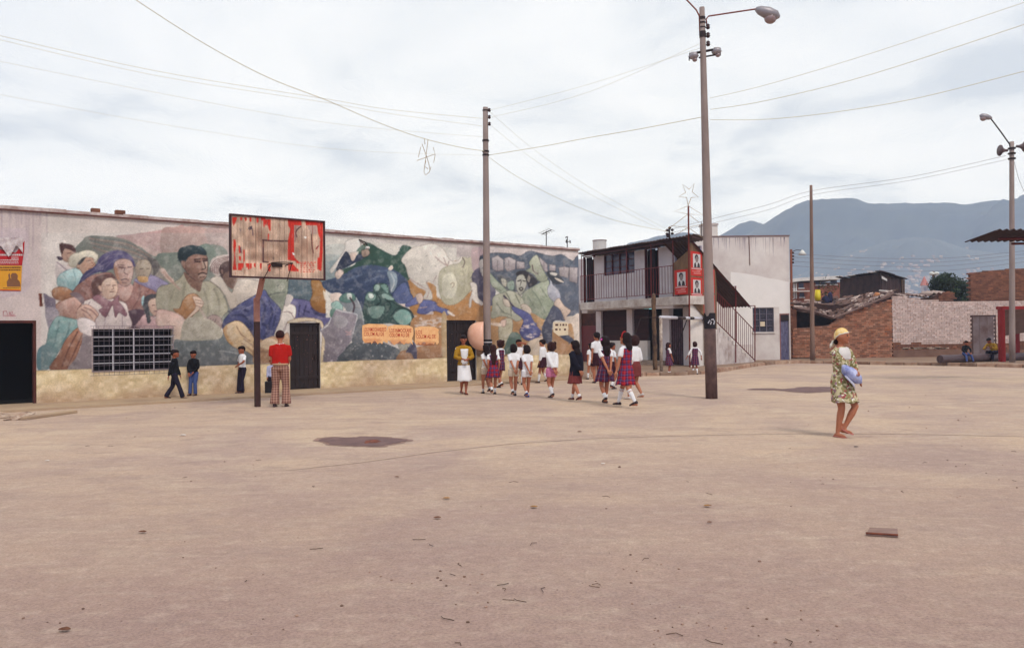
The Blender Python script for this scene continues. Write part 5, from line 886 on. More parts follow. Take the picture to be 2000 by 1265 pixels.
cable([(956, 218), (1040, 290), (1150, 365), (1303, 448)], Y1c, 43, .008, 'thin cable from the top of the middle pole to the house roof'); cable([(956, 243), (1040, 310), (1150, 378), (1303, 455)], Y1c, 43, .008, 'lower thin cable from the top of the middle pole to the house roof')
cable([(1310, 448), (1400, 425), (1500, 400), (1590, 372), (1780, 345), (1965, 304)], 43, Y4, .012, 'cable from the house roof towards the loudspeaker post', cable_d); cable([(1310, 455), (1400, 434), (1500, 410), (1590, 380), (1780, 352), (1965, 312)], 43, Y4, .01, 'lower cable from the house roof towards the loudspeaker post', cable_d)
for k, y in enumerate((495, 502, 510, 519)): cable([(1547, y), (1700, y+9), (1850, y+9), (2020, y-7-k)], 46, 44, .012, ['highest', 'second', 'third', 'lowest'][k]+' of four cables strung before the mountain', cable_d, 'cables strung before the mountain')
cable([(1981, 316), (1990, 350), (2003, 380)], Y4, Y4, .014, 'short cable hanging beside the loudspeaker post', cable_d)
# wire star hanging from the thick cable
hp = V(830, 271, 25.6); t = thing('wire_star', hp, 'broken wire star ornament hanging from the thick cable', 'ornament'); sw = mat('rusty_wire', (170, 140, 104), bump=0)
for pts in [[(829, 270), (830, 282)], [(824, 281), (833, 305), (838, 322), (840, 333)], [(822, 287), (817, 307)], [(814, 314), (850, 301), (846, 288)], [(850, 302), (847, 318)], [(836, 273), (832, 305), (828, 336), (831, 342), (838, 337), (842, 326)], [(832, 314), (829, 325), (836, 330)]]: o = MB(); o.tube([V(x, y, 25.6) for x, y in pts], .009, 4); o.build('wire', sw, t)
# ------------------------------------------------------------------ balcony house
oB = V(1345, 722, 33.); oB[2] = 0; FB = Frame(oB, (.52, -.855)); DW = -1.0
T = thing('balcony_house', FB.w(-3.5, -1, 0), 'two storey white house with a red railed balcony and corrugated roof', 'house')
aL = FB.px(1133, 590)[0]; zS1 = FB.px(1345, 577)[1]; zS0 = FB.px(1345, 594)[1]
o = MB(); o.box(FB, aL, 0, DW-.02, 0, zS0, zS1); o.build('balcony_slab', mat('stained_slab', (204, 196, 186), c2=(150, 130, 118), scale=2.2, bump=.3, k=1.1), T, bevel=.01)
o = MB(); o.box(FB, aL+.1, aL+.55, -.5, -.03, zS0-.16, zS0-.002); o.box(FB, -2.0, -.9, -.6, -.03, zS0-.13, zS0-.002); o.box(FB, aL+.6, -2.3, DW, -.06, zS0-.05, zS0-.002); o.build('slab_beam', grey_plaster, T)
zE = FB.px(1310, 466, .15)[1]
# upper wall with openings, px columns measured on the wall plane
def aAt(x, d): return FB.px(x, 560, d)[0]
def apx(x, d=DW): return FB.px(x, 560, d)[0]
def zpx(x, y, d=DW): return FB.px(x, y, d)[1]
zW = zE-.12; zf = zS1
d1 = (apx(1140), apx(1161), zf, zpx(1150, 500)); w1 = (apx(1180), apx(1240), zpx(1240, 532), zpx(1240, 489)); d2 = (apx(1260), apx(1287), zf, zpx(1275, 483)); aR = apx(1313)
def walled(fr, a0, a1, z0, z1, dd, th, ops, m, parent, name='wall', label=None):
    o = MB(); e_ = sorted(set([a0, a1]+[q for op in ops for q in op[:2]]))
    for i in range(len(e_)-1):
        x0, x1 = e_[i], e_[i+1]; op = [q for q in ops if q[0] <= x0+1e-6 and q[1] >= x1-1e-6]
        if not op: o.box(fr, x0, x1, dd-th, dd, z0, z1)
        else:
            q = op[0]
            if q[3] < z1: o.box(fr, x0, x1, dd-th, dd, q[3], z1)
            if q[2] > z0: o.box(fr, x0, x1, dd-th, dd, z0, q[2])
    return o.build(name, m, parent, label=label)
walled(FB, apx(1133)-.3, aR, zf, zW, DW, .18, [d1, w1, d2], purple_plaster, T, label='upper storey front wall')
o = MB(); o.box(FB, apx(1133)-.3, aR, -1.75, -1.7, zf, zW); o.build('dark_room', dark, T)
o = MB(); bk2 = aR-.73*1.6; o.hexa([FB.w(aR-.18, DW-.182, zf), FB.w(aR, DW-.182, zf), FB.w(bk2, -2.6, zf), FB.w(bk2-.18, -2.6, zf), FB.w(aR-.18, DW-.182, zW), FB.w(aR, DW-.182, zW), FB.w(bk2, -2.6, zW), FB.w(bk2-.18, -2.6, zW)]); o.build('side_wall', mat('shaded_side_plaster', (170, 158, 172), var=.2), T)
for q, lb in ((d1, 'left upper doorway, open and dark'), (d2, 'right upper doorway with maroon frame')):
    D = MB(); D.box(FB, q[0], q[0]+.05, DW-.1, DW+.01, q[2], q[3]); D.box(FB, q[1]-.05, q[1], DW-.1, DW+.01, q[2], q[3]); D.box(FB, q[0]+.05, q[1]-.05, DW-.1, DW+.01, q[3]-.05, q[3]); dd = D.build('door_frame', maroon, T, label=lb)
    o = MB(); o.box(FB, q[0]+.05, (q[0]+q[1])/2+.05, DW-.2, DW-.16, q[2], q[3]-.05); o.build('door', mat('dark_maroon_door', (40, 16, 20), var=.3), T)
wn = MB(); wn.box(FB, w1[0], w1[1], DW-.1, DW-.09, w1[2], w1[3]); wi = wn.build('window', mat('window_glass', (84, 78, 100), c2=(48, 40, 52), scale=2.5, rough=.15, bump=0, spec=.5), T)
for k in range(5): a = w1[0]+(w1[1]-w1[0]-.04)*k/4; q = MB(); q.box(FB, a, a+.04, DW-.089, DW-.03, w1[2], w1[3]); q.build('window_bar', maroon, wi)
for k in range(4): z = w1[2]+(w1[3]-w1[2]-.04)*k/3; q = MB(); q.box(FB, w1[0]+.041, w1[1]-.041, DW-.088, DW-.05, z, z+.035); q.build('window_bar', maroon, wi)
# terrace end with red door behind plywood
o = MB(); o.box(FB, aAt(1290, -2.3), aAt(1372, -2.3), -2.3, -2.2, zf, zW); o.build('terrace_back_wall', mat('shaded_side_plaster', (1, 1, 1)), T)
rd = MB(); x0 = FB.px(1322, 500, -2.15)[0]; x1 = FB.px(1345, 500, -2.15)[0]; rd.box(FB, x0, x1, -2.19, -2.15, zf, FB.px(1325, 487, -2.15)[1]); q = rd.build('door', mat('dark_red_ribbed_door', (96, 26, 36), var=.4, scale=12, stretch=(3, 3, .1)), T, label='dark red door at the end of the balcony')
# railing
zR1 = FB.px(1314, 517.7)[1]; zR0 = FB.px(1318, 573.6)[1]+.02; aR0 = FB.px(1316, 545)[0]
rl = MB(); rl.box(FB, aL, aR0, -.05, -.015, zR1-.03, zR1); rl.box(FB, aL, aR0, -.045, -.02, zR0, zR0+.025); R_ = rl.build('railing', redmetal, T)
nb = 36
for k in range(nb+1): a = aL+.02+(aR0-aL-.04)*k/nb; q = MB(); q.box(FB, a-.008, a+.008, -.04, -.024, zR0+.026, zR1-.031); q.build('baluster', redmetal, R_)
for x in (1134, 1222, 1270, 1313): a = FB.px(x, 540)[0]; q = MB(); q.box(FB, a-.02, a+.02, -.07, -.051, zS1, zE-.05); q.build('post', redmetal, T)
q = MB(); q.box(FB, aL, aR0, -.2, -.15, zE-.14, zE-.07); q.build('eave_beam', mat('dark_beam', (92, 58, 56)), T)
# roof corrugated sheets
def corrug(fr, a0, a1, d0, d1, z0, z1, name, m, parent, amp=.03, per=.2, th=.012, shear=False):
    n = max(4, int((a1-a0)/per*6)); vs = []
    for i in range(n+1):
        a = a0+(a1-a0)*i/n; h = amp*math.sin(2*math.pi*a/per)
        for (d, z) in ((d0, z0), (d1, z1)):
            a_ = a+(.73*d if shear else 0); vs += [fr.w(a_, d, z+h+th), fr.w(a_, d, z+h)]
    fs = []
    for i in range(n):
        b = i*4; e_ = b+4; fs += [(b, e_, e_+2, b+2), (b+1, b+3, e_+3, e_+1), (b, b+1, e_+1, e_), (b+2, e_+2, e_+3, b+3)]
    fs += [(0, 2, 3, 1), (n*4, n*4+1, n*4+3, n*4+2)]; o = MB(); o.add(vs, fs); return o.build(name, m, parent)
aRr = FB.px(1350, 468, .2)[0]; a = aL-.25; k = 0
while a < aRr:
    a2 = min(a+.86, aRr); corrug(FB, a, a2-.005, .2+random.uniform(-.03, .03), -3.3, zE+.0+.012*(k % 2), zE+.26+.012*(k % 2), 'roof_sheet', roofbrown, T, .028, .2, shear=True); a = a2; k += 1
bar(FB.w(aRr-.03, .15, zE-.05), FB.w(aRr-.03-.73*3.3, -3.2, zE+.2), .03, 'rake_board', maroon, T, 4)
# ground floor
z0g = .1; cols = [(1163, 1173), (1223, 1234), (1292, 1306), (1333, 1347)]
zt = zS0-.05; o = MB()
for x0, x1 in cols: o = MB(); o.box(FB, apx(x0), apx(x1), DW-.25, DW, z0g, zt); o.build('column', purple_plaster, T)
zl = zpx(1230, 665); o = MB(); o.box(FB, apx(1173), apx(1223)-.002, DW-.2, DW-.03, z0g, zl); o.box(FB, apx(1234)+.002, apx(1262), DW-.2, DW-.03, z0g, zl); o.build('low_wall', white_plaster, T)
slat = mat('dark_brown_shutter', (62, 28, 26), var=.4, island=.2)
for (x0, x1) in ((1173, 1223), (1234, 1262)):
    o = MB(); o.box(FB, apx(x0)+.002, apx(x1)-.002, DW-.16, DW-.13, zl+.002, zt); sh = o.build('shutter', slat, T)
    n = 11
    for k in range(n): za = zl+.02+(zt-zl-.06)*k/n; q = MB(); q.box(FB, apx(x0)+.01, apx(x1)-.01, DW-.129, DW-.105, za, za+(zt-zl)/n-.02); q.build('slat', slat, sh)
o = MB(); o.box(FB, apx(1131), apx(1163)-.002, DW-.14, DW-.11, z0g, zpx(1150, 636)); rd = o.build('door', mat('dark_red_sheet_door', (104, 22, 22), var=.3, rough=.5), T, label='dark red sheet metal door at the left of the ground floor')
o = MB(); o.box(FB, apx(1131), apx(1163)-.002, DW-.14, DW-.12, zpx(1150, 636)+.002, zt); o.build('door_panel', mat('brown_shopfront', (86, 42, 22), c2=(40, 18, 14), scale=3), T)
gm_ = mat('purple_grey_gate', (104, 78, 84), c2=(70, 44, 48), scale=8)
x0, x1 = apx(1307), apx(1333); zg = zpx(1320, 620); gt = MB(); gt.box(FB, x0, x1, DW-.1, DW-.09, z0g+.05, zg); G_ = gt.build('gate', mat('gate_backing', (60, 38, 42)), T, label='narrow ribbed metal gate')
for k in range(7): a = x0+.02+(x1-x0-.04)*k/6.5; q = MB(); q.box(FB, a, a+.05, DW-.088, DW-.06, z0g+.06, zg-.01); q.build('gate_bar', gm_, G_)
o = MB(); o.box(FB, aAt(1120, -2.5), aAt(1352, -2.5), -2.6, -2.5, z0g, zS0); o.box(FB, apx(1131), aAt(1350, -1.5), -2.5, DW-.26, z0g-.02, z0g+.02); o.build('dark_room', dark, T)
o = MB(); o.box(FB, apx(1131), aAt(1352, -3.2), -3.3, -3.15, z0g, zE); o.box(FB, apx(1131)-.1, apx(1131), -3.14, DW, z0g, zf); o.build('rear_walls', grey_plaster, T)
o = MB(); o.box(FB, apx(1268), apx(1290), DW-.3, DW-.27, z0g, zpx(1280, 612)); o.build('door', mat('near_black_door', (34, 22, 22), var=.5, scale=5), T, label='dark open doorway leaf between the white columns')
em = bpy.data.materials.new('lit_tube'); em.use_nodes = True; bs = em.node_tree.nodes['Principled BSDF']; bs.inputs['Emission Color'].default_value = (.3, .9, .95, 1); bs.inputs['Emission Strength'].default_value = .8; em2 = em.copy(); em2.name = 'lit_bulb'; em2.node_tree.nodes['Principled BSDF'].inputs['Emission Color'].default_value = (1, .55, .05, 1)
p_ = FB.px(1267, 602.5, -1.5); q = MB(); q.tube([FB.w(p_[0]-.28, -1.5, p_[1]), FB.w(p_[0]+.22, -1.5, p_[1])], .028, 8); q = q.build('fluorescent_tube', em, None); tag(q, 'pale blue fluorescent tube lit inside the dark ground floor', 'lamp')
p_ = FB.px(1158.5, 609.5, DW+.05); q = MB(); q.ball(FB.w(p_[0], DW+.05, p_[1]), .035, 8, 6); q = q.build('light_bulb', em2, None); tag(q, 'small glowing yellow bulb above the dark red door', 'lamp')
o = MB(); st_ = mat('step_concrete', (170, 148, 130), c2=(136, 112, 98), scale=3, k=.95)
for k, (a0, a1, d0, zz2) in enumerate([(apx(1190), apx(1306), -.35, .3), (apx(1190), apx(1306), -.02, .2)]): o = MB(); o.box(FB, a0, a1, DW+.001, d0-.3*0, .1, zz2-.0) if k == 0 else o.box(FB, a0, a1, -.349, d0, .1, zz2); o.build('entrance_step', st_, T)
# plywood panels
ply = mat('stained_plywood', (128, 96, 66), c2=(84, 60, 42), scale=3, bump=.2, stretch=(1, 1, .5))
o = MB(); o.prism(FB, [FB.px(x, y, .02) for x, y in [(1315.5, 514), (1344, 489), (1344, 577), (1316, 575)]], .0, .02); o.build('plywood_panel', ply, T, label='brown plywood panel closing the balcony end')
# ------------------------------------------------------------------ stair with canopy
s0 = V(1348, 722, 33.15); s0[2] = 0; s1 = V(1475, 706, 37.2); s1[2] = 0; FS = Frame(s0, (s1-s0)[:2]); LS = float(np.linalg.norm(s1-s0))
T = thing('outdoor_staircase', FS.w(LS/2, -.5, 0), 'outdoor concrete staircase with red railing and brown corrugated canopy', 'staircase')
zt0 = FS.px(1350, 590)[1]; zb0 = .16; NS = 14
for k in range(NS):
    a0 = .02+(LS-.1)*k/NS; a1 = .02+(LS-.1)*(k+1)/NS; z1 = zt0+(zb0+.1-zt0)*k/(NS-1); q = MB(); sv = np.array([.32, .95, 0])*1.15; A0_, A1_ = FS.w(a0, -.04, .05), FS.w(a1-.001, -.04, .05); up_ = np.array([0, 0, z1-.15]); q.hexa([A0_, A1_, A1_+sv, A0_+sv, A0_+up_, A1_+up_, A1_+sv+up_, A0_+sv+up_]); q.build('step', mat('stair_plaster', (206, 196, 190), c2=(150, 132, 124), scale=1.6, bump=.3, k=1.1), T)
# bars/stringers from pixels
def fp(x, y, d=.0): a, z = FS.px(x, y, d); return FS.w(a, d, z)
RL = MB(); RL.tube([fp(1350, 521), fp(1394, 565), fp(1438, 608), fp(1474, 646)], .028, 4); RL.tube([fp(1350, 577), fp(1394, 623), fp(1437, 666), fp(1475, 704)], .03, 4); R_ = RL.build('railing', redmetal, T)
for k in range(26):
    x = 1376+98*k/25; yt = 521+(x-1350)*(125/124); yb = 577+(x-1350)*(127/125); q = MB(); q.tube([fp(x, yt), fp(x, yb)], .012, 4); q.build('baluster', redmetal, R_)
for x, ya, yb in [(1437, 559, 708), (1474.5, 597, 706)]: bar(fp(x, ya, .03), fp(x, yb, .03), .028, 'canopy_post', redmetal, T, 4)
bar(fp(1430, 560, .03), fp(1438, 559, .03), .02, 'bracket', redmetal, T, 4); bar(fp(1464, 597, .03), fp(1475, 597, .03), .02, 'bracket', redmetal, T, 4)
# canopy: corrugated running down the slope, built as sheets
P0 = fp(1353, 470, .12); P1 = fp(1466, 598, .12); nst = 5; dn = np.array([-FS.n[0], -FS.n[1], 0])*1.45
for k in range(nst):
    A_ = P0+(P1-P0)*k/nst; B_ = P0+(P1-P0)*(k+1.04)/nst; o = MB(); vs = []; n = 36
    for i in range(n+1):
        u = i/n; h = .03*math.sin(u*2*math.pi*9); off = np.array([0, 0, h+.012*(k % 2)])
        vs += [A_+dn*u+off, B_+dn*u+off, A_+dn*u+off+[0, 0, .01], B_+dn*u+off+[0, 0, .01]]
    fs = []
    for i in range(n): b = i*4; fs += [(b, b+1, b+5, b+4), (b+2, b+6, b+7, b+3), (b, b+4, b+6, b+2), (b+1, b+3, b+7, b+5)]
    o.add(vs, fs); o.build('canopy_sheet', roofbrown, T)
bar(fp(1353, 474, .1), fp(1466, 601, .1), .03, 'canopy_rail', maroon, T, 4)
o = MB(); o.prism(FS, [FS.px(x, y, .06) for x, y in [(1348, 474), (1353, 474), (1397, 524), (1400, 560), (1400, 643), (1378, 620), (1350, 590), (1348, 588)]], .032, .055); o.build('plywood_panel', ply, T, label='brown plywood panel boarding the top of the stair rail')
# white stair cheek
o = MB(); o.prism(FS, [FS.px(x, y, -.03) for x, y in [(1347, 585), (1352, 592), (1398, 640)]]+[(FS.px(1398, 640, -.03)[0], .05), (0, .05)], -.038, -.0); o.build('stair_cheek_wall', white_plaster, T)
def election_poster(fr, x0, y0, x1, y1, d, lb, sk=1.5):
    P2 = [fr.px(x0, y0, d), fr.px(x1, y0+sk, d), fr.px(x1, y1+sk*.6, d), fr.px(x0, y1, d)]; a0 = P2[0][0]; a1 = P2[1][0]; zt, zb = P2[0][1], P2[3][1]; w, h = a1-a0, zt-zb
    t = thing('election_poster', fr.w(a0, d, zb), lb, 'poster', 'red election posters on the plywood'); o = MB(); o.box(fr, a0, a1, d, d+.004, zb, zt); o.build('paper', paper_red, t)
    def rect(u0, v0, u1, v1, m, nm, dd=.006): q = MB(); q.box(fr, a0+w*u0, a0+w*u1, d+dd-.0015, d+dd, zt-h*v1, zt-h*v0); q.build(nm, m, t)
    rect(.2, .1, .84, .66, paper_white, 'photo_background')
    def pg(pts, m, nm, dd): q = MB(); q.prism(fr, [(a0+w*u, zt-h*v) for u, v in pts], d+dd-.0015, d+dd); q.build(nm, m, t)
    pg([(.38, .2), (.46, .13), (.58, .14), (.66, .22), (.66, .34), (.6, .42), (.5, .45), (.42, .4), (.37, .3)], mat('print_grey', (140, 124, 120), bump=0), 'printed_head', .008); pg([(.34, .26), (.38, .16), (.5, .11), (.62, .15), (.68, .26), (.64, .3), (.6, .2), (.46, .2), (.4, .3)], print_dark, 'printed_hair', .010)
    pg([(.28, .65), (.3, .5), (.42, .43), (.5, .65)], print_dark, 'printed_jacket', .008); pg([(.54, .65), (.62, .43), (.76, .5), (.8, .65)], print_dark, 'printed_jacket', .008)
    rect(.06, .69, .94, .72, paper_white, 'printed_line'); rect(.5, .76, .84, .785, mat('pink_print', (226, 150, 140), bump=0), 'printed_line'); rect(.12, .8, .8, .825, mat('pink_print', (1, 1, 1)), 'printed_line'); rect(.24, .86, .86, .88, mat('pink_print', (1, 1, 1)), 'printed_line'); rect(.24, .9, .86, .92, mat('pink_print', (1, 1, 1)), 'printed_line')
election_poster(FB, 1317.5, 528, 1343, 576, .022, 'red election poster with a man portrait on the balcony end, left of the mast', -.6)
election_poster(FS, 1348.5, 490, 1371, 538, .058, 'red election poster with a man portrait, topmost beside the mast'); election_poster(FS, 1349, 541, 1371.5, 588, .058, 'red election poster with a man portrait, lower one beside the mast')
election_poster(FS, 1373, 524, 1395, 571, .058, 'red election poster half hidden by the lamp post, upper one'); election_poster(FS, 1374, 575, 1396, 622, .058, 'red election poster half hidden by the lamp post, lower one')
# star mast
mb = V(1347.5, 722, 32.7); mb[2] = .1; mt_ = V(1344.5, 402, 32.7); t = thing('star_mast', mb, 'thin red mast topped by a wire star before the balcony house corner', 'mast'); bar(mb, mt_, .035, 'mast', mat('red_brown_mast', (112, 40, 28)), t, 6)
YM = 32.7; sw = mat('rusty_wire', (1, 1, 1))
star = [(1344, 401), (1341, 386), (1326, 384), (1339, 376), (1333, 360), (1346, 370), (1356, 358), (1352, 375), (1364, 385), (1350, 386), (1344, 401)]
o = MB(); o.tube([V(x, y, YM) for x, y in star], .013, 4); o.build('wire_star', sw, t)
for pts in [[(1344, 402), (1317, 413), (1344, 418), (1373, 420), (1344, 402)], [(1344, 418), (1318, 438), (1304, 447)], [(1344, 418), (1366, 435)], [(1344, 444), (1310, 441)], [(1344, 444), (1318, 460)], [(1344, 444), (1376, 467)], [(1344, 444), (1372, 438)]]: o = MB(); o.tube([V(x, y, YM) for x, y in pts], .009, 4); o.build('stay_wire', sw, t)
# roof tank, service pole
b = V(1171, 489, 43); t = thing('water_tank', b, 'round pale water tank standing on the roof behind the balcony house', 'tank'); o = MB(); tp = V(1171, 471, 43); o.tube([b-[0, 0, .4], tp], .37, 18); o.build('tank', palesheet, t, smooth=False); o = MB(); o.tube([tp+[0, 0, .001], tp+[0, 0, .05]], .39, 18); o.build('lid', concrete, t)
b = V(1308, 470, 43); t = thing('service_pole', b, 'stub pole with dark insulators on the balcony house roof', 'pole'); bar(b-[0, 0, .5], V(1307, 444, 43), .05, 'pole', darkmetal, t, 6); im = mat('brown_insulator', (1, 1, 1))
for x, y in [(1303, 450), (1313, 449), (1303, 457), (1313, 456), (1308, 445), (1304, 461)]: o = MB(); q = V(x, y, 43); o.tube([q-[0, 0, .07], q, q+[0, 0, .07]], [.05, .1, .04], 8); o.build('insulator', im, t)
# ------------------------------------------------------------------ white house
FC = Frame((V(1376, 697, 40)[0], 40, 0), (1, 0)); aW = FC.px(1543, 580)[0]; ztp = FC.px(1460, 462)[1]
T = thing('white_house', FC.w(aW/2, -4, 0), 'plain white plastered two storey house with a freshly whitewashed square', 'house')
cw = [FC.px(1470, 601), FC.px(1512, 648)]; cd_ = [FC.px(1524, 614), FC.px(1543, 697)]; cwin = (cw[0][0], cw[1][0], cw[1][1], cw[0][1]); cdoor = (cd_[0][0], aW-.07, .1, cd_[0][1])
walled(FC, -.6, aW, .05, ztp, 0, .25, [cwin, cdoor], mat('weathered_white_wall', (208, 199, 190), c2=(184, 169, 162), scale=.9, bump=.25, bscale=18, k=KW), T)
o = MB(); o.box(FC, -.6, aW, -9, -8.8, .05, ztp); o.box(FC, aW-.2, aW, -8.8, -.251, .05, ztp); o.box(FC, -.6, aW-.2, -8.8, -.251, ztp-.3, ztp-.2); o.box(FC, -.6, -.4, -8.8, -.251, .05, ztp); o.build('other_walls_and_roof', grey_plaster, T)
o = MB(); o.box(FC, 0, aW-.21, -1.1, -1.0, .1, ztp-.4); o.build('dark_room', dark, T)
o = MB(); o.prism(FC, [FC.px(x, y) for x, y in [(1427, 531), (1448, 533), (1480, 538), (1500, 543), (1520, 546), (1541.5, 551)]]+[(aW-.01, cdoor[3]+.06), (cdoor[0]-.05, cdoor[3]+.06), (cdoor[0]-.05, cwin[3]+.02), (cwin[0]-.02, cwin[3]+.02), (cwin[0]-.02, .9), (FC.px(1427, 600)[0], .9)], .001, .005); o.build('whitewash', mat('fresh_whitewash', (222, 214, 206), var=.08, scale=1.2, k=KW), T)
o = MB()
for i in range(40): a = random.uniform(.3, aW-.1); L = random.uniform(.2, 1.2)*(1 if a > 2 else .7); w_ = random.uniform(.01, .05); o.prism(FC, [(a, ztp-.05), (a+w_, ztp-.05), (a+w_*.5, ztp-L)], .0006, .0012)
o.build('rain_streaks', mat('grey_streak', (158, 142, 146), var=.1, k=1.05), T, kind='stuff')
o = MB(); o.box(FC, -.62, aW+.02, -.3, .04, ztp+.001, ztp+.05); o.build('parapet_coping', mat('dark_coping', (130, 100, 94)), T)
a = FC.px(1463, 500)[0]; o = MB(); o.tube([FC.w(a, .02, ztp), FC.w(a+.03, .02, FC.px(1463, 518)[1])], .018, 5); o.build('drain_pipe', mat('brown_pipe', (120, 80, 70)), T)
wn = MB(); wn.box(FC, cwin[0], cwin[1], -.12, -.11, cwin[2], cwin[3]); wi = wn.build('window', mat('leaded_dark_glass', (86, 82, 96), c2=(40, 36, 44), scale=14, rough=.3, bump=0), T, label='square window with a grille of white bars')
wbm = mat('grey_window_bar', (130, 120, 132), rough=.5)
for k in range(4): a = cwin[0]+(cwin[1]-cwin[0]-.03)*k/3; q = MB(); q.box(FC, a, a+.03, -.109, -.04, cwin[2], cwin[3]); q.build('window_bar', wbm, wi)
for k in range(5): z = cwin[2]+(cwin[3]-cwin[2]-.03)*k/4; q = MB(); q.box(FC, cwin[0]+.031, cwin[1]-.031, -.105, -.05, z, z+.03); q.build('window_bar', wbm, wi)
for k in range(13): a = cwin[0]+(cwin[1]-cwin[0])*k/13; q = MB(); q.box(FC, a, a+.012, -.03, -.02, cwin[2], cwin[3]); q.build('grille_bar', mat('dark_grille', (80, 74, 84)), wi)
q = MB(); q.box(FC, FC.px(1485, 630)[0], FC.px(1494, 630)[0], -.019, -.012, FC.px(1490, 637)[1], FC.px(1490, 628)[1]); q.build('paper_square', mat('cream_paper', (1, 1, 1)), wi)
o = MB(); o.box(FC, cwin[0]-.05, cwin[1]+.05, .0, .06, cwin[2]-.06, cwin[2]-.001); o.build('window_sill', white_plaster, T)
D = MB(); D.box(FC, cdoor[0], cdoor[1], -.1, -.09, .1, cdoor[3]); dr_ = D.build('door', mat('door_backing', (96, 92, 120)), T, label='narrow ribbed blue grey door with a dark panel above')
for k in range(6): a = cdoor[0]+.01+(cdoor[1]-cdoor[0])*k/6.2; q = MB(); q.tube([FC.w(a+.035, -.08, .12), FC.w(a+.035, -.08, cdoor[3]-.36)], .028, 6); q.build('door_rib', mat('blue_grey_door', (140, 136, 162), c2=(96, 90, 116), scale=6), dr_)
q = MB(); q.box(FC, cdoor[0], cdoor[1], -.085, -.03, cdoor[3]-.33, cdoor[3]-.02); q.build('top_panel', darkmetal, dr_)
q = MB(); q.box(FC, cdoor[0]-.04, cdoor[0]+.001, -.05, .02, .1, cdoor[3]+.04); q.box(FC, cdoor[0]+.002, cdoor[1], -.05, .02, cdoor[3]-.015, cdoor[3]+.04); q.build('door_frame', mat('pinkish_frame', (150, 96, 90)), T)
b = V(1390, 463, 42); t = thing('roof_tank', b, 'square white roof tank half hidden behind the tall lamp post', 'tank'); fr = Frame((V(1374, 463, 42)[0], 42, 0), (1, 0)); zz0 = b[2]-.3; zz1 = V(1390, 440, 42)[2]; o = MB(); o.box(fr, 0, V(1402, 463, 42)[0]-fr.o[0], -.8, 0, zz0, zz1); o.build('tank', white_plaster, t); o = MB(); o.box(fr, -.05, V(1402, 463, 42)[0]-fr.o[0]+.03, -.85, .05, zz1+.001, zz1+.1); o.build('lid', grey_plaster, t)
bar(fr.w(-.12, .05, zz0), fr.w(-.12, .05, zz1+.2), .02, 'pipe', darkmetal, t, 5)
# ------------------------------------------------------------------ brick walls
def brickwall(fr, poly, d, m, mcore, T, bl=.27, bh=.1, holes=(), maxparts=300, low=None, th=.2, protr=.012):
    o = MB(); o.prism(fr, poly, d-th, d-.012); o.build('mortar_core', mcore, T)
    P = np.array(poly); z0, z1 = P[:, 1].min(), P[:, 1].max(); a0, a1 = P[:, 0].min(), P[:, 0].max()
    def inside(x, y):
        r = False
        for i in range(len(P)):
            x1, y1 = P[i-1]; x2, y2 = P[i]
            if (y1 > y) != (y2 > y) and x < (x2-x1)*(y-y1)/(y2-y1)+x1: r = not r
        return r
    rows = int((z1-z0)/bh)+1; lst = []
    for r in range(rows):
        off = (r % 2)*bl/2
        for k in range(-1, int((a1-a0)/bl)+2):
            xa = a0+k*bl+off+.008+random.uniform(-.006, .006); xb = a0+(k+1)*bl+off-.008; za = z0+r*bh+.007; zb = z0+(r+1)*bh-.007; xa, xb = max(xa, a0), min(xb, a1)
            if xb-xa < .05: continue
            if inside((xa+xb)/2, (za+zb)/2) and not any(h[0] < (xa+xb)/2 < h[1] and h[2] < (za+zb)/2 < h[3] for h in holes): lst.append((xa, xb, za, zb))
    random.shuffle(lst); tot = MB(); mesh_cache = {}; totl = MB()
    for i, (xa, xb, za, zb) in enumerate(lst):
        isl = low is not None and za < low[0]+random.uniform(-.08, .08); pd = random.uniform(-.004, protr); mm = low[1] if isl else m
        if i < maxparts and xb-xa > bl*.8:
            key = mm.name
            if key not in mesh_cache:
                q = MB(); q.box(ID, -.5, .5, -.5, .5, -.5, .5); ob = q.build('brick', mm, T, raw=True); mesh_cache[key] = ob.data
            else: ob = bpy.data.objects.new('brick', mesh_cache[key]); COL.objects.link(ob); ob.parent = T
            c = fr.w((xa+xb)/2, d-.06+pd, (za+zb)/2)-wloc(T); ob.location = [float(x) for x in c]; ob.scale = (xb-xa, .12, zb-za); ob.rotation_euler.z = math.atan2(fr.u[1], fr.u[0])
        else: (totl if isl else tot).box(fr, xa, xb, d-.12, d+pd, za, zb)
    if tot.v: tot.build('bricks', m, T, kind='stuff')
    if totl.v: totl.build('bricks', low[1], T, kind='stuff')
FD = Frame((0, 41.5, 0), (1, 0)); fpx = lambda x, y: FD.px(x, y)
T = thing('brick_wall', FD.w(fpx(1650, 650)[0], 0, 0), 'rough orange brick wall with a slanting top under the ruined tile roof', 'wall')
brickwall(FD, [fpx(x, y) for x, y in [(1549, 699), (1549, 641), (1598, 638), (1622, 634), (1640, 622), (1660, 610), (1700, 597), (1742.5, 583), (1742.5, 699)]], 0, mat('orange_brick_b', (146, 82, 50), c2=(158, 120, 98), scale=1.8, island=.38, bump=.4, k=1.05), mortar, T, .24, .095)
T = thing('dark_lean_to', FD.w(fpx(1590, 640)[0], -2, 0), 'dark open lean-to space between the white house and orange wall', 'shed'); o = MB(); fr = Frame((0, 43, 0), (1, 0)); o.prism(fr, [fr.px(x, y) for x, y in [(1544, 699), (1544, 592), (1640, 596), (1700, 585), (1742, 575), (1742, 699)]], -.2, 0); o.build('back_wall', mat('sooty_brick', (74, 44, 34), c2=(44, 26, 22), scale=3), T)  # back wall in mottled dark brown brick
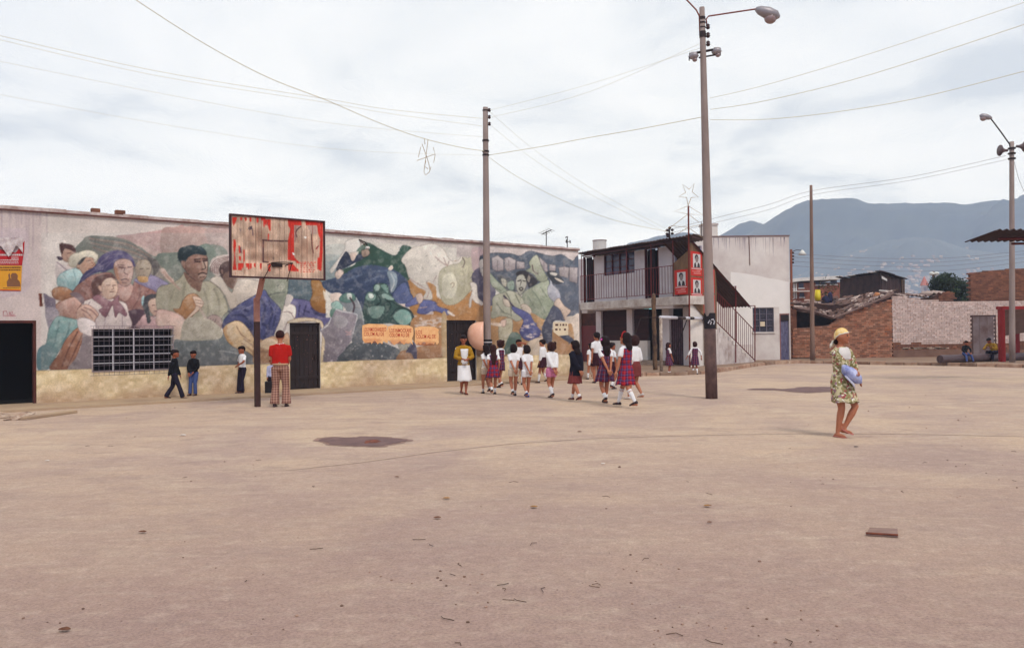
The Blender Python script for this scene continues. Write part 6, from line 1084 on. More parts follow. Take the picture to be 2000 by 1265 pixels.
o = MB(); fr = Frame((V(1544, 699, 41.6)[0], 41.6, 0), (1, 0)); o.box(fr, .0, .35, -1.3, 0, 0, V(1549, 604, 41.6)[2]); o.build('end_pillar', mat('brown_pillar_brick', (126, 74, 50), c2=(84, 52, 40), scale=3), T)
# toothed bricks at the house edge
for k in range(16): z = .25+k*.2; q = MB(); fr = Frame((V(1546, 650, 41)[0], 41, 0), (1, 0)); q.box(fr, -.06, .14 if k % 2 else .05, -.3, 0, z, z+.085); q.build('toothed_brick', brick_d, T)
# ruined tile roof : pieces laid on a sloping plane
T = thing('ruined_tile_roof', V(1650, 600, 43), 'low sagging roof of broken clay tiles and sheets behind the orange brick wall', 'roof')
def rp(u, v):   # u along eave (left->right), v from eave to back
    e = [(0, V(1549, 601, 41.9)), (.2, V(1590, 608, 41.75)), (.42, V(1628, 620, 41.6)), (.6, V(1668, 604, 41.6)), (.8, V(1706, 589, 41.6)), (1, V(1744, 573, 41.6))]
    bk = [(0, V(1549, 590, 48)), (1, V(1744, 569, 47.5))]
    ex = np.array([np.interp(u, [q[0] for q in e], [q[1][i] for q in e]) for i in range(3)]); bx = np.array([np.interp(u, [0, 1], [bk[0][1][i], bk[1][1][i]]) for i in range(3)])
    p = ex*(1-v)+bx*v; p[2] += -.0*math.sin(math.pi*v); return p
o = MB(); n = 20; o.add([rp(i/n, j/6)-[0, 0, .06+.0*(k)] for k in range(1) for j in range(7) for i in range(n+1)], [(j*(n+1)+i, j*(n+1)+i+1, (j+1)*(n+1)+i+1, (j+1)*(n+1)+i) for j in range(6) for i in range(n)]); q = o.build('roof_deck', mat('dark_roof_deck', (78, 58, 54), c2=(120, 92, 84), scale=2.5), T); q.modifiers.new('thickness', 'SOLIDIFY').thickness = .08
rr = random.Random(12); lightm = mat('pale_tile', (196, 172, 160), var=.3); midm = mat('grey_brown_tile', (134, 108, 98), c2=(96, 74, 68), scale=5)
for k in range(170):
    u, v = rr.random(), rr.random()**1.3*.95; p0 = rp(u, v); du = rp(min(1, u+.02), v)-rp(max(0, u-.02), v); du /= np.linalg.norm(du); dv2 = rp(u, min(1, v+.03))-rp(u, max(0, v-.03)); dv2 /= np.linalg.norm(dv2)
    ang = rr.gauss(.9, .35)*(1 if rr.random() < .8 else -1); dd = du*math.cos(ang)*rr.choice([1, 1, -1])+dv2*math.sin(ang); dd /= np.linalg.norm(dd); L = rr.uniform(.3, 1.0); w_ = rr.uniform(.07, .13); side = np.cross(dd, np.cross(du, dv2)); side /= np.linalg.norm(side); up = np.cross(side, dd); up *= np.sign(up[2]) or 1
    o = MB(); vs = []
    for i in range(3):
        for j in range(5):
            a_ = math.pi*j/4; vs.append(p0+dd*L*(i/2-.5)+side*w_*math.cos(a_)+up*(w_*.7*math.sin(a_)+.03+rr.uniform(0, .05)*(i == 2)))
    o.add(vs, [(i*5+j, i*5+j+1, (i+1)*5+j+1, (i+1)*5+j) for i in range(2) for j in range(4)]); q = o.build('roof_tile', rr.choice([claytile, claytile, claytile, midm, lightm]), T); q.modifiers.new('thickness', 'SOLIDIFY').thickness = .02
for (a_, b_) in [((1628, 621), (1668, 605)), ((1666, 606), (1706, 590)), ((1704, 591), (1745, 573)), ((1549, 600), (1590, 607)), ((1588, 607), (1630, 621))]: o = MB(); o.tube([V(*a_, 41.35), V(*b_, 41.35)], .06, 6); o.build('edge_beam', midm, T)
def small(nm, lb, cat, fn): 
    t = thing(nm, fn[0], lb, cat); return t
p0 = V(1597, 584, 46.5); t = thing('plastic_barrel', p0, 'bright yellow plastic drum standing on the low roof clutter', 'drum'); o = MB(); o.tube([p0-[0, 0, .1], p0+[0, 0, .18], p0+[0, 0, .2], V(1597, 566, 46.5)], [.15, .18, .17, .15], 12); o.build('body', mat('yellow_plastic', (226, 200, 28), rough=.4, bump=0), t, smooth=True); o = MB(); o.box(Frame(p0-[.3, 0, 0], (1, 0)), 0, .6, -.4, .0, -.6, -.1); o.build('stand', darkmetal, t)
p0 = V(1613, 590, 46.5); t = thing('laundry_bundle', p0, 'dark blue bundle of cloth heaped beside the yellow drum', 'cloth'); o = MB(); o.ball(p0+[0, 0, .12], (.24, .2, .26), 10, 7, .2); o.ball(p0+[.25, 0, .25], (.15, .15, .34), 10, 7, .2); o.build('cloth', mat('dark_blue_cloth', (40, 40, 76), c2=(30, 24, 34), scale=4), t, smooth=True)
p0 = V(1612, 575, 47.5); t = thing('green_shrub', p0, 'small green plant behind the yellow drum', 'plant'); o = MB(); rr = random.Random(4)
for k in range(260): c = p0+np.array([rr.gauss(0, .4), rr.gauss(0, .3), rr.gauss(.25, .28)]); s2 = rr.uniform(.05, .1); a_ = np.array([rr.gauss(0, 1), rr.gauss(0, 1), rr.gauss(0, 1)]); a_ /= np.linalg.norm(a_); b_ = np.cross(a_, [.3, .2, .9]); o.add([c-a_*s2, c+b_*s2*.5, c+a_*s2, c-b_*s2*.5], [(0, 1, 2, 3)])
o.build('foliage', mat('shrub_leaf', (86, 98, 48), c2=(52, 62, 34), scale=6, island=.35), t); bar(p0-[0, 0, .8], p0+[0, 0, .2], .03, 'stem', wood, t, 5)
p0 = V(1713, 585, 44); t = thing('clay_pot', p0, 'round orange clay pot perched on the broken tile roof', 'pot'); o = MB(); o.tube([p0-[0, 0, .25], p0-[0, 0, .05], p0+[0, 0, .14], p0+[0, 0, .3], V(1713, 571, 44)], [.12, .15, .2, .17, .08], 10); o.build('pot', mat('pot_clay', (186, 122, 78), var=.3), t, smooth=True)
p0 = V(1687, 583, 44); t = thing('roof_stump', p0, 'small upright broken post on the tile roof left of the clay pot', 'post'); o = MB(); o.tube([p0-[0, 0, .2], p0+[.05, 0, .1], V(1688, 573, 44)], [.09, .06, .08], 7); o.build('stump', claytile, t)
# tarred shed
FT = V(1718, 575, 48); zt_ = V(1718, 534, 48)[2]; L_ = V(1641, 575, 52); R_2 = V(1762, 575, 51); ztl = V(1641, 545, 52)[2]; ztr = V(1762, 546, 51)[2]; zb_ = 1.5
T = thing('tarred_shed', (FT[0], FT[1], 0), 'dark tarpaper shack with a wavy roof rising above the tile roof', 'shed'); bkp = L_+(R_2-FT); tar = mat('tarpaper', (68, 44, 40), c2=(42, 28, 28), scale=2.5, bump=.6, bscale=6); 
def quadwall(A, B, zb, za, zbb, name, m): 
    n = 14; o = MB(); vs = []; 
    for j in range(6):
        for i in range(n+1):
            u = i/n; v = j/5; p0 = A*(1-u)+B*u; zt2 = za*(1-u)+zbb*u; q = np.array([p0[0], p0[1], zb+(zt2-zb)*v]); q[1] += .06*math.sin(i*1.3+j*2.1)+.04*math.sin(i*2.7-j); vs.append(q)
    o.add(vs, [(j*(n+1)+i, j*(n+1)+i+1, (j+1)*(n+1)+i+1, (j+1)*(n+1)+i) for j in range(5) for i in range(n)]); q = o.build(name, m, T); q.modifiers.new('thickness', 'SOLIDIFY').thickness = .04; return q
quadwall(L_, FT, 0, ztl, zt_, 'wall', tar); quadwall(FT, R_2, 0, zt_, ztr, 'wall', tar); quadwall(L_, bkp, 0, ztl, ztl, 'wall', tar); quadwall(bkp, R_2, 0, ztl, ztr, 'wall', tar)
rr = random.Random(2); FTc = np.array([FT[0], FT[1], zt_+.05]); Lc = np.array([L_[0], L_[1], ztl+.05]); Rc = np.array([R_2[0], R_2[1], ztr+.05]); ux_ = (FTc-Lc); vx_ = (Rc-FTc)
for i in range(9):
    for j in range(2):
        u0, u1 = i/9-.0, (i+1.1)/9; base = Lc-ux_*.08-vx_*.06; A_ = base+ux_*1.14*u0+vx_*1.15*(j*.5); B_ = base+ux_*1.14*u1+vx_*1.15*(j*.5); C_ = vx_*1.15*.53; o = MB(); vs = []; n = 8; h0 = rr.uniform(0, .1)
        for k in range(n+1):
            q = A_+(B_-A_)*k/n; hh = .035*math.sin(k*math.pi)+.035*math.sin(2*math.pi*k/n*3)+h0; vs += [q+[0, 0, hh], q+C_+[0, 0, hh]]
        o.add(vs, [(2*k, 2*k+1, 2*k+3, 2*k+2) for k in range(n)]); q = o.build('roof_sheet', palesheet if (i, j) in ((2, 0), (3, 0), (3, 1), (7, 0), (6, 1)) else tar, T); q.modifiers.new('thickness', 'SOLIDIFY').thickness = .03
for x, y0, y1 in [(1765.5, 546, 575), (1762, 546, 575)]: bar(V(x, y1, 50.6), V(x, y0, 50.6), .05, 'post', wood, T, 5)
o = MB(); fr = Frame((V(1757, 575, 51.2)[0], 51.2, 0), (1, 0)); o.box(fr, 0, .2, -.2, 0, 0, V(1757, 548, 51.2)[2]); o.build('brick_pier', brick_d, T)
o = MB(); q0 = FT+(R_2-FT)*.1; pA, pB = V(1722, 539, 47.9), V(1732, 545, 48.3); o.add([pA, pB, pB-[0, 0, .12], pA-[0, 0, .15]], [(0, 1, 2, 3)]); q = o.build('vent_opening', palesheet, T); q.modifiers.new('thickness', 'SOLIDIFY').thickness = .02
o = MB(); o.tube([V(1717, 567, 46), V(1736, 569, 46)], .04, 5); o.build('ledge_pipe', palesheet, T)
# brick house far behind
F6 = Frame((0, 62, 0), (1, 0)); T = thing('far_brick_house', F6.w(F6.px(1590, 560)[0], 0, 0), 'distant brick house with pale roof and small windows beside the white house', 'house')
q0, q1 = F6.px(1538, 550), F6.px(1642, 546); o = MB(); o.box(F6, q0[0], q1[0], -7, 0, 0, q0[1]-.1); o.build('wall', mat('far_brick', (150, 88, 66), c2=(122, 72, 58), scale=3, bump=.3), T)
o = MB(); o.prism(F6, [F6.px(1536, 553), F6.px(1560, 549.5), F6.px(1643, 545.5), F6.px(1640, 539), F6.px(1560, 543), F6.px(1545, 545)], -7.2, .5); o.build('roof', palesheet, T)
for x0, x1, y0, y1 in [(1546, 1551, 554, 563), (1560, 1569, 553, 562), (1593, 1600, 550, 556), (1603, 1612, 550, 556), (1622, 1634, 547, 555), (1546, 1549, 572, 582), (1562, 1570, 571, 580)]:
    a, z = F6.px(x0, y1); b_, z2 = F6.px(x1, y0); o = MB(); o.box(F6, a, b_, .0, .05, z, z2); w = o.build('window', mat('far_window', (70, 66, 80), rough=.3, bump=0), T); q = MB(); q.box(F6, a-.06, b_+.06, .0, .09, z-.08, z-.001); q.build('sill', palesheet, w)
for x in (1553, 1549): a = F6.px(x, 560)[0]; o = MB(); o.box(F6, a, a+.09, .05, .12, F6.px(x, 583)[1], F6.px(x, 553)[1]); o.build('pilaster', palesheet, T)
o = MB(); o.box(F6, q0[0], F6.px(1578, 560)[0], .1, .7, F6.px(1560, 570)[1], F6.px(1560, 568.6)[1]); o.build('balcony_ledge', palesheet, T)
# pale washed brick wall
T = thing('brick_wall', FD.w(fpx(1850, 650)[0], 0, 0), 'long whitewashed brick wall with visible courses and a grey metal door', 'wall')
xe = 2130; hole = (fpx(1898, 650)[0], fpx(1945, 650)[0], 0, fpx(1920, 615)[1])
top = [fpx(x, y) for x, y in [(1743.5, 577), (1760, 578), (1775, 580), (1800, 584), (1830, 587), (1862, 588), (xe, 588)]]
brickwall(FD, [(fpx(1743.5, 650)[0], .05)]+top+[(fpx(xe, 650)[0], .05)], 0, brick_w, mortar_w, T, .27, .105, holes=[hole], low=(.78, brick_d))
D = MB(); D.box(FD, hole[0], hole[0]+.06, -.1, .02, .1, hole[3]); D.box(FD, hole[1]-.06, hole[1], -.1, .02, .1, hole[3]); D.box(FD, hole[0]+.06, hole[1]-.06, -.1, .02, hole[3]-.07, hole[3]); df = D.build('door_frame', mat('brown_door_frame', (84, 60, 54)), T)
mdm = mat('worn_metal_door', (118, 104, 104), c2=(86, 60, 52), scale=1.6, rough=.5)
for k, (u0, u1) in enumerate([(.0, .3), (.3, .7), (.7, 1)]): a0, a1 = hole[0]+.06+(hole[1]-hole[0]-.12)*u0, hole[0]+.06+(hole[1]-hole[0]-.12)*u1; q = MB(); q.box(FD, a0+.004, a1-.004, -.04, -.008+.006*(k % 2), .12, hole[3]-.07); q.build('door_panel', mdm, T)
o = MB(); a = fpx(1758, 684)[0]
for i in range(30): x = a+random.uniform(0, 2.3); z = fpx(1780, 681)[1]+random.uniform(-.03, .03); o.box(FD, x, x+random.uniform(.1, .4), .014, .017, z, z+.05)
o.build('painted_dashes', mat('faded_white_band', (196, 172, 150)), T, kind='stuff')
bd = MB(); bd.box(FD, fpx(1744, 650)[0], hole[0]-.01, -.01, .0135, .05, fpx(1800, 683)[1]); bd.box(FD, hole[1]+.01, fpx(xe, 650)[0], -.01, .0135, .05, fpx(1960, 683)[1]); bd.build('plinth', mat('dark_plinth', (104, 74, 62), c2=(130, 98, 80), scale=1.5, bump=.4), T)
# rubble parapet and brown upper wall
T = thing('rubble_parapet', FD.w(fpx(1820, 580)[0], -.8, 2), 'broken earth and brick parapet with curled sheets on top of the whitewashed wall', 'wall')
o = MB(); f4 = Frame((0, 42.1, 0), (1, 0)); o.prism(f4, [f4.px(x, y) for x, y in [(1743, 600), (1743, 578), (1800, 582), (1826, 579), (1836, 570), (1861, 570), (1862, 600)]], -.25, 0); o.build('earth_wall', mat('adobe', (130, 92, 72), c2=(98, 68, 54), scale=3, bump=.6), T)
rr = random.Random(8)
for k in range(46): x, y = rr.uniform(1830, 1861), rr.uniform(571, 588); a, z = f4.px(x, y); q = MB(); q.box(f4, a, a+rr.uniform(.12, .24), -.05, rr.uniform(.01, .03), z, z+.07); q.build('brick', brick_d, T)
for k, (x0, y0, x1, y1) in enumerate([(1738, 573, 1760, 577), (1752, 575, 1776, 578), (1774, 577, 1796, 578), (1790, 575, 1812, 579), (1800, 577, 1830, 576), (1820, 572, 1845, 570)]):
    o = MB(); A_, B_ = V(x0, y0, 41.9), V(x1, y1, 41.9); n = 8; vs = []
    for i in range(n+1): q = A_+(B_-A_)*i/n+[0, 0, .05*math.sin(i*2.1+k)]; vs += [q, q+[0, 1.1, .12+.03*math.sin(i+k)]]
    o.add(vs, [(2*i, 2*i+1, 2*i+3, 2*i+2) for i in range(n)]); q = o.build('roof_sheet', lightm if k % 2 else midm, T); q.modifiers.new('thickness', 'SOLIDIFY').thickness = .03
T = thing('brick_wall', FD.w(fpx(1950, 560)[0], -.9, 2), 'taller unplastered brown brick wall with a toothed left edge at the right', 'wall')
f4 = Frame((0, 42.3, 0), (1, 0)); brickwall(f4, [f4.px(x, y) for x, y in [(1896, 592), (1895, 533), (1920, 530), (1950, 527), (2000, 524), (xe, 520), (xe, 592)]], 0, mat('orange_brown_brick', (138, 86, 60), c2=(96, 64, 52), scale=2, island=.26, bump=.5, k=1.1), mortar, T, .27, .09, maxparts=300, protr=.03)
for k in range(6): a, z = f4.px(1890, 536+k*9); q = MB(); q.box(f4, a+random.uniform(-.04, .04), f4.px(1896, 560)[0]+.02, -.12, .01, z, z+.08); q.build('toothed_brick', brick_d, T)
# pole with insulators behind the house, lamp, double lamp
b = V(1546, 640, 46); b[2] = 0; t = thing('utility_pole', b, 'brown wooden pole with four insulators behind the white house corner', 'pole'); bar(b, V(1545, 487, 46), .07, 'shaft', mat('brown_pole', (128, 72, 50)), t, 7)
for k in range(4): o = MB(); q = V(1548.5, 494+6.2*k, 46); o.ball(q, (.09, .07, .06), 8, 5); o.build('insulator', im, t)
t['category'] = 'pole'; o = MB(); o.tube([V(1546, 492, 46), V(1556, 488, 46), V(1566, 489, 46)], .02, 5); o.build('lamp_arm', darkmetal, t); o = MB(); q = V(1567, 495, 46); o.tube([q+[0, 0, .2], q+[0, 0, .1], q-[0, 0, .08]], [.05, .12, .24], 12); o.build('lamp_shade', mat('white_enamel', (228, 224, 214), rough=.4, bump=0), t, smooth=True)
b = V(1823, 640, 60); b[2] = 0; t = thing('street_lamp', b, 'distant double headed street lamp left of the dark tree', 'street lamp'); bar(b, V(1823, 530, 60), .09, 'shaft', wood, t, 6)
for x in (1820, 1829): o = MB(); q = V(x, 534, 60); o.ball(q, (.22, .15, .13), 10, 6); o.build('lamp_shade', mat('white_enamel', (1, 1, 1)), t, smooth=True)
b = V(1808, 620, 300); b[2] = 0; t = thing('church_tower', b, 'small hazy tower with a red pyramid roof on the far slope', 'tower'); h0 = V(1808, 557, 300)[2]; fr = Frame((V(1804, 600, 300)[0], 300, 0), (1, 0)); ww = V(1813, 600, 300)[0]-fr.o[0]; o = MB(); o.box(fr, 0, ww, -ww, 0, 0, h0); o.build('shaft', mat('tower_wall', (170, 160, 160)), t)
for k in range(3): o = MB(); o.box(fr, ww*(.1+.3*k), ww*(.26+.3*k), 0, .12, h0-7, h0-.6); o.build('belfry_opening', mat('tower_opening', (90, 84, 100)), t)
o = MB(); ap = fr.w(ww/2, -ww/2, h0+2.6+1); o.add([fr.w(-.3, .3, h0), fr.w(ww+.3, .3, h0), fr.w(ww+.3, -ww-.3, h0), fr.w(-.3, -ww-.3, h0), ap], [(0, 1, 4), (1, 2, 4), (2, 3, 4), (3, 0, 4), (3, 2, 1, 0)]); o.build('roof', mat('tower_roof', (190, 100, 72)), t)
# tree
b = V(1856, 640, 52); b[2] = 0; t = thing('tree', b, 'dark bushy tree between the rubble parapet and the tall brown wall', 'tree'); rr = random.Random(31)
o = MB(); top_ = V(1858, 560, 52); o.tube([b, b+[.1, 0, 1.2], top_-[0, 0, .8]], [.22, .16, .1], 8)
for k in range(7): a_ = k*.9; o.tube([b+[.1, 0, 1.2+.1*k], top_+[math.cos(a_)*.8, math.sin(a_)*.6, -.5+.1*k]], [.07, .03], 5)
o.build('trunk', wood, t); o = MB(); cl_ = []
for k in range(34):
    x = 1856+rr.uniform(-32, 34); e_ = abs(x-1856)/36; y = 541+rr.uniform(0, 46)+14*e_**2; cl_.append((V(x, y, 52+rr.uniform(-1, 1)), rr.uniform(.28, .5)))
for c, r in cl_:
    for k in range(330):
        d_ = np.array([rr.gauss(0, 1), rr.gauss(0, 1), rr.gauss(0, 1)]); d_ /= np.linalg.norm(d_); c2 = c+d_*r*rr.uniform(.2, 1.15); s2 = rr.uniform(.06, .11); a_ = np.array([rr.gauss(0, 1), rr.gauss(0, 1), rr.gauss(0, .7)]); a_ /= np.linalg.norm(a_); b_ = np.cross(a_, d_); b_ /= np.linalg.norm(b_)+1e-6; o.add([c2-a_*s2, c2+b_*s2*.5, c2+a_*s2, c2-b_*s2*.5], [(0, 1, 2, 3)])
o.build('crown', mat('dark_leaf', (52, 66, 36), c2=(34, 44, 26), scale=2, island=.4, k=1.0), t)
# pipe on the ground
p0, p1 = G(1836, 709, .12), G(2060, 701, .12); t = thing('large_pipe', (p0+p1)/2, 'long dark pipe lying on the pavement that two people sit on', 'pipe'); o = MB(); d_ = (p1-p0); dd = d_/np.linalg.norm(d_); PR = .17
n = 16; sd_ = np.cross(dd, [0, 0, 1]); rings = [[p0+d_*u+[0, 0, PR]+(sd_*math.cos(2*math.pi*k/n)+np.array([0, 0, 1])*math.sin(2*math.pi*k/n))*r for k in range(n)] for u, r in ((0.003, PR*.8), (0, PR*.8), (0, PR), (1, PR), (1, PR*.8), (.997, PR*.8))]; o.loft(rings); o.build('pipe', mat('dark_pipe', (92, 74, 76), c2=(62, 48, 50), scale=2, rough=.5), t, smooth=False)
PIPE = (p0, p1)
# red frame shelter
T = thing('red_shelter', G(1990, 712, .0), 'red painted steel frame kiosk with a sloping grey panel at the right edge', 'shelter'); pA = G(1960, 711, .02); YF = pA[1]; FR = Frame((pA[0], YF, 0), (1, -.05)); zt_ = FR.px(1960, 598)[1]; wdt = FR.px(2085, 700)[0]; bright = mat('bright_red_metal', (150, 30, 28), var=.3, rough=.5)
for a in (-.1, wdt): o = MB(); o.box(FR, a, a+.2, -.2, 0, 0, zt_-.14); o.build('post', bright, T)
o = MB(); o.box(FR, -.16, wdt+.26, -.2, .01, zt_-.139, zt_); o.build('top_beam', bright, T)
a = FR.px(1984, 650, -1.6)[0]; fr2z = FR.px(1988, 630, -1.6)[1]
for a_ in (a, wdt): o = MB(); o.box(FR, a_, a_+.17, -1.75, -1.6, 0, fr2z); o.build('rear_post', bright, T)
o = MB(); o.hexa([FR.w(.12, -.21, zt_-.2), FR.w(wdt, -.21, zt_-.2), FR.w(wdt, -1.6, fr2z-.3), FR.w(.9, -1.6, fr2z-.6), FR.w(.12, -.21, zt_-.14), FR.w(wdt, -.21, zt_-.14), FR.w(wdt, -1.6, fr2z-.24), FR.w(.9, -1.6, fr2z-.54)]); o.build('sloping_panel', mat('grey_brown_panel', (140, 116, 108), var=.2), T)
# dark corrugated canopy at upper right
YK = 22.; T = thing('corrugated_canopy', (V(2060, 640, YK)[0], YK, 0), 'dark corrugated canopy corner jutting in at the upper right edge', 'canopy'); FK = Frame((0, YK, 0), (1, 0)); a0 = FK.px(1944, 450)[0]; a1 = FK.px(2150, 450)[0]; zk = FK.px(1950, 451)[1]; 
dcm = mat('dark_canopy_sheet', (58, 38, 38), var=.3); k = 0; a = a0
while a < a1: a2 = min(a+.8, a1); corrug(FK, a, a2-.004, 0, -1.5, zk+.02, zk-.12, 'roof_sheet', dcm, T, .03, .19); a = a2; k += 1
for d_, z_, x_ in ((-.5, zk-.16, 1950), (-1.3, zk-.22, 1975)): bar(FK.w(FK.px(x_, 450, d_)[0], d_, z_), FK.w(a1, d_, z_), .035, 'rafter', maroon, T, 4)
bar(FK.w(a1-.15, -.5, 0), FK.w(a1-.15, -.5, zk-.16), .06, 'post', maroon, T, 6)
bar(FK.w(a1-.15, -1.3, 0), FK.w(a1-.15, -1.3, zk-.22), .06, 'post', maroon, T, 6)
# goal
g0 = G(1292, 731, 0); g1 = V(1378, 700, 33.9); g1[2] = 0; zgo = V(1292, 619.5, g0[1])[2]; Fg = Frame(g0, (g1-g0)[:2]); Lg = float(np.linalg.norm(g1-g0)); T = thing('football_goal', g0, 'small football goal with a white and black banded crossbar by the house', 'goal')
bar(Fg.w(0, 0, 0), Fg.w(0, 0, zgo), .06, 'goalpost', mat('chipped_white_post', (196, 180, 164), c2=(120, 96, 84), scale=9), T, 8); bar(Fg.w(Lg, 0, 0), Fg.w(Lg, 0, zgo), .06, 'goalpost', mat('chipped_white_post', (1, 1, 1)), T, 8)
segs = [0, .34, .52, .62, .72, .92, 1]; 
for i in range(len(segs)-1): bar(Fg.w(-.05+Lg*segs[i], 0, zgo), Fg.w(-.05+Lg*segs[i+1], 0, zgo), .062, 'crossbar_band', (whitepaint if i % 2 == 0 else darkmetal), T, 8)
for a in (0, Lg): bar(Fg.w(a, 0, zgo), Fg.w(a-.1, -.75, zgo), .022, 'top_stay', darkmetal, T, 6); bar(Fg.w(a-.1, -.75, zgo), Fg.w(a-.3, -1.5, .03), .022, 'back_stay', darkmetal, T, 6); bar(Fg.w(a-.3, -1.5, .03), Fg.w(a, 0, .03), .022, 'ground_bar', darkmetal, T, 6)
bar(Fg.w(-.3, -1.5, .03), Fg.w(Lg-.3, -1.5, .03), .022, 'ground_bar', darkmetal, T, 6)
# weathered post
b = G(1280, 727, .02); t = thing('wooden_post', b, 'knotty weathered wooden post standing before the dark doorway', 'post'); tp = V(1276.5, 573, b[1]); o = MB(); n = 12
o.tube([b+(tp-b)*k/n+[random.uniform(-.015, .015), 0, 0] for k in range(n+1)], [.095, .09, .09, .088, .085, .085, .08, .08, .085, .078, .08, .1, .05], 9); o.build('shaft', mat('peeling_post', (122, 92, 66), c2=(56, 40, 38), scale=5, bump=.6), t, smooth=True)
# ------------------------------------------------------------------ people
def remesh(o, vox, sm=2, apply=True):
    m = o.modifiers.new('r', 'REMESH'); m.mode = 'VOXEL'; m.voxel_size = vox; m.use_smooth_shade = True
    if sm: s = o.modifiers.new('s', 'SMOOTH'); s.iterations = sm; s.factor = .5
    dg = bpy.context.evaluated_depsgraph_get(); me = bpy.data.meshes.new_from_object(o.evaluated_get(dg)); old = o.data; mt = old.materials[0]; o.modifiers.clear(); o.data = me; me.materials.clear(); me.materials.append(mt); bpy.data.meshes.remove(old)
    me.polygons.foreach_set('use_smooth', [True]*len(me.polygons)); return o
def ik(a, t, l1, l2, hint):
    a, t, hint = np.array(a, float), np.array(t, float), np.array(hint, float); d = t-a; L = min(np.linalg.norm(d), (l1+l2)*.999); d = d/(np.linalg.norm(d)+1e-9); x = (l1*l1-l2*l2+L*L)/(2*L); h = math.sqrt(max(0, l1*l1-x*x)); hp = hint-d*(hint @ d); hp /= np.linalg.norm(hp)+1e-9
    return a+d*x+hp*h, a+d*L
skinA = mat('skin_tan', (176, 112, 82), c2=(160, 98, 70), bump=0, rough=.6, k=1.05); skinB = mat('skin_brown', (156, 88, 62), c2=(140, 78, 54), bump=0, rough=.6, k=1.05)
hairB = mat('black_brown_hair', (36, 18, 17), c2=(22, 11, 12), scale=30, bump=.5, bscale=70, stretch=(3, 3, .4), rough=.7, spec=.15); hairR = mat('brown_hair', (60, 28, 24), c2=(38, 18, 18), scale=30, bump=.5, bscale=70, stretch=(3, 3, .4), rough=.7, spec=.15)
eyeM = mat('eye_dark', (30, 18, 16), bump=0, rough=.3); lipM = mat('lips', (140, 62, 54), bump=0)
def cloth(name, c, **k): k.setdefault('var', .22); k.setdefault('scale', 9); k.setdefault('bump', .5); k.setdefault('bscale', 14); k.setdefault('rough', .95); k.setdefault('spec', .1); return mat(name, c, **k)
def grid_mat(name, base, stripes, coords='UV', rough=.95):
    m = bpy.data.materials.new(name); m.use_nodes = True; t = m.node_tree; b = t.nodes['Principled BSDF']; n = t.nodes.new; tcn = n('ShaderNodeTexCoord'); sp = n('ShaderNodeSeparateXYZ')
    t.links.new(tcn.outputs[coords], sp.inputs[0]); last = None; rgb = n('ShaderNodeRGB'); rgb.outputs[0].default_value = (*lin(base), 1); last = rgb.outputs[0]
    for axis, per, wd, off, col, al in stripes:
        mu = n('ShaderNodeMath'); mu.operation = 'MULTIPLY_ADD'; t.links.new(sp.outputs[axis], mu.inputs[0]); mu.inputs[1].default_value = 1/per; mu.inputs[2].default_value = off+50
        fr = n('ShaderNodeMath'); fr.operation = 'FRACT'; t.links.new(mu.outputs[0], fr.inputs[0]); lt = n('ShaderNodeMath'); lt.operation = 'LESS_THAN'; t.links.new(fr.outputs[0], lt.inputs[0]); lt.inputs[1].default_value = wd
        al_ = n('ShaderNodeMath'); al_.operation = 'MULTIPLY'; t.links.new(lt.outputs[0], al_.inputs[0]); al_.inputs[1].default_value = al
        mx = n('ShaderNodeMixRGB'); t.links.new(al_.outputs[0], mx.inputs[0]); t.links.new(last, mx.inputs[1]); mx.inputs[2].default_value = (*lin(col), 1); last = mx.outputs[0]
    t.links.new(last, b.inputs['Base Color']); b.inputs['Roughness'].default_value = rough; b.inputs['Specular IOR Level'].default_value = .1
    ns = n('ShaderNodeTexNoise'); ns.inputs['Scale'].default_value = 14; t.links.new(tcn.outputs['Object'], ns.inputs['Vector']); bp = n('ShaderNodeBump'); bp.inputs['Strength'].default_value = .5; bp.inputs['Distance'].default_value = .02; t.links.new(ns.outputs['Fac'], bp.inputs['Height']); t.links.new(bp.outputs[0], b.inputs['Normal']); return m
plaid_r = grid_mat('red_plaid', (146, 30, 40), [(0, .11, .42, 0, (58, 38, 78), .75), (1, .11, .42, 0, (58, 38, 78), .7), (0, .11, .08, .2, (190, 60, 60), .6), (1, .11, .08, .2, (190, 60, 60), .6), (0, .11, .06, .75, (120, 120, 160), .5), (1, .11, .06, .75, (120, 120, 160), .5)])
plaid_p = grid_mat('dark_red_plaid', (108, 32, 44), [(0, .09, .45, 0, (52, 40, 70), .8), (1, .09, .45, 0, (52, 40, 70), .65), (0, .09, .09, .2, (150, 130, 150), .5), (1, .09, .07, .7, (150, 130, 150), .35)])
check_t = grid_mat('brown_check_cloth', (150, 108, 92), [(0, .055, .25, 0, (96, 62, 56), .75), (2, .055, .25, 0, (96, 62, 56), .75), (0, .055, .12, .5, (196, 160, 140), .6), (2, .055, .12, .5, (196, 160, 140), .6)], 'Object')
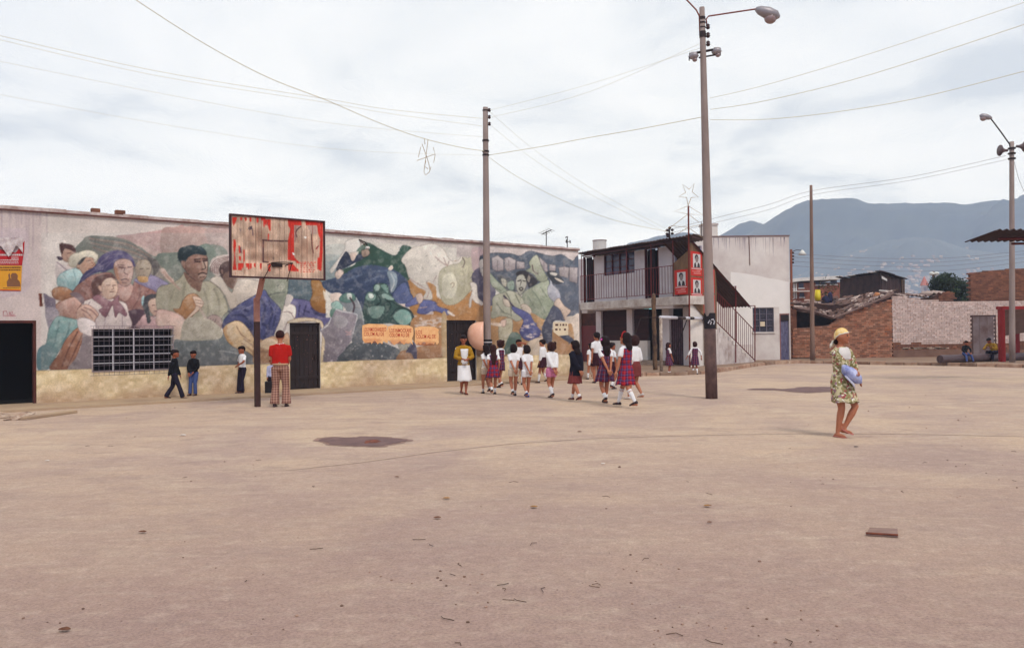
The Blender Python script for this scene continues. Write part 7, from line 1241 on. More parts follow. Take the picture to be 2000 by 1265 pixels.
def floral():
    m = bpy.data.materials.new('floral_cloth'); m.use_nodes = True; t = m.node_tree; b = t.nodes['Principled BSDF']; n = t.nodes.new; tcn = n('ShaderNodeTexCoord'); last = (.52, .44, .26, 1); prev = None
    for sc_, th, c_, se in ((13, .40, (.26, .22, .09), 0), (17, .27, (.33, .07, .07), 3), (20, .30, (.16, .14, .05), 7), (12, .20, (.30, .16, .20), 11), (22, .2, (.75, .7, .55), 15)):
        mp = n('ShaderNodeMapping'); mp.inputs['Location'].default_value = (se, se, se); t.links.new(tcn.outputs['Object'], mp.inputs[0]); ns = n('ShaderNodeTexNoise'); ns.inputs['Scale'].default_value = 8; t.links.new(mp.outputs[0], ns.inputs[0])
        ad = n('ShaderNodeMixRGB'); ad.inputs[0].default_value = .12; t.links.new(mp.outputs[0], ad.inputs[1]); t.links.new(ns.outputs['Color'], ad.inputs[2])
        vo = n('ShaderNodeTexVoronoi'); vo.inputs['Scale'].default_value = sc_; t.links.new(ad.outputs[0], vo.inputs['Vector']); lt = n('ShaderNodeMath'); lt.operation = 'LESS_THAN'; t.links.new(vo.outputs['Distance'], lt.inputs[0]); lt.inputs[1].default_value = th*1.25
        mx = n('ShaderNodeMixRGB'); t.links.new(lt.outputs[0], mx.inputs[0]); mx.inputs[2].default_value = (*c_, 1)
        if prev: t.links.new(prev, mx.inputs[1])
        else: mx.inputs[1].default_value = last
        prev = mx.outputs[0]
    t.links.new(prev, b.inputs['Base Color']); b.inputs['Roughness'].default_value = .95; ns = n('ShaderNodeTexNoise'); ns.inputs['Scale'].default_value = 12; t.links.new(tcn.outputs['Object'], ns.inputs['Vector']); bp = n('ShaderNodeBump'); bp.inputs['Strength'].default_value = .5; bp.inputs['Distance'].default_value = .02; t.links.new(ns.outputs['Fac'], bp.inputs['Height']); t.links.new(bp.outputs[0], b.inputs['Normal']); return m
flor = floral()
wsh = cloth('white_cotton', (226, 222, 220), var=.1, k=1.05); wsock = cloth('white_sock', (222, 218, 216), var=.08, k=1.05); blk = cloth('black_wool', (26, 26, 30)); navy = cloth('dark_navy_wool', (30, 28, 40)); dtr = cloth('dark_navy_trouser', (38, 32, 46)); jeans = cloth('blue_denim', (70, 84, 130)); redp = cloth('red_knit', (178, 30, 22), var=.15); brownsk = cloth('brown_red_skirt', (122, 58, 56)); pink = cloth('pink_cotton', (206, 124, 156)); must = cloth('mustard_knit', (166, 122, 34)); cream = cloth('cream_cotton', (214, 196, 172)); shoeb = mat('dark_brown_shoe', (52, 28, 28), rough=.45, bump=0); shoer = mat('reddish_brown_shoe', (96, 44, 38), rough=.45, bump=0); shoew = mat('white_shoe', (214, 200, 190), rough=.6, bump=0); shoeu = mat('blue_canvas_shoe', (70, 70, 120), rough=.8, bump=0); sandal = mat('pinkish_sandal', (176, 104, 92), rough=.7, bump=0); yell = cloth('yellow_jersey', (196, 150, 52)); greysk = cloth('dark_skirt_cloth', (62, 32, 40)); lblue = cloth('pale_blue_shirt', (176, 176, 204)); beltm = cloth('pale_belt', (188, 150, 120))
def person(lb, px, py, top, yaw, hair='bob', hm=hairB, skin=skinA, L=(-.16, .02, .44), Rr=(.16, .02, .44), Lf=(-.06, 0), Rf=(.06, 0), outfit=(), turn=0, nod=0, lean=0, child=True, pel=None, z0=.0, grp='', build=1., lh=(-.3, -1, 0), rh=(.3, -1, 0), lift=(0, 0), h=None, pos=None, kn=None, extra=None, waist=0):
    base = G(px, py, z0) if pos is None else np.array(pos, float)
    if h is None: h = V(px, top, base[1])[2]-z0
    T = thing('person', base, lb, 'person', grp or None, rz=math.radians(yaw)); U = lambda x, y, z: np.array([x*h, y*h, z*h])
    hh = .158 if child else .14; b = build
    pz = .515 if pel is None else pel; hz_ = pz; ln = lean
    def tor(x, y, z):     # torso bending forward about pelvis
        dz = z-.515; return U(x, y+dz*math.sin(ln), hz_+dz*math.cos(ln))
    shw = .094*b if child else .104*b
    sL, sR = tor(-shw, 0, .785), tor(shw, 0, .785); hL, hR = U(-.052*b, 0, hz_-.01), U(.052*b, 0, hz_-.01)
    armu, armf = .165*h, .150*h; eL, wL = ik(sL, U(*L), armu, armf, lh); eR, wR = ik(sR, U(*Rr), armu, armf, rh)
    ftL = U(Lf[0], Lf[1], .045+lift[0]); ftR = U(Rf[0], Rf[1], .045+lift[1]); th, sh = .240*h, .226*h; kd = kn or (0, 1, 0)
    kL, aL_ = ik(hL, ftL, th, sh, kd); kR, aR_ = ik(hR, ftR, th, sh, kd)
    nk = tor(0, -.005, .83); hc = tor(0, .012+.02*nod, 1-hh*.5-.0) if ln == 0 else tor(0, .012, 1-hh*.5)+U(0, .02*nod, -.015*nod)
    dirH = math.radians(turn); cth, sth = math.cos(dirH), math.sin(dirH)
    def hd(x, y, z):  # head local -> person local; rotate about z (turn, + = left) and nod
        ca, sa = math.cos(-nod*.5-ln*.3), math.sin(-nod*.5-ln*.3); y2, z2 = y*ca-z*sa, y*sa+z*ca
        return hc+np.array([x*cth-y2*sth, x*sth+y2*cth, z2])*h
    B = MB(); rs = lambda *a: [q*h*b for q in a]
    tr = [(0, 0, .47, .075, .06), (0, 0, .52, .082, .064), (0, .002, .60, .066, .050), (0, .004, .69, .075, .056), (0, .004, .755, .086, .054), (0, 0, .81, .068, .044), (0, -.003, .84, .033, .033)]
    rings = [[tor(x+rx*b*math.cos(q), y+ry*b*math.sin(q), z) for q in np.linspace(0, 2*math.pi, 17)[:-1]] for x, y, z, rx, ry in tr]; B.loft(rings)
    B.tube([tor(0, -.004, .80), nk, hd(0, -.005, -hh*.25)], [.036*h, .031*h, .031*h], 10)
    for s, e_, w in ((sL, eL, wL), (sR, eR, wR)): B.tube([s, s+(e_-s)*.35, e_, e_+(w-e_)*.35, w], [.026*h*b, .026*h*b, .022*h*b, .022*h*b, .015*h*b], 9)
    for a_, k_, f_ in ((hL, kL, aL_), (hR, kR, aR_)):
        B.tube([a_+[0, 0, .02*h], a_+(k_-a_)*.4, k_, k_+(f_-k_)*.3, k_+(f_-k_)*.75, f_], [.054*h*b, .048*h*b, .033*h*b, .034*h*b, .023*h*b, .018*h*b], 10)
        B.ball(f_+U(0, -.012, -.025), (.022*h, .024*h, .018*h), 8, 6); B.tube([f_+U(0, -.015, -.02), f_+U(0, .045, -.028), f_+U(0, .085, -.033)], [.019*h, .018*h, .012*h], 8)
    hw, hdp = hh*.385, hh*.46
    def hsurf(f, n=12, m=12):
        rings = []
        for i in range(m+1):
            ph = math.pi*(i+.03)/(m+.06); z = math.cos(ph); w = math.sin(ph); jaw = 1-.26*max(0, -z)**1.2; rings.append([hd(hw*f*w*jaw*math.cos(q), hdp*f*w*(1-.12*max(0, -z))*math.sin(q)+.006*max(0, -z), hh*.5*f*z) for q in np.linspace(0, 2*math.pi, n+1)[:-1]])
        return rings
    B.loft(hsurf(1, 14, 12))
    B.tube([hd(0, hdp*.96, hh*.08), hd(0, hdp*1.13, -hh*.06), hd(0, hdp*.98, -hh*.12)], [.004*h, .009*h, .006*h], 6); B.ball(hd(0, hdp*.8, -hh*.36), (hw*.42*h, hdp*.25*h, hh*.1*h), 8, 6); 
    for s_ in (-1, 1): B.ball(hd(s_*hw*1.0, -.004, -hh*.02), (.008*h, .016*h, .022*h), 6, 5)
    body = B.build('body', skin, T, raw=True); remesh(body, .0095*h if child else .009*h, 2)
    # hands joined to the body mesh
    H = MB()
    for (e_, w, s_) in ((eL, wL, -1), (eR, wR, 1)):
        d_ = (w-e_)/np.linalg.norm(w-e_); sd = np.cross(d_, [0, 0, 1.]); sd = sd/(np.linalg.norm(sd)+1e-6) if np.linalg.norm(sd) > .1 else np.array([0, 1., 0]); nn_ = np.cross(d_, sd); hl = .095*h
        H.tube([w-d_*.01*h, w+d_*hl*.25, w+d_*hl*.52], [(.014*h, .014*h), (.024*h, .012*h), (.022*h, .010*h)], 8)
        for k, (o_, L_) in enumerate([(-.017, .38), (-.006, .46), (.006, .43), (.016, .34)]): a0 = w+d_*hl*.48+sd*o_*h; H.tube([a0, a0+d_*hl*L_*.5+nn_*.004*h, a0+d_*hl*L_*.95+nn_*.014*h], [.0062*h, .0056*h, .004*h], 5)
        a0 = w+d_*hl*.15+sd*.018*h*-s_; H.tube([a0, a0+d_*hl*.22-sd*s_*.014*h, a0+d_*hl*.42-sd*s_*.016*h+nn_*.008*h], [.008*h, .0065*h, .0045*h], 5)
    ho = H.build('hands', skin, T, raw=True, smooth=True); import bmesh
    bm = bmesh.new(); bm.from_mesh(body.data); bm.from_mesh(ho.data); bm.to_mesh(body.data); bm.free(); bpy.data.objects.remove(ho)
    E_ = MB()
    for s_ in (-1, 1): E_.ball(hd(s_*hw*.42, hdp*.86, hh*.04), (.007*h, .006*h, .0045*h), 6, 5); E_.tube([hd(s_*hw*.2, hdp*.95, hh*.12), hd(s_*hw*.62, hdp*.84, hh*.12)], .0022*h, 4)
    E_.build('eyes', eyeM, T, raw=True); E_ = MB(); E_.tube([hd(-hw*.26, hdp*.93, -hh*.24), hd(0, hdp*.99, -hh*.235), hd(hw*.26, hdp*.93, -hh*.24)], .0035*h, 5); E_.build('mouth', lipM, T, raw=True)
    # hair
    Hh = MB()
    def cap(f, ymin, zface):   # skull cap with open face
        rings = hsurf(f, 20, 14); return rings
    def blob_(x, y, z, rx, ry, rz): c = hd(x, y, z); Hh.ball(c, (rx*h, ry*h, rz*h), 14, 10, .03)
    g1 = hh
    if hair != 'scarf':
        blob_(0, -.018, g1*.14, hw*1.10, hdp*.98, g1*.44); blob_(0, .006, g1*.27, hw*.98, hdp*.98, g1*.28)
    if hair in ('bob',): blob_(0, -.030, -g1*.06, hw*1.24, hdp*.86, g1*.50); blob_(-hw*.62, -.018, -g1*.12, hw*.5, hdp*.6, g1*.40); blob_(hw*.62, -.018, -g1*.12, hw*.5, hdp*.6, g1*.40)
    if hair in ('curly',):
        rr = random.Random(px); blob_(0, -.028, 0, hw*1.45, hdp*1.05, g1*.55)
        for k in range(26): q = rr.uniform(0, 6.28); z = rr.uniform(-.42, .5); blob_(math.cos(q)*hw*1.25*(1 if True else 0), -.028+math.sin(q)*hdp*(.9 if math.sin(q) < 0 else .35), z*g1, .016, .016, .016)
    if hair in ('long', 'verylong', 'shoulder'):
        Ld = {'shoulder': .085, 'long': .14, 'verylong': .25}[hair]; blob_(0, -.030, -g1*.05, hw*1.18, hdp*.84, g1*.5)
        c0 = hd(0, -.034, -.02); c1 = tor(0, -.062, .83-Ld*.3); c2 = tor(0, -.068, .85-Ld); Hh.tube([c0, (c0+c1)/2, c1, c2], [(.056*h, .036*h), (.060*h, .034*h), (.062*h, .028*h), (.036*h, .016*h)], 12)
    if hair == 'pony': blob_(0, -.072, g1*.28, .03, .03, .035); Hh.tube([hd(0, -.08, g1*.3), hd(0, -.105, g1*.0), hd(0, -.10, -g1*.5)], [.02*h, .024*h, .010*h], 8)
    if hair == 'bun': blob_(0, -.05, g1*.5, .028, .028, .03)
    if Hh.v: ho = Hh.build('hair', hm, T, raw=True); remesh(ho, .0095*h, 1)
    if hair == 'scarf':
        S = MB(); Ys = mat('yellow_headscarf', (226, 170, 48), c2=(236, 216, 170), scale=16, bump=.4, bscale=20)
        rings = []
        pmx = lambda q: math.radians(60+38*(1-math.sin(q))/2*1.0+30*max(0, -math.sin(q)))
        sp = lambda q, ph, f=1.055: hd(hw*f*math.sin(ph)*math.cos(q), hdp*f*math.sin(ph)*math.sin(q)-.004, hh*.5*(f+.02)*math.cos(ph))
        Q = np.linspace(0, 2*math.pi, 25)[:-1]
        for i in range(12): rings.append([sp(q, pmx(q)*(i+.15)/11.15) for q in Q])
        S.loft(rings, cap=False); q = S.build('headscarf', Ys, T, raw=True, smooth=True)
        S = MB(); S.tube([sp(q, pmx(q)*1.0, 1.05) for q in np.linspace(-.9, math.pi+.9, 22)], [(.004*h, .006*h)]*22, 6); S.build('scarf_edge', mat('white_scarf_edge', (226, 216, 196), bump=.3), T, raw=True, smooth=True)
        S = MB(); S.ball(hd(0, -hdp*1.1, -hh*.45), (.022*h, .018*h, .018*h), 8, 6); S.tube([hd(0, -hdp*1.15, -hh*.45), hd(-.03, -hdp*1.3, -hh*.6), hd(-.04, -hdp*1.4, -hh*.8)], [.012*h, .014*h, .006*h], 6); S.tube([hd(0, -hdp*1.15, -hh*.45), hd(.03, -hdp*1.25, -hh*.65), hd(.03, -hdp*1.35, -hh*.85)], [.012*h, .014*h, .006*h], 6); S.build('scarf_knot', mat('white_scarf_edge', (1, 1, 1)), T, raw=True, smooth=True)
        Hh = MB(); Hh.ball(hd(0, -hdp*.6, -hh*.42), (hw*.8*h, hdp*.4*h, hh*.2*h), 10, 7); Hh.build('hair', hm, T, raw=True, smooth=True)
    # clothes
    def sleeves(o, fr, gr):
        for s, e_, w in ((sL, eL, wL), (sR, eR, wR)):
            s_in = s+(tor(0, 0, .80)-s)*.5+[0, 0, .006*h]
            if fr <= 1: o.tube([s_in, s, s+(e_-s)*.3, s+(e_-s)*fr], [(.018+gr)*h*b, (.025+gr)*h*b, (.029+gr)*h*b, (.031+gr)*h*b], 10)
            else: q = min(fr-1, .97); o.tube([s_in, s, s+(e_-s)*.5, e_, e_+(w-e_)*q*.5, e_+(w-e_)*q], [(.018+gr)*h*b, (.026+gr)*h*b, (.029+gr)*h*b, (.025+gr)*h*b, (.024+gr)*h*b, (.018+gr)*h*b], 10)
    def torso_rings(gr, zlo, flare=0, zhi=.828, n=22, uvk=True):
        prof = [(.30, .086, .068), (.44, .086, .068), (.52, .084, .066), (.60, .069, .053), (.69, .077, .058), (.765, .087, .056), (.80, .076, .048), (.822, .056, .042), (.838, .036, .036)]
        zs = np.linspace(zhi+.007, zlo, 16); P = np.array(prof); P[2:5, 1] += waist*np.array([.6, 1, .5]); rings, uv = [], []
        for z in zs:
            rx = np.interp(z, P[:, 0], P[:, 1])*b+gr; ry = np.interp(z, P[:, 0], P[:, 2])*b+gr
            f = max(0, (.62-z)/(.62-zlo)) if zlo < .62 else 0; rx += flare*f; ry += flare*.85*f
            rings.append([tor(rx*(1+.0*f)*math.cos(q), ry*math.sin(q)+.003, z) if z > .515 or pel is None else tor(rx*math.cos(q), ry*math.sin(q), z) for q in np.linspace(0, 2*math.pi, n+1)[:-1]]); uv.append([((math.degrees(q)/360*.6), z*h) for q in np.linspace(0, 2*math.pi, n+1)[:-1]])
        return rings, uv
    def skirt(nm, mt, zhi, zlo, flare, pleat=.05, npl=11, sway=(0, 0)):
        rings, uv = [], []; N_ = 66
        # hem follows the legs
        for i in range(13):
            f = i/12; z = zhi+(zlo-zhi)*f; rx = (.072+.014*min(1, f*3))*b+.010+flare*f; ry = (.056+.012*min(1, f*3))*b+.010+flare*.9*f
            fy = [q[1]/h for q in ((kL-hL)*max(0, min(1, (hz_-z)/.245))+hL, (kR-hR)*max(0, min(1, (hz_-z)/.245))+hR)]; cy = (fy[0]+fy[1])/2; ry = max(ry, abs(fy[0]-fy[1])/2+.05*b+.01)
            r_ = []; u_ = []
            for k in range(N_):
                q = 2*math.pi*k/N_; pl = 1+pleat*f*math.sin(q*npl+.4*math.sin(q*3)); r_.append(tor(0, 0, z)*[1, 1, 1]*0+U(rx*pl*math.cos(q)+sway[0]*f, cy+ry*pl*math.sin(q)+sway[1]*f, z+(hz_-.515)+.006*f*math.sin(q*5+px))); u_.append((k/N_*.9, z*h))
            rings.append(r_); uv.append(u_)
        o = MB(); o.loft(rings, cap=False, uv=uv); q = o.build(nm, mt, T, raw=True, smooth=True); sm_ = q.modifiers.new('thickness', 'SOLIDIFY'); sm_.thickness = .006; return q
    for it in outfit:
        k = it[0]
        if k == 'shirt':
            _, mt, fr, zlo = it[:4]; gr = .008 if len(it) < 5 else it[4]; o = MB(); rg, _u = torso_rings(gr, zlo, .004, .828); o.loft(rg); sleeves(o, fr, gr*.8); q = o.build(it[5] if len(it) > 5 else 'shirt', mt, T, raw=True); remesh(q, .011*h, 2)
        elif k == 'pinafore':
            _, mt, zlo, fl = it; rg, uv = torso_rings(.0175, .585, 0, .79, 30); uv = [[(q[0]*1.5, q[1]) for q in r_] for r_ in uv]; o = MB(); o.loft(rg, cap=False, uv=uv)
            q = o.build('pinafore_bodice', mt, T, raw=True, smooth=True); q.modifiers.new('thickness', 'SOLIDIFY').thickness = .005; skirt('pinafore_skirt', mt, .595, zlo, fl)
        elif k == 'dress':
            _, mt, zlo, fl, fr = it; o = MB(); rg, _u = torso_rings(.012, .56, .0, .826); o.loft(rg); sleeves(o, fr, .012); q = o.build('dress_bodice', mt, T, raw=True); remesh(q, .011*h, 2); skirt('dress_skirt', mt, .60, zlo, fl, .03, 7)
        elif k == 'skirt': skirt('skirt', it[1], .60, it[2], it[3], *(it[4:] if len(it) > 4 else (.05, 11)))
        elif k in ('trousers', 'shorts'):
            mt = it[1]; fl = it[2] if len(it) > 2 else .0; o = MB(); rg = [[U(rx*b*math.cos(q), ry*b*math.sin(q), z+(hz_-.515)) for q in np.linspace(0, 2*math.pi, 17)[:-1]] for z, rx, ry in ((.60, .078, .062), (.55, .088, .070), (.50, .090, .072), (.47, .07, .06))]; o.loft(rg)
            for a_, k_, f_ in ((hL, kL, aL_), (hR, kR, aR_)):
                if k == 'shorts': o.tube([a_+[0, 0, .02*h], a_+(k_-a_)*.22, a_+(k_-a_)*(fl or .42)], [.062*h*b, .060*h*b, .060*h*b], 12)
                else: f2 = f_+(k_-f_)*.02-[0, 0, .012*h]; o.tube([a_+[0, 0, .02*h], a_+(k_-a_)*.45, k_, k_+(f_-k_)*.5, f2], [.062*h*b, .055*h*b, (.040+fl*.2)*h*b, (.038+fl*.5)*h*b, (.036+fl)*h*b], 12)
            q = o.build(k, mt, T, raw=True); remesh(q, .011*h, 2)
        elif k == 'socks':
            for (k_, f_) in ((kL, aL_), (kR, aR_)): fr = it[2]; o = MB(); p0 = f_+(k_-f_)*fr; o.tube([p0, f_+(k_-f_)*fr*.6, f_+(k_-f_)*.08, f_+U(0, 0, -.012)], [(.0235+.012*fr)*h*b, (.0235+.010*fr)*h*b, .0215*h*b, .023*h*b], 10); o.build('sock', it[1], T, raw=True, smooth=True)
        elif k in ('shoes', 'sandals'):
            for j, f_ in enumerate((aL_, aR_)):
                o = MB(); hs = .030*h if k == 'shoes' else .012*h; zb = f_[2]-.045*h; rings = []
                for y_, w_, tp_ in ((-.040, .012, .6), (-.034, .022, .95), (-.01, .025, 1.0), (.03, .026, .8), (.065, .027, .62), (.088, .02, .5), (.097, .008, .3)):
                    hh2 = hs*tp_*1.25; rings.append([np.array([f_[0]+w_*h*math.cos(q), f_[1]+y_*h, zb+max(0, hh2*(.5+.62*math.sin(q)))]) for q in np.linspace(0, 2*math.pi, 13)[:-1]])
                o.loft(rings); 
                if lift[j] > .02:   # heel raised: pitch the foot about the toe
                    pv = np.array([f_[0], f_[1]+.08*h, zb]); an = -min(.9, lift[j]*9); o.v = [tuple(np.array([v[0], pv[1]+(v[1]-pv[1])*math.cos(an)-(v[2]-pv[2])*math.sin(an), max(.001, pv[2]-lift[j]*h*.0+(v[1]-pv[1])*math.sin(an)+(v[2]-pv[2])*math.cos(an))])) for v in o.v]
                o.build('shoe' if k == 'shoes' else 'sandal', it[1], T, raw=True, smooth=True)
        elif k == 'ribbon': o = MB(); o.ball(hd(it[2][0], it[2][1], it[2][2]), (.020*h, .014*h, .018*h), 8, 6); o.ball(hd(it[2][0]+.016, it[2][1], it[2][2]+.008), (.016*h, .010*h, .014*h), 8, 6); o.build('hair_ribbon', it[1], T, raw=True, smooth=True)
        elif k == 'band': o = MB(); o.tube([hd(hw*1.16*math.sin(q), .004, hh*.02+hh*.6*math.cos(q)) for q in np.linspace(-1.5, 1.5, 12)], .009*h, 6); o.build('hair_band', it[1], T, raw=True, smooth=True)
        elif k == 'belt': o = MB(); rg = [[tor(.096*b*math.cos(q), .079*b*math.sin(q), z) for q in np.linspace(0, 2*math.pi, 21)[:-1]] for z in (.548, .572)]; o.loft(rg); o.build('belt', it[1], T, raw=True, smooth=True)
        elif k == 'collar': o = MB(); o.tube([tor(.042*math.cos(q), .040*math.sin(q), .828+.006*math.sin(q)) for q in np.linspace(0, 2*math.pi, 17)], .010*h, 6); o.build('collar', it[1], T, raw=True, smooth=True)
        elif k == 'front':
            rg, _u = torso_rings(it[4] if len(it) > 4 else .019, it[2], .0, it[3]); lo_, hi_ = (2, 10) if len(it) > 4 else (3, 9); rg = [[r_[i] for i in range(lo_, hi_)] for r_ in rg]; o = MB(); m6 = hi_-lo_; o.add([q for r_ in rg for q in r_], [(i*m6+j, i*m6+j+1, (i+1)*m6+j+1, (i+1)*m6+j) for i in range(len(rg)-1) for j in range(m6-1)]); q = o.build('dress_front', it[1], T, raw=True, smooth=True); q.modifiers.new('thickness', 'SOLIDIFY').thickness = .006
        elif k == 'yoke': o = MB(); o.tube([tor(-.06, .045, .78), tor(-.03, .064, .745), tor(0, .068, .735), tor(.03, .064, .745), tor(.06, .045, .78)], [.02*h, .03*h, .034*h, .03*h, .02*h], 8); o.build('yoke', it[1], T, raw=True, smooth=True)
    if extra: extra(T, h, dict(tor=tor, hd=hd, wL=wL, wR=wR, U=U, eL=eL, eR=eR))
    return T
BB = ((-.012, -.135, .485), (.02, -.13, .475)); BK = dict(L=BB[0], Rr=BB[1], lh=(-1, -.6, 0), rh=(1, -.6, 0))
WALK = lambda a=.13: dict(Lf=(-.045, a), Rf=(.045, -a), lift=(0, .035))
WALK2 = lambda a=.13: dict(Lf=(-.045, -a), Rf=(.045, a), lift=(.035, 0))
GW = 'schoolgirls strolling across the square'
# boys and men by the wall
person('boy in black sweater walking towards the barred window', 341, 781, 683, -78, 'short', skin=skinB, L=(-.13, .10, .42), Rr=(.12, -.10, .43), outfit=[('trousers', dtr, .012), ('shirt', blk, 1.95, .50, .010, 'sweater'), ('shoes', shoeb)], grp='boys by the mural wall', **WALK2(.17))
person('boy in black sweater and blue jeans leaning on the mural wall', 379, 772, 685, 168, 'short', skin=skinB, L=(-.05, .10, .52), Rr=(.06, .10, .50), outfit=[('trousers', jeans, .004), ('shirt', blk, 1.9, .53, .012, 'sweater'), ('shoes', shoeb)], z0=PAVE, nod=.4, grp='boys by the mural wall', Lf=(-.07, .05), Rf=(.03, .11), lh=(-1, -.3, 0), rh=(1, -.3, 0))
person('boy in white shirt and dark flared trousers leaning back on the mural wall', 474, 767, 676, 140, 'short', skin=skinB, L=(-.05, .13, .60), Rr=(.08, .03, .56), outfit=[('trousers', dtr, .016), ('shirt', wsh, .8, .55, .010), ('shoes', shoeb)], z0=PAVE, nod=.3, grp='boys by the mural wall', rh=(1, -.4, 0), lh=(-1, 0, 0), Lf=(-.05, .04), Rf=(.04, .06))
def bagx(T, h, q):
    o = MB(); c = q['wL']; fr = Frame((c[0], c[1], 0), (.3, 1)); z = c[2]-.06*h; o.box(fr, -.16, .16, -.045, .045, z-.30, z-.03); o.build('briefcase_body', mat('black_leather', (24, 18, 20), rough=.4, bump=.1), T, raw=True)
TB = person('child in pale blue shirt half hidden behind the man in red', 531, 770, 664, -160, 'short', skin=skinB, L=(-.12, .02, .44), Rr=(.12, .02, .44), outfit=[('trousers', dtr, .01), ('shirt', lblue, 1.9, .50, .012), ('shoes', shoeb)], h=.96)
pbg = V(525, 753, TB.location[1]-.12); t = thing('briefcase', pbg, 'black briefcase carried by the child behind the man in red', 'bag'); o = MB(); fr = Frame(pbg, (1, .2)); zc = pbg[2]; o.box(Frame((pbg[0], pbg[1], 0), (1, .2)), -.10, .10, -.05, .05, zc-.2, zc+.12); o.build('body', mat('black_leather', (24, 18, 20), rough=.4, bump=.1), t, bevel=.01); o = MB(); o.tube([pbg+[-.05, 0, .12], pbg+[-.04, 0, .17], pbg+[.04, 0, .17], pbg+[.05, 0, .12]], .01, 6); o.build('handle', mat('black_leather', (1, 1, 1)), t)
person('man in red polo shirt and flared checked trousers seen from behind', 548, 794, 646, 8, 'short', hm=hairR, skin=skinA, child=False, L=(-.07, .15, .55), Rr=(.07, .15, .55), outfit=[('trousers', check_t, .026), ('shirt', redp, .72, .568, .009, 'polo_shirt'), ('belt', beltm), ('collar', wsh), ('shoes', shoeb)], Lf=(-.075, 0), Rf=(.075, .0), build=1.06, lh=(-.45, -1, -.2), rh=(.45, -1, -.2), nod=.3, waist=.022)
# lady
person('woman in white dress and mustard cardigan standing by the telephone hood', 906, 770, 655, 200, 'long', hm=hairB, skin=skinB, child=False, L=(-.03, .14, .60), Rr=(.04, .14, .60), lh=(-1, -.5, -.3), rh=(1, -.5, -.3), outfit=[('dress', wsh, .23, .030, .1), ('shirt', must, 1.75, .49, .017, 'cardigan'), ('front', wsh, .46, .765), ('shoes', shoer)], Lf=(-.02, .05), Rf=(.03, -.05), lift=(0, .02), turn=-20, nod=.3)
# girls
person('small girl in white blouse and pale skirt behind the long haired girl', 950, 768, 673, 25, 'shoulder', outfit=[('shorts', cream, .45), ('shirt', wsh, .6, .53), ('socks', wsock, .2), ('shoes', shoeb)], grp=GW, **BK, **WALK(.06))
person('girl with very long brown hair and red plaid skirt, seen from behind', 964, 770, 673, 12, 'verylong', hm=hairR, outfit=[('shirt', wsh, .6, .53), ('pinafore', plaid_r, .34, .05), ('socks', wsock, .35), ('shoes', shoeb)], grp=GW, L=(-.10, -.02, .5), Rr=(.10, -.02, .5), **WALK2(.08))
person('girl in plaid pinafore behind the long haired girl', 978, 757, 664, 50, 'curly', hm=hairR, outfit=[('shirt', wsh, .6, .53), ('pinafore', plaid_p, .36, .03), ('socks', wsock, .2), ('shoes', shoeb)], grp=GW, **WALK2(.08), L=(-.12, .05, .5), Rr=(.12, .02, .46))
person('girl in white tee shirt and shorts holding her hands behind, left of two', 1004, 773, 672, 15, 'bob', outfit=[('shorts', cream, .5), ('shirt', wsh, .72, .55, .012, 'tee_shirt'), ('socks', wsock, .25), ('shoes', shoeb)], grp=GW, **BK, **WALK2(.08))
person('girl with one arm raised to her forehead behind the two white shirted girls', 1014, 751, 663, -150, 'short', skin=skinB, outfit=[('shirt', wsh, .6, .53), ('skirt', greysk, .36, .03), ('socks', wsock, .6), ('shoes', shoeb)], grp=GW, L=(.02, .09, .93), lh=(-1, .3, .3), Rr=(.12, .02, .46), **WALK(.06))
person('girl in white shirt, white shorts and blue shoes, right of two', 1030, 776, 674, 25, 'bob', outfit=[('shorts', wsh, .45), ('shirt', wsh, .72, .55, .012, 'tee_shirt'), ('socks', wsock, .2), ('shoes', shoeu)], grp=GW, **BK, **WALK2(.07))
person('girl in white blouse and dark skirt walking close to the wall', 1061, 748, 663, 60, 'short', outfit=[('shirt', wsh, 1.7, .53, .012, 'blouse'), ('skirt', greysk, .36, .03), ('socks', wsock, .8), ('shoes', shoeb)], grp=GW, L=(-.1, .04, .44), Rr=(.1, -.03, .44), **WALK(.10))
person('girl with a mop of curls, loose white blouse and pink shorts', 1078, 778, 668, 28, 'curly', hm=hairR, outfit=[('shorts', pink, .5), ('shirt', wsh, 1.7, .56, .016, 'blouse'), ('socks', wsock, .75), ('shoes', shoeb)], grp=GW, **BK, **WALK2(.11))
person('girl in dark navy cardigan and brown skirt with hands behind her back', 1125, 784, 665, 35, 'shoulder', outfit=[('skirt', brownsk, .30, .03), ('shirt', navy, 1.95, .42, .022, 'cardigan'), ('socks', wsock, .25), ('shoes', shoer)], grp=GW, **BK, **WALK2(.16))
person('small girl in white outfit beside the navy cardigan girl', 1155, 741, 670, 30, 'shoulder', outfit=[('shorts', wsh, .45), ('shirt', wsh, .6, .53, .012), ('socks', wsock, .6), ('shoes', shoeb)], grp=GW, L=(-.12, 0, .45), Rr=(.12, 0, .45), **WALK(.10))
person('girl with a high ponytail behind the girl with pink ribbon', 1167, 748, 649, 20, 'pony', outfit=[('shirt', wsh, .6, .53), ('skirt', greysk, .34, .03), ('shoes', shoeb)], grp=GW, L=(-.12, 0, .45), Rr=(.12, 0, .45), **WALK(.05))
person('girl in dark red pinafore with pink hair ribbon, hands behind back', 1183, 788, 657, 20, 'long', outfit=[('shirt', wsh, .62, .53, .010), ('pinafore', plaid_p, .33, .055), ('ribbon', mat('bright_pink_ribbon', (236, 84, 186), bump=0), (-.06, -.03, .035)), ('socks', wsock, .4), ('shoes', shoeb)], grp=GW, **BK, **WALK2(.09))
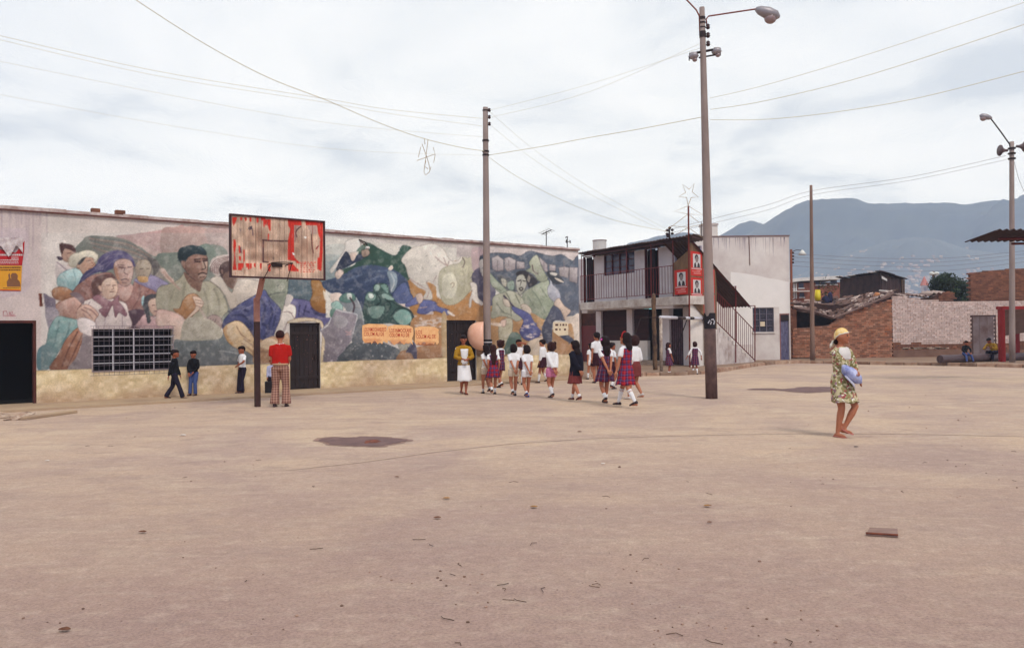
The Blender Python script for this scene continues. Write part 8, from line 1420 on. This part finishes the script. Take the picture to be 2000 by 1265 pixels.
person('child in white reaching an arm towards the tallest pinafore girl', 1196, 760, 669, -60, 'short', skin=skinB, outfit=[('shirt', wsh, .6, .53), ('skirt', greysk, .36, .03), ('socks', wsock, .5), ('shoes', shoeb)], grp=GW, L=(-.10, .3, .72), Rr=(.12, .02, .46), **WALK(.06))
person('girl with white sweater on her arm hidden beyond the tallest pinafore girl', 1241, 780, 655, 40, 'bob', hm=hairR, outfit=[('shirt', wsh, 1.6, .53, .012), ('skirt', brownsk, .36, .03), ('shoes', shoew)], grp=GW, L=(-.10, .05, .5), Rr=(.10, .12, .56), **WALK(.10))
person('tallest girl in bright red plaid pinafore with red hair band striding left', 1224, 796, 650, 45, 'shoulder', hm=hairB, outfit=[('shirt', wsh, .62, .53, .010), ('pinafore', plaid_r, .31, .045), ('band', mat('red_hair_band', (170, 40, 40), bump=0)), ('socks', wsock, .85), ('shoes', shoeb)], grp=GW, L=(-.16, .06, .43), Rr=(.10, .10, .50), **WALK2(.18))
person('little girl in pinafore standing before the ribbed gate, facing right', 1306, 733, 669, -75, 'shoulder', hm=hairR, skin=skinB, outfit=[('shirt', wsh, .7, .53), ('pinafore', plaid_p, .30, .04), ('socks', wsock, .35), ('shoes', shoeb)], L=(-.1, .03, .46), Rr=(.12, .10, .44), Lf=(-.04, .06), Rf=(.04, -.03), grp='small girls by the goal')
person('little girl in pinafore with both arms held out by the goal', 1358, 731, 667, 5, 'bob', hm=hairR, skin=skinB, outfit=[('shirt', wsh, 1.5, .53), ('pinafore', plaid_p, .28, .04), ('socks', wsock, .6), ('shoes', shoeb)], L=(-.26, .03, .50), Rr=(.18, -.05, .50), Lf=(-.05, .02), Rf=(.05, -.02), grp='small girls by the goal', lh=(-.3, -1, .2), rh=(1, -.6, 0))
# woman with headscarf and bundle
def bundle(T, h, q): pass
WM = person('woman in yellow headscarf and floral dress carrying a blue and white bundle', 1645, 853, 641, 210, 'scarf', hm=hairB, skin=skinA, child=False, L=(-.03, .14, .60), Rr=(-.07, .13, .515), lh=(-1, -.5, -.8), rh=(1, -.5, -.8), outfit=[('dress', flor, .325, .035, 1.25), ('front', mat('white_yoke', (220, 212, 206), bump=.2), .715, .818, .0155), ('sandals', sandal)], Lf=(-.0, .02), Rf=(.04, -.02), lift=(.035, .0), turn=18, nod=.2, kn=(-.6, .8, 0))
zz_ = [c for c in WM.children if c.name.startswith('body')]
ya = WM.rotation_euler.z; hW = 1.6; lx, ly = .012*hW, .118*hW; bp = np.array(WM.location)+np.array([lx*math.cos(ya)-ly*math.sin(ya), lx*math.sin(ya)+ly*math.cos(ya), .575*hW]); t = thing('bundle', bp, 'blue and white cloth bundle held against the floral dress', 'bundle')
wv = MB(); rr = random.Random(6); cdir = np.array([.80, -.25, -.50]); cdir /= np.linalg.norm(cdir); L_ = .30; rings = []
for i in range(12):
    u = i/11; c = bp+cdir*(u-.5)*L_; r = .075*math.sin(math.pi*(u*.8+.1))**.7+.02; rings.append([c+np.array([.42*r*math.cos(q)*.5, r*math.cos(q)*1.0, r*math.sin(q)*1.1])*(1+.08*math.sin(q*4+i)) for q in np.linspace(0, 2*math.pi, 17)[:-1]])
wv.loft(rings); bcl = mat('blue_white_cloth', (196, 198, 222), c2=(70, 84, 160), scale=9, bump=.6, bscale=12); wv.build('cloth_roll', bcl, t, smooth=True)
o = MB(); o.tube([bp-cdir*.10+[0, -.02, -.07], bp+[-.0, -.05, -.13], bp+cdir*.06+[-.02, -.02, -.17]], [(.05, .02), (.06, .015), (.01, .008)], 8); o.build('hanging_corner', mat('pale_cloth_corner', (206, 204, 220), bump=.4), t, smooth=True)
# sitting people on the pipe
def pipe_at(px):
    for k in range(200):
        q = PIPE[0]+(PIPE[1]-PIPE[0])*k/199
        if PRJ(q)[0] >= px: return q
    return q
q = pipe_at(1884); person('child in dark sweater and blue jeans sitting on the long pipe', 0, 0, 0, 185, 'short', skin=skinB, h=1.15, pos=(q[0], q[1]-.02, .12), pel=.33, outfit=[('trousers', jeans, .0), ('shirt', blk, 1.95, .52, .012, 'sweater'), ('shoes', shoeb)], L=(-.10, .20, .36), Rr=(.10, .20, .36), Lf=(-.13, .30), Rf=(.13, .30), lean=.2, nod=.5, kn=(0, .3, 1), grp='people sitting on the pipe', lh=(-1, -.5, 0), rh=(1, -.5, 0))
q = pipe_at(1941); person('man in yellow jersey and dark trousers sitting hunched on the pipe', 0, 0, 0, 120, 'short', skin=skinB, child=False, h=1.55, pos=(q[0], q[1]-.03, .12), pel=.26, outfit=[('trousers', dtr, .006), ('shirt', yell, 1.9, .52, .012, 'jersey'), ('shoes', shoeb)], L=(-.08, .30, .40), Rr=(.08, .28, .38), Lf=(-.09, .28), Rf=(.09, .24), lean=.62, nod=.9, kn=(0, .3, 1), grp='people sitting on the pipe', lh=(-1, -.5, -.6), rh=(1, -.5, -.6))
for o in list(bpy.data.objects):
    if o.type == 'LIGHT' or o.type == 'CAMERA': continue
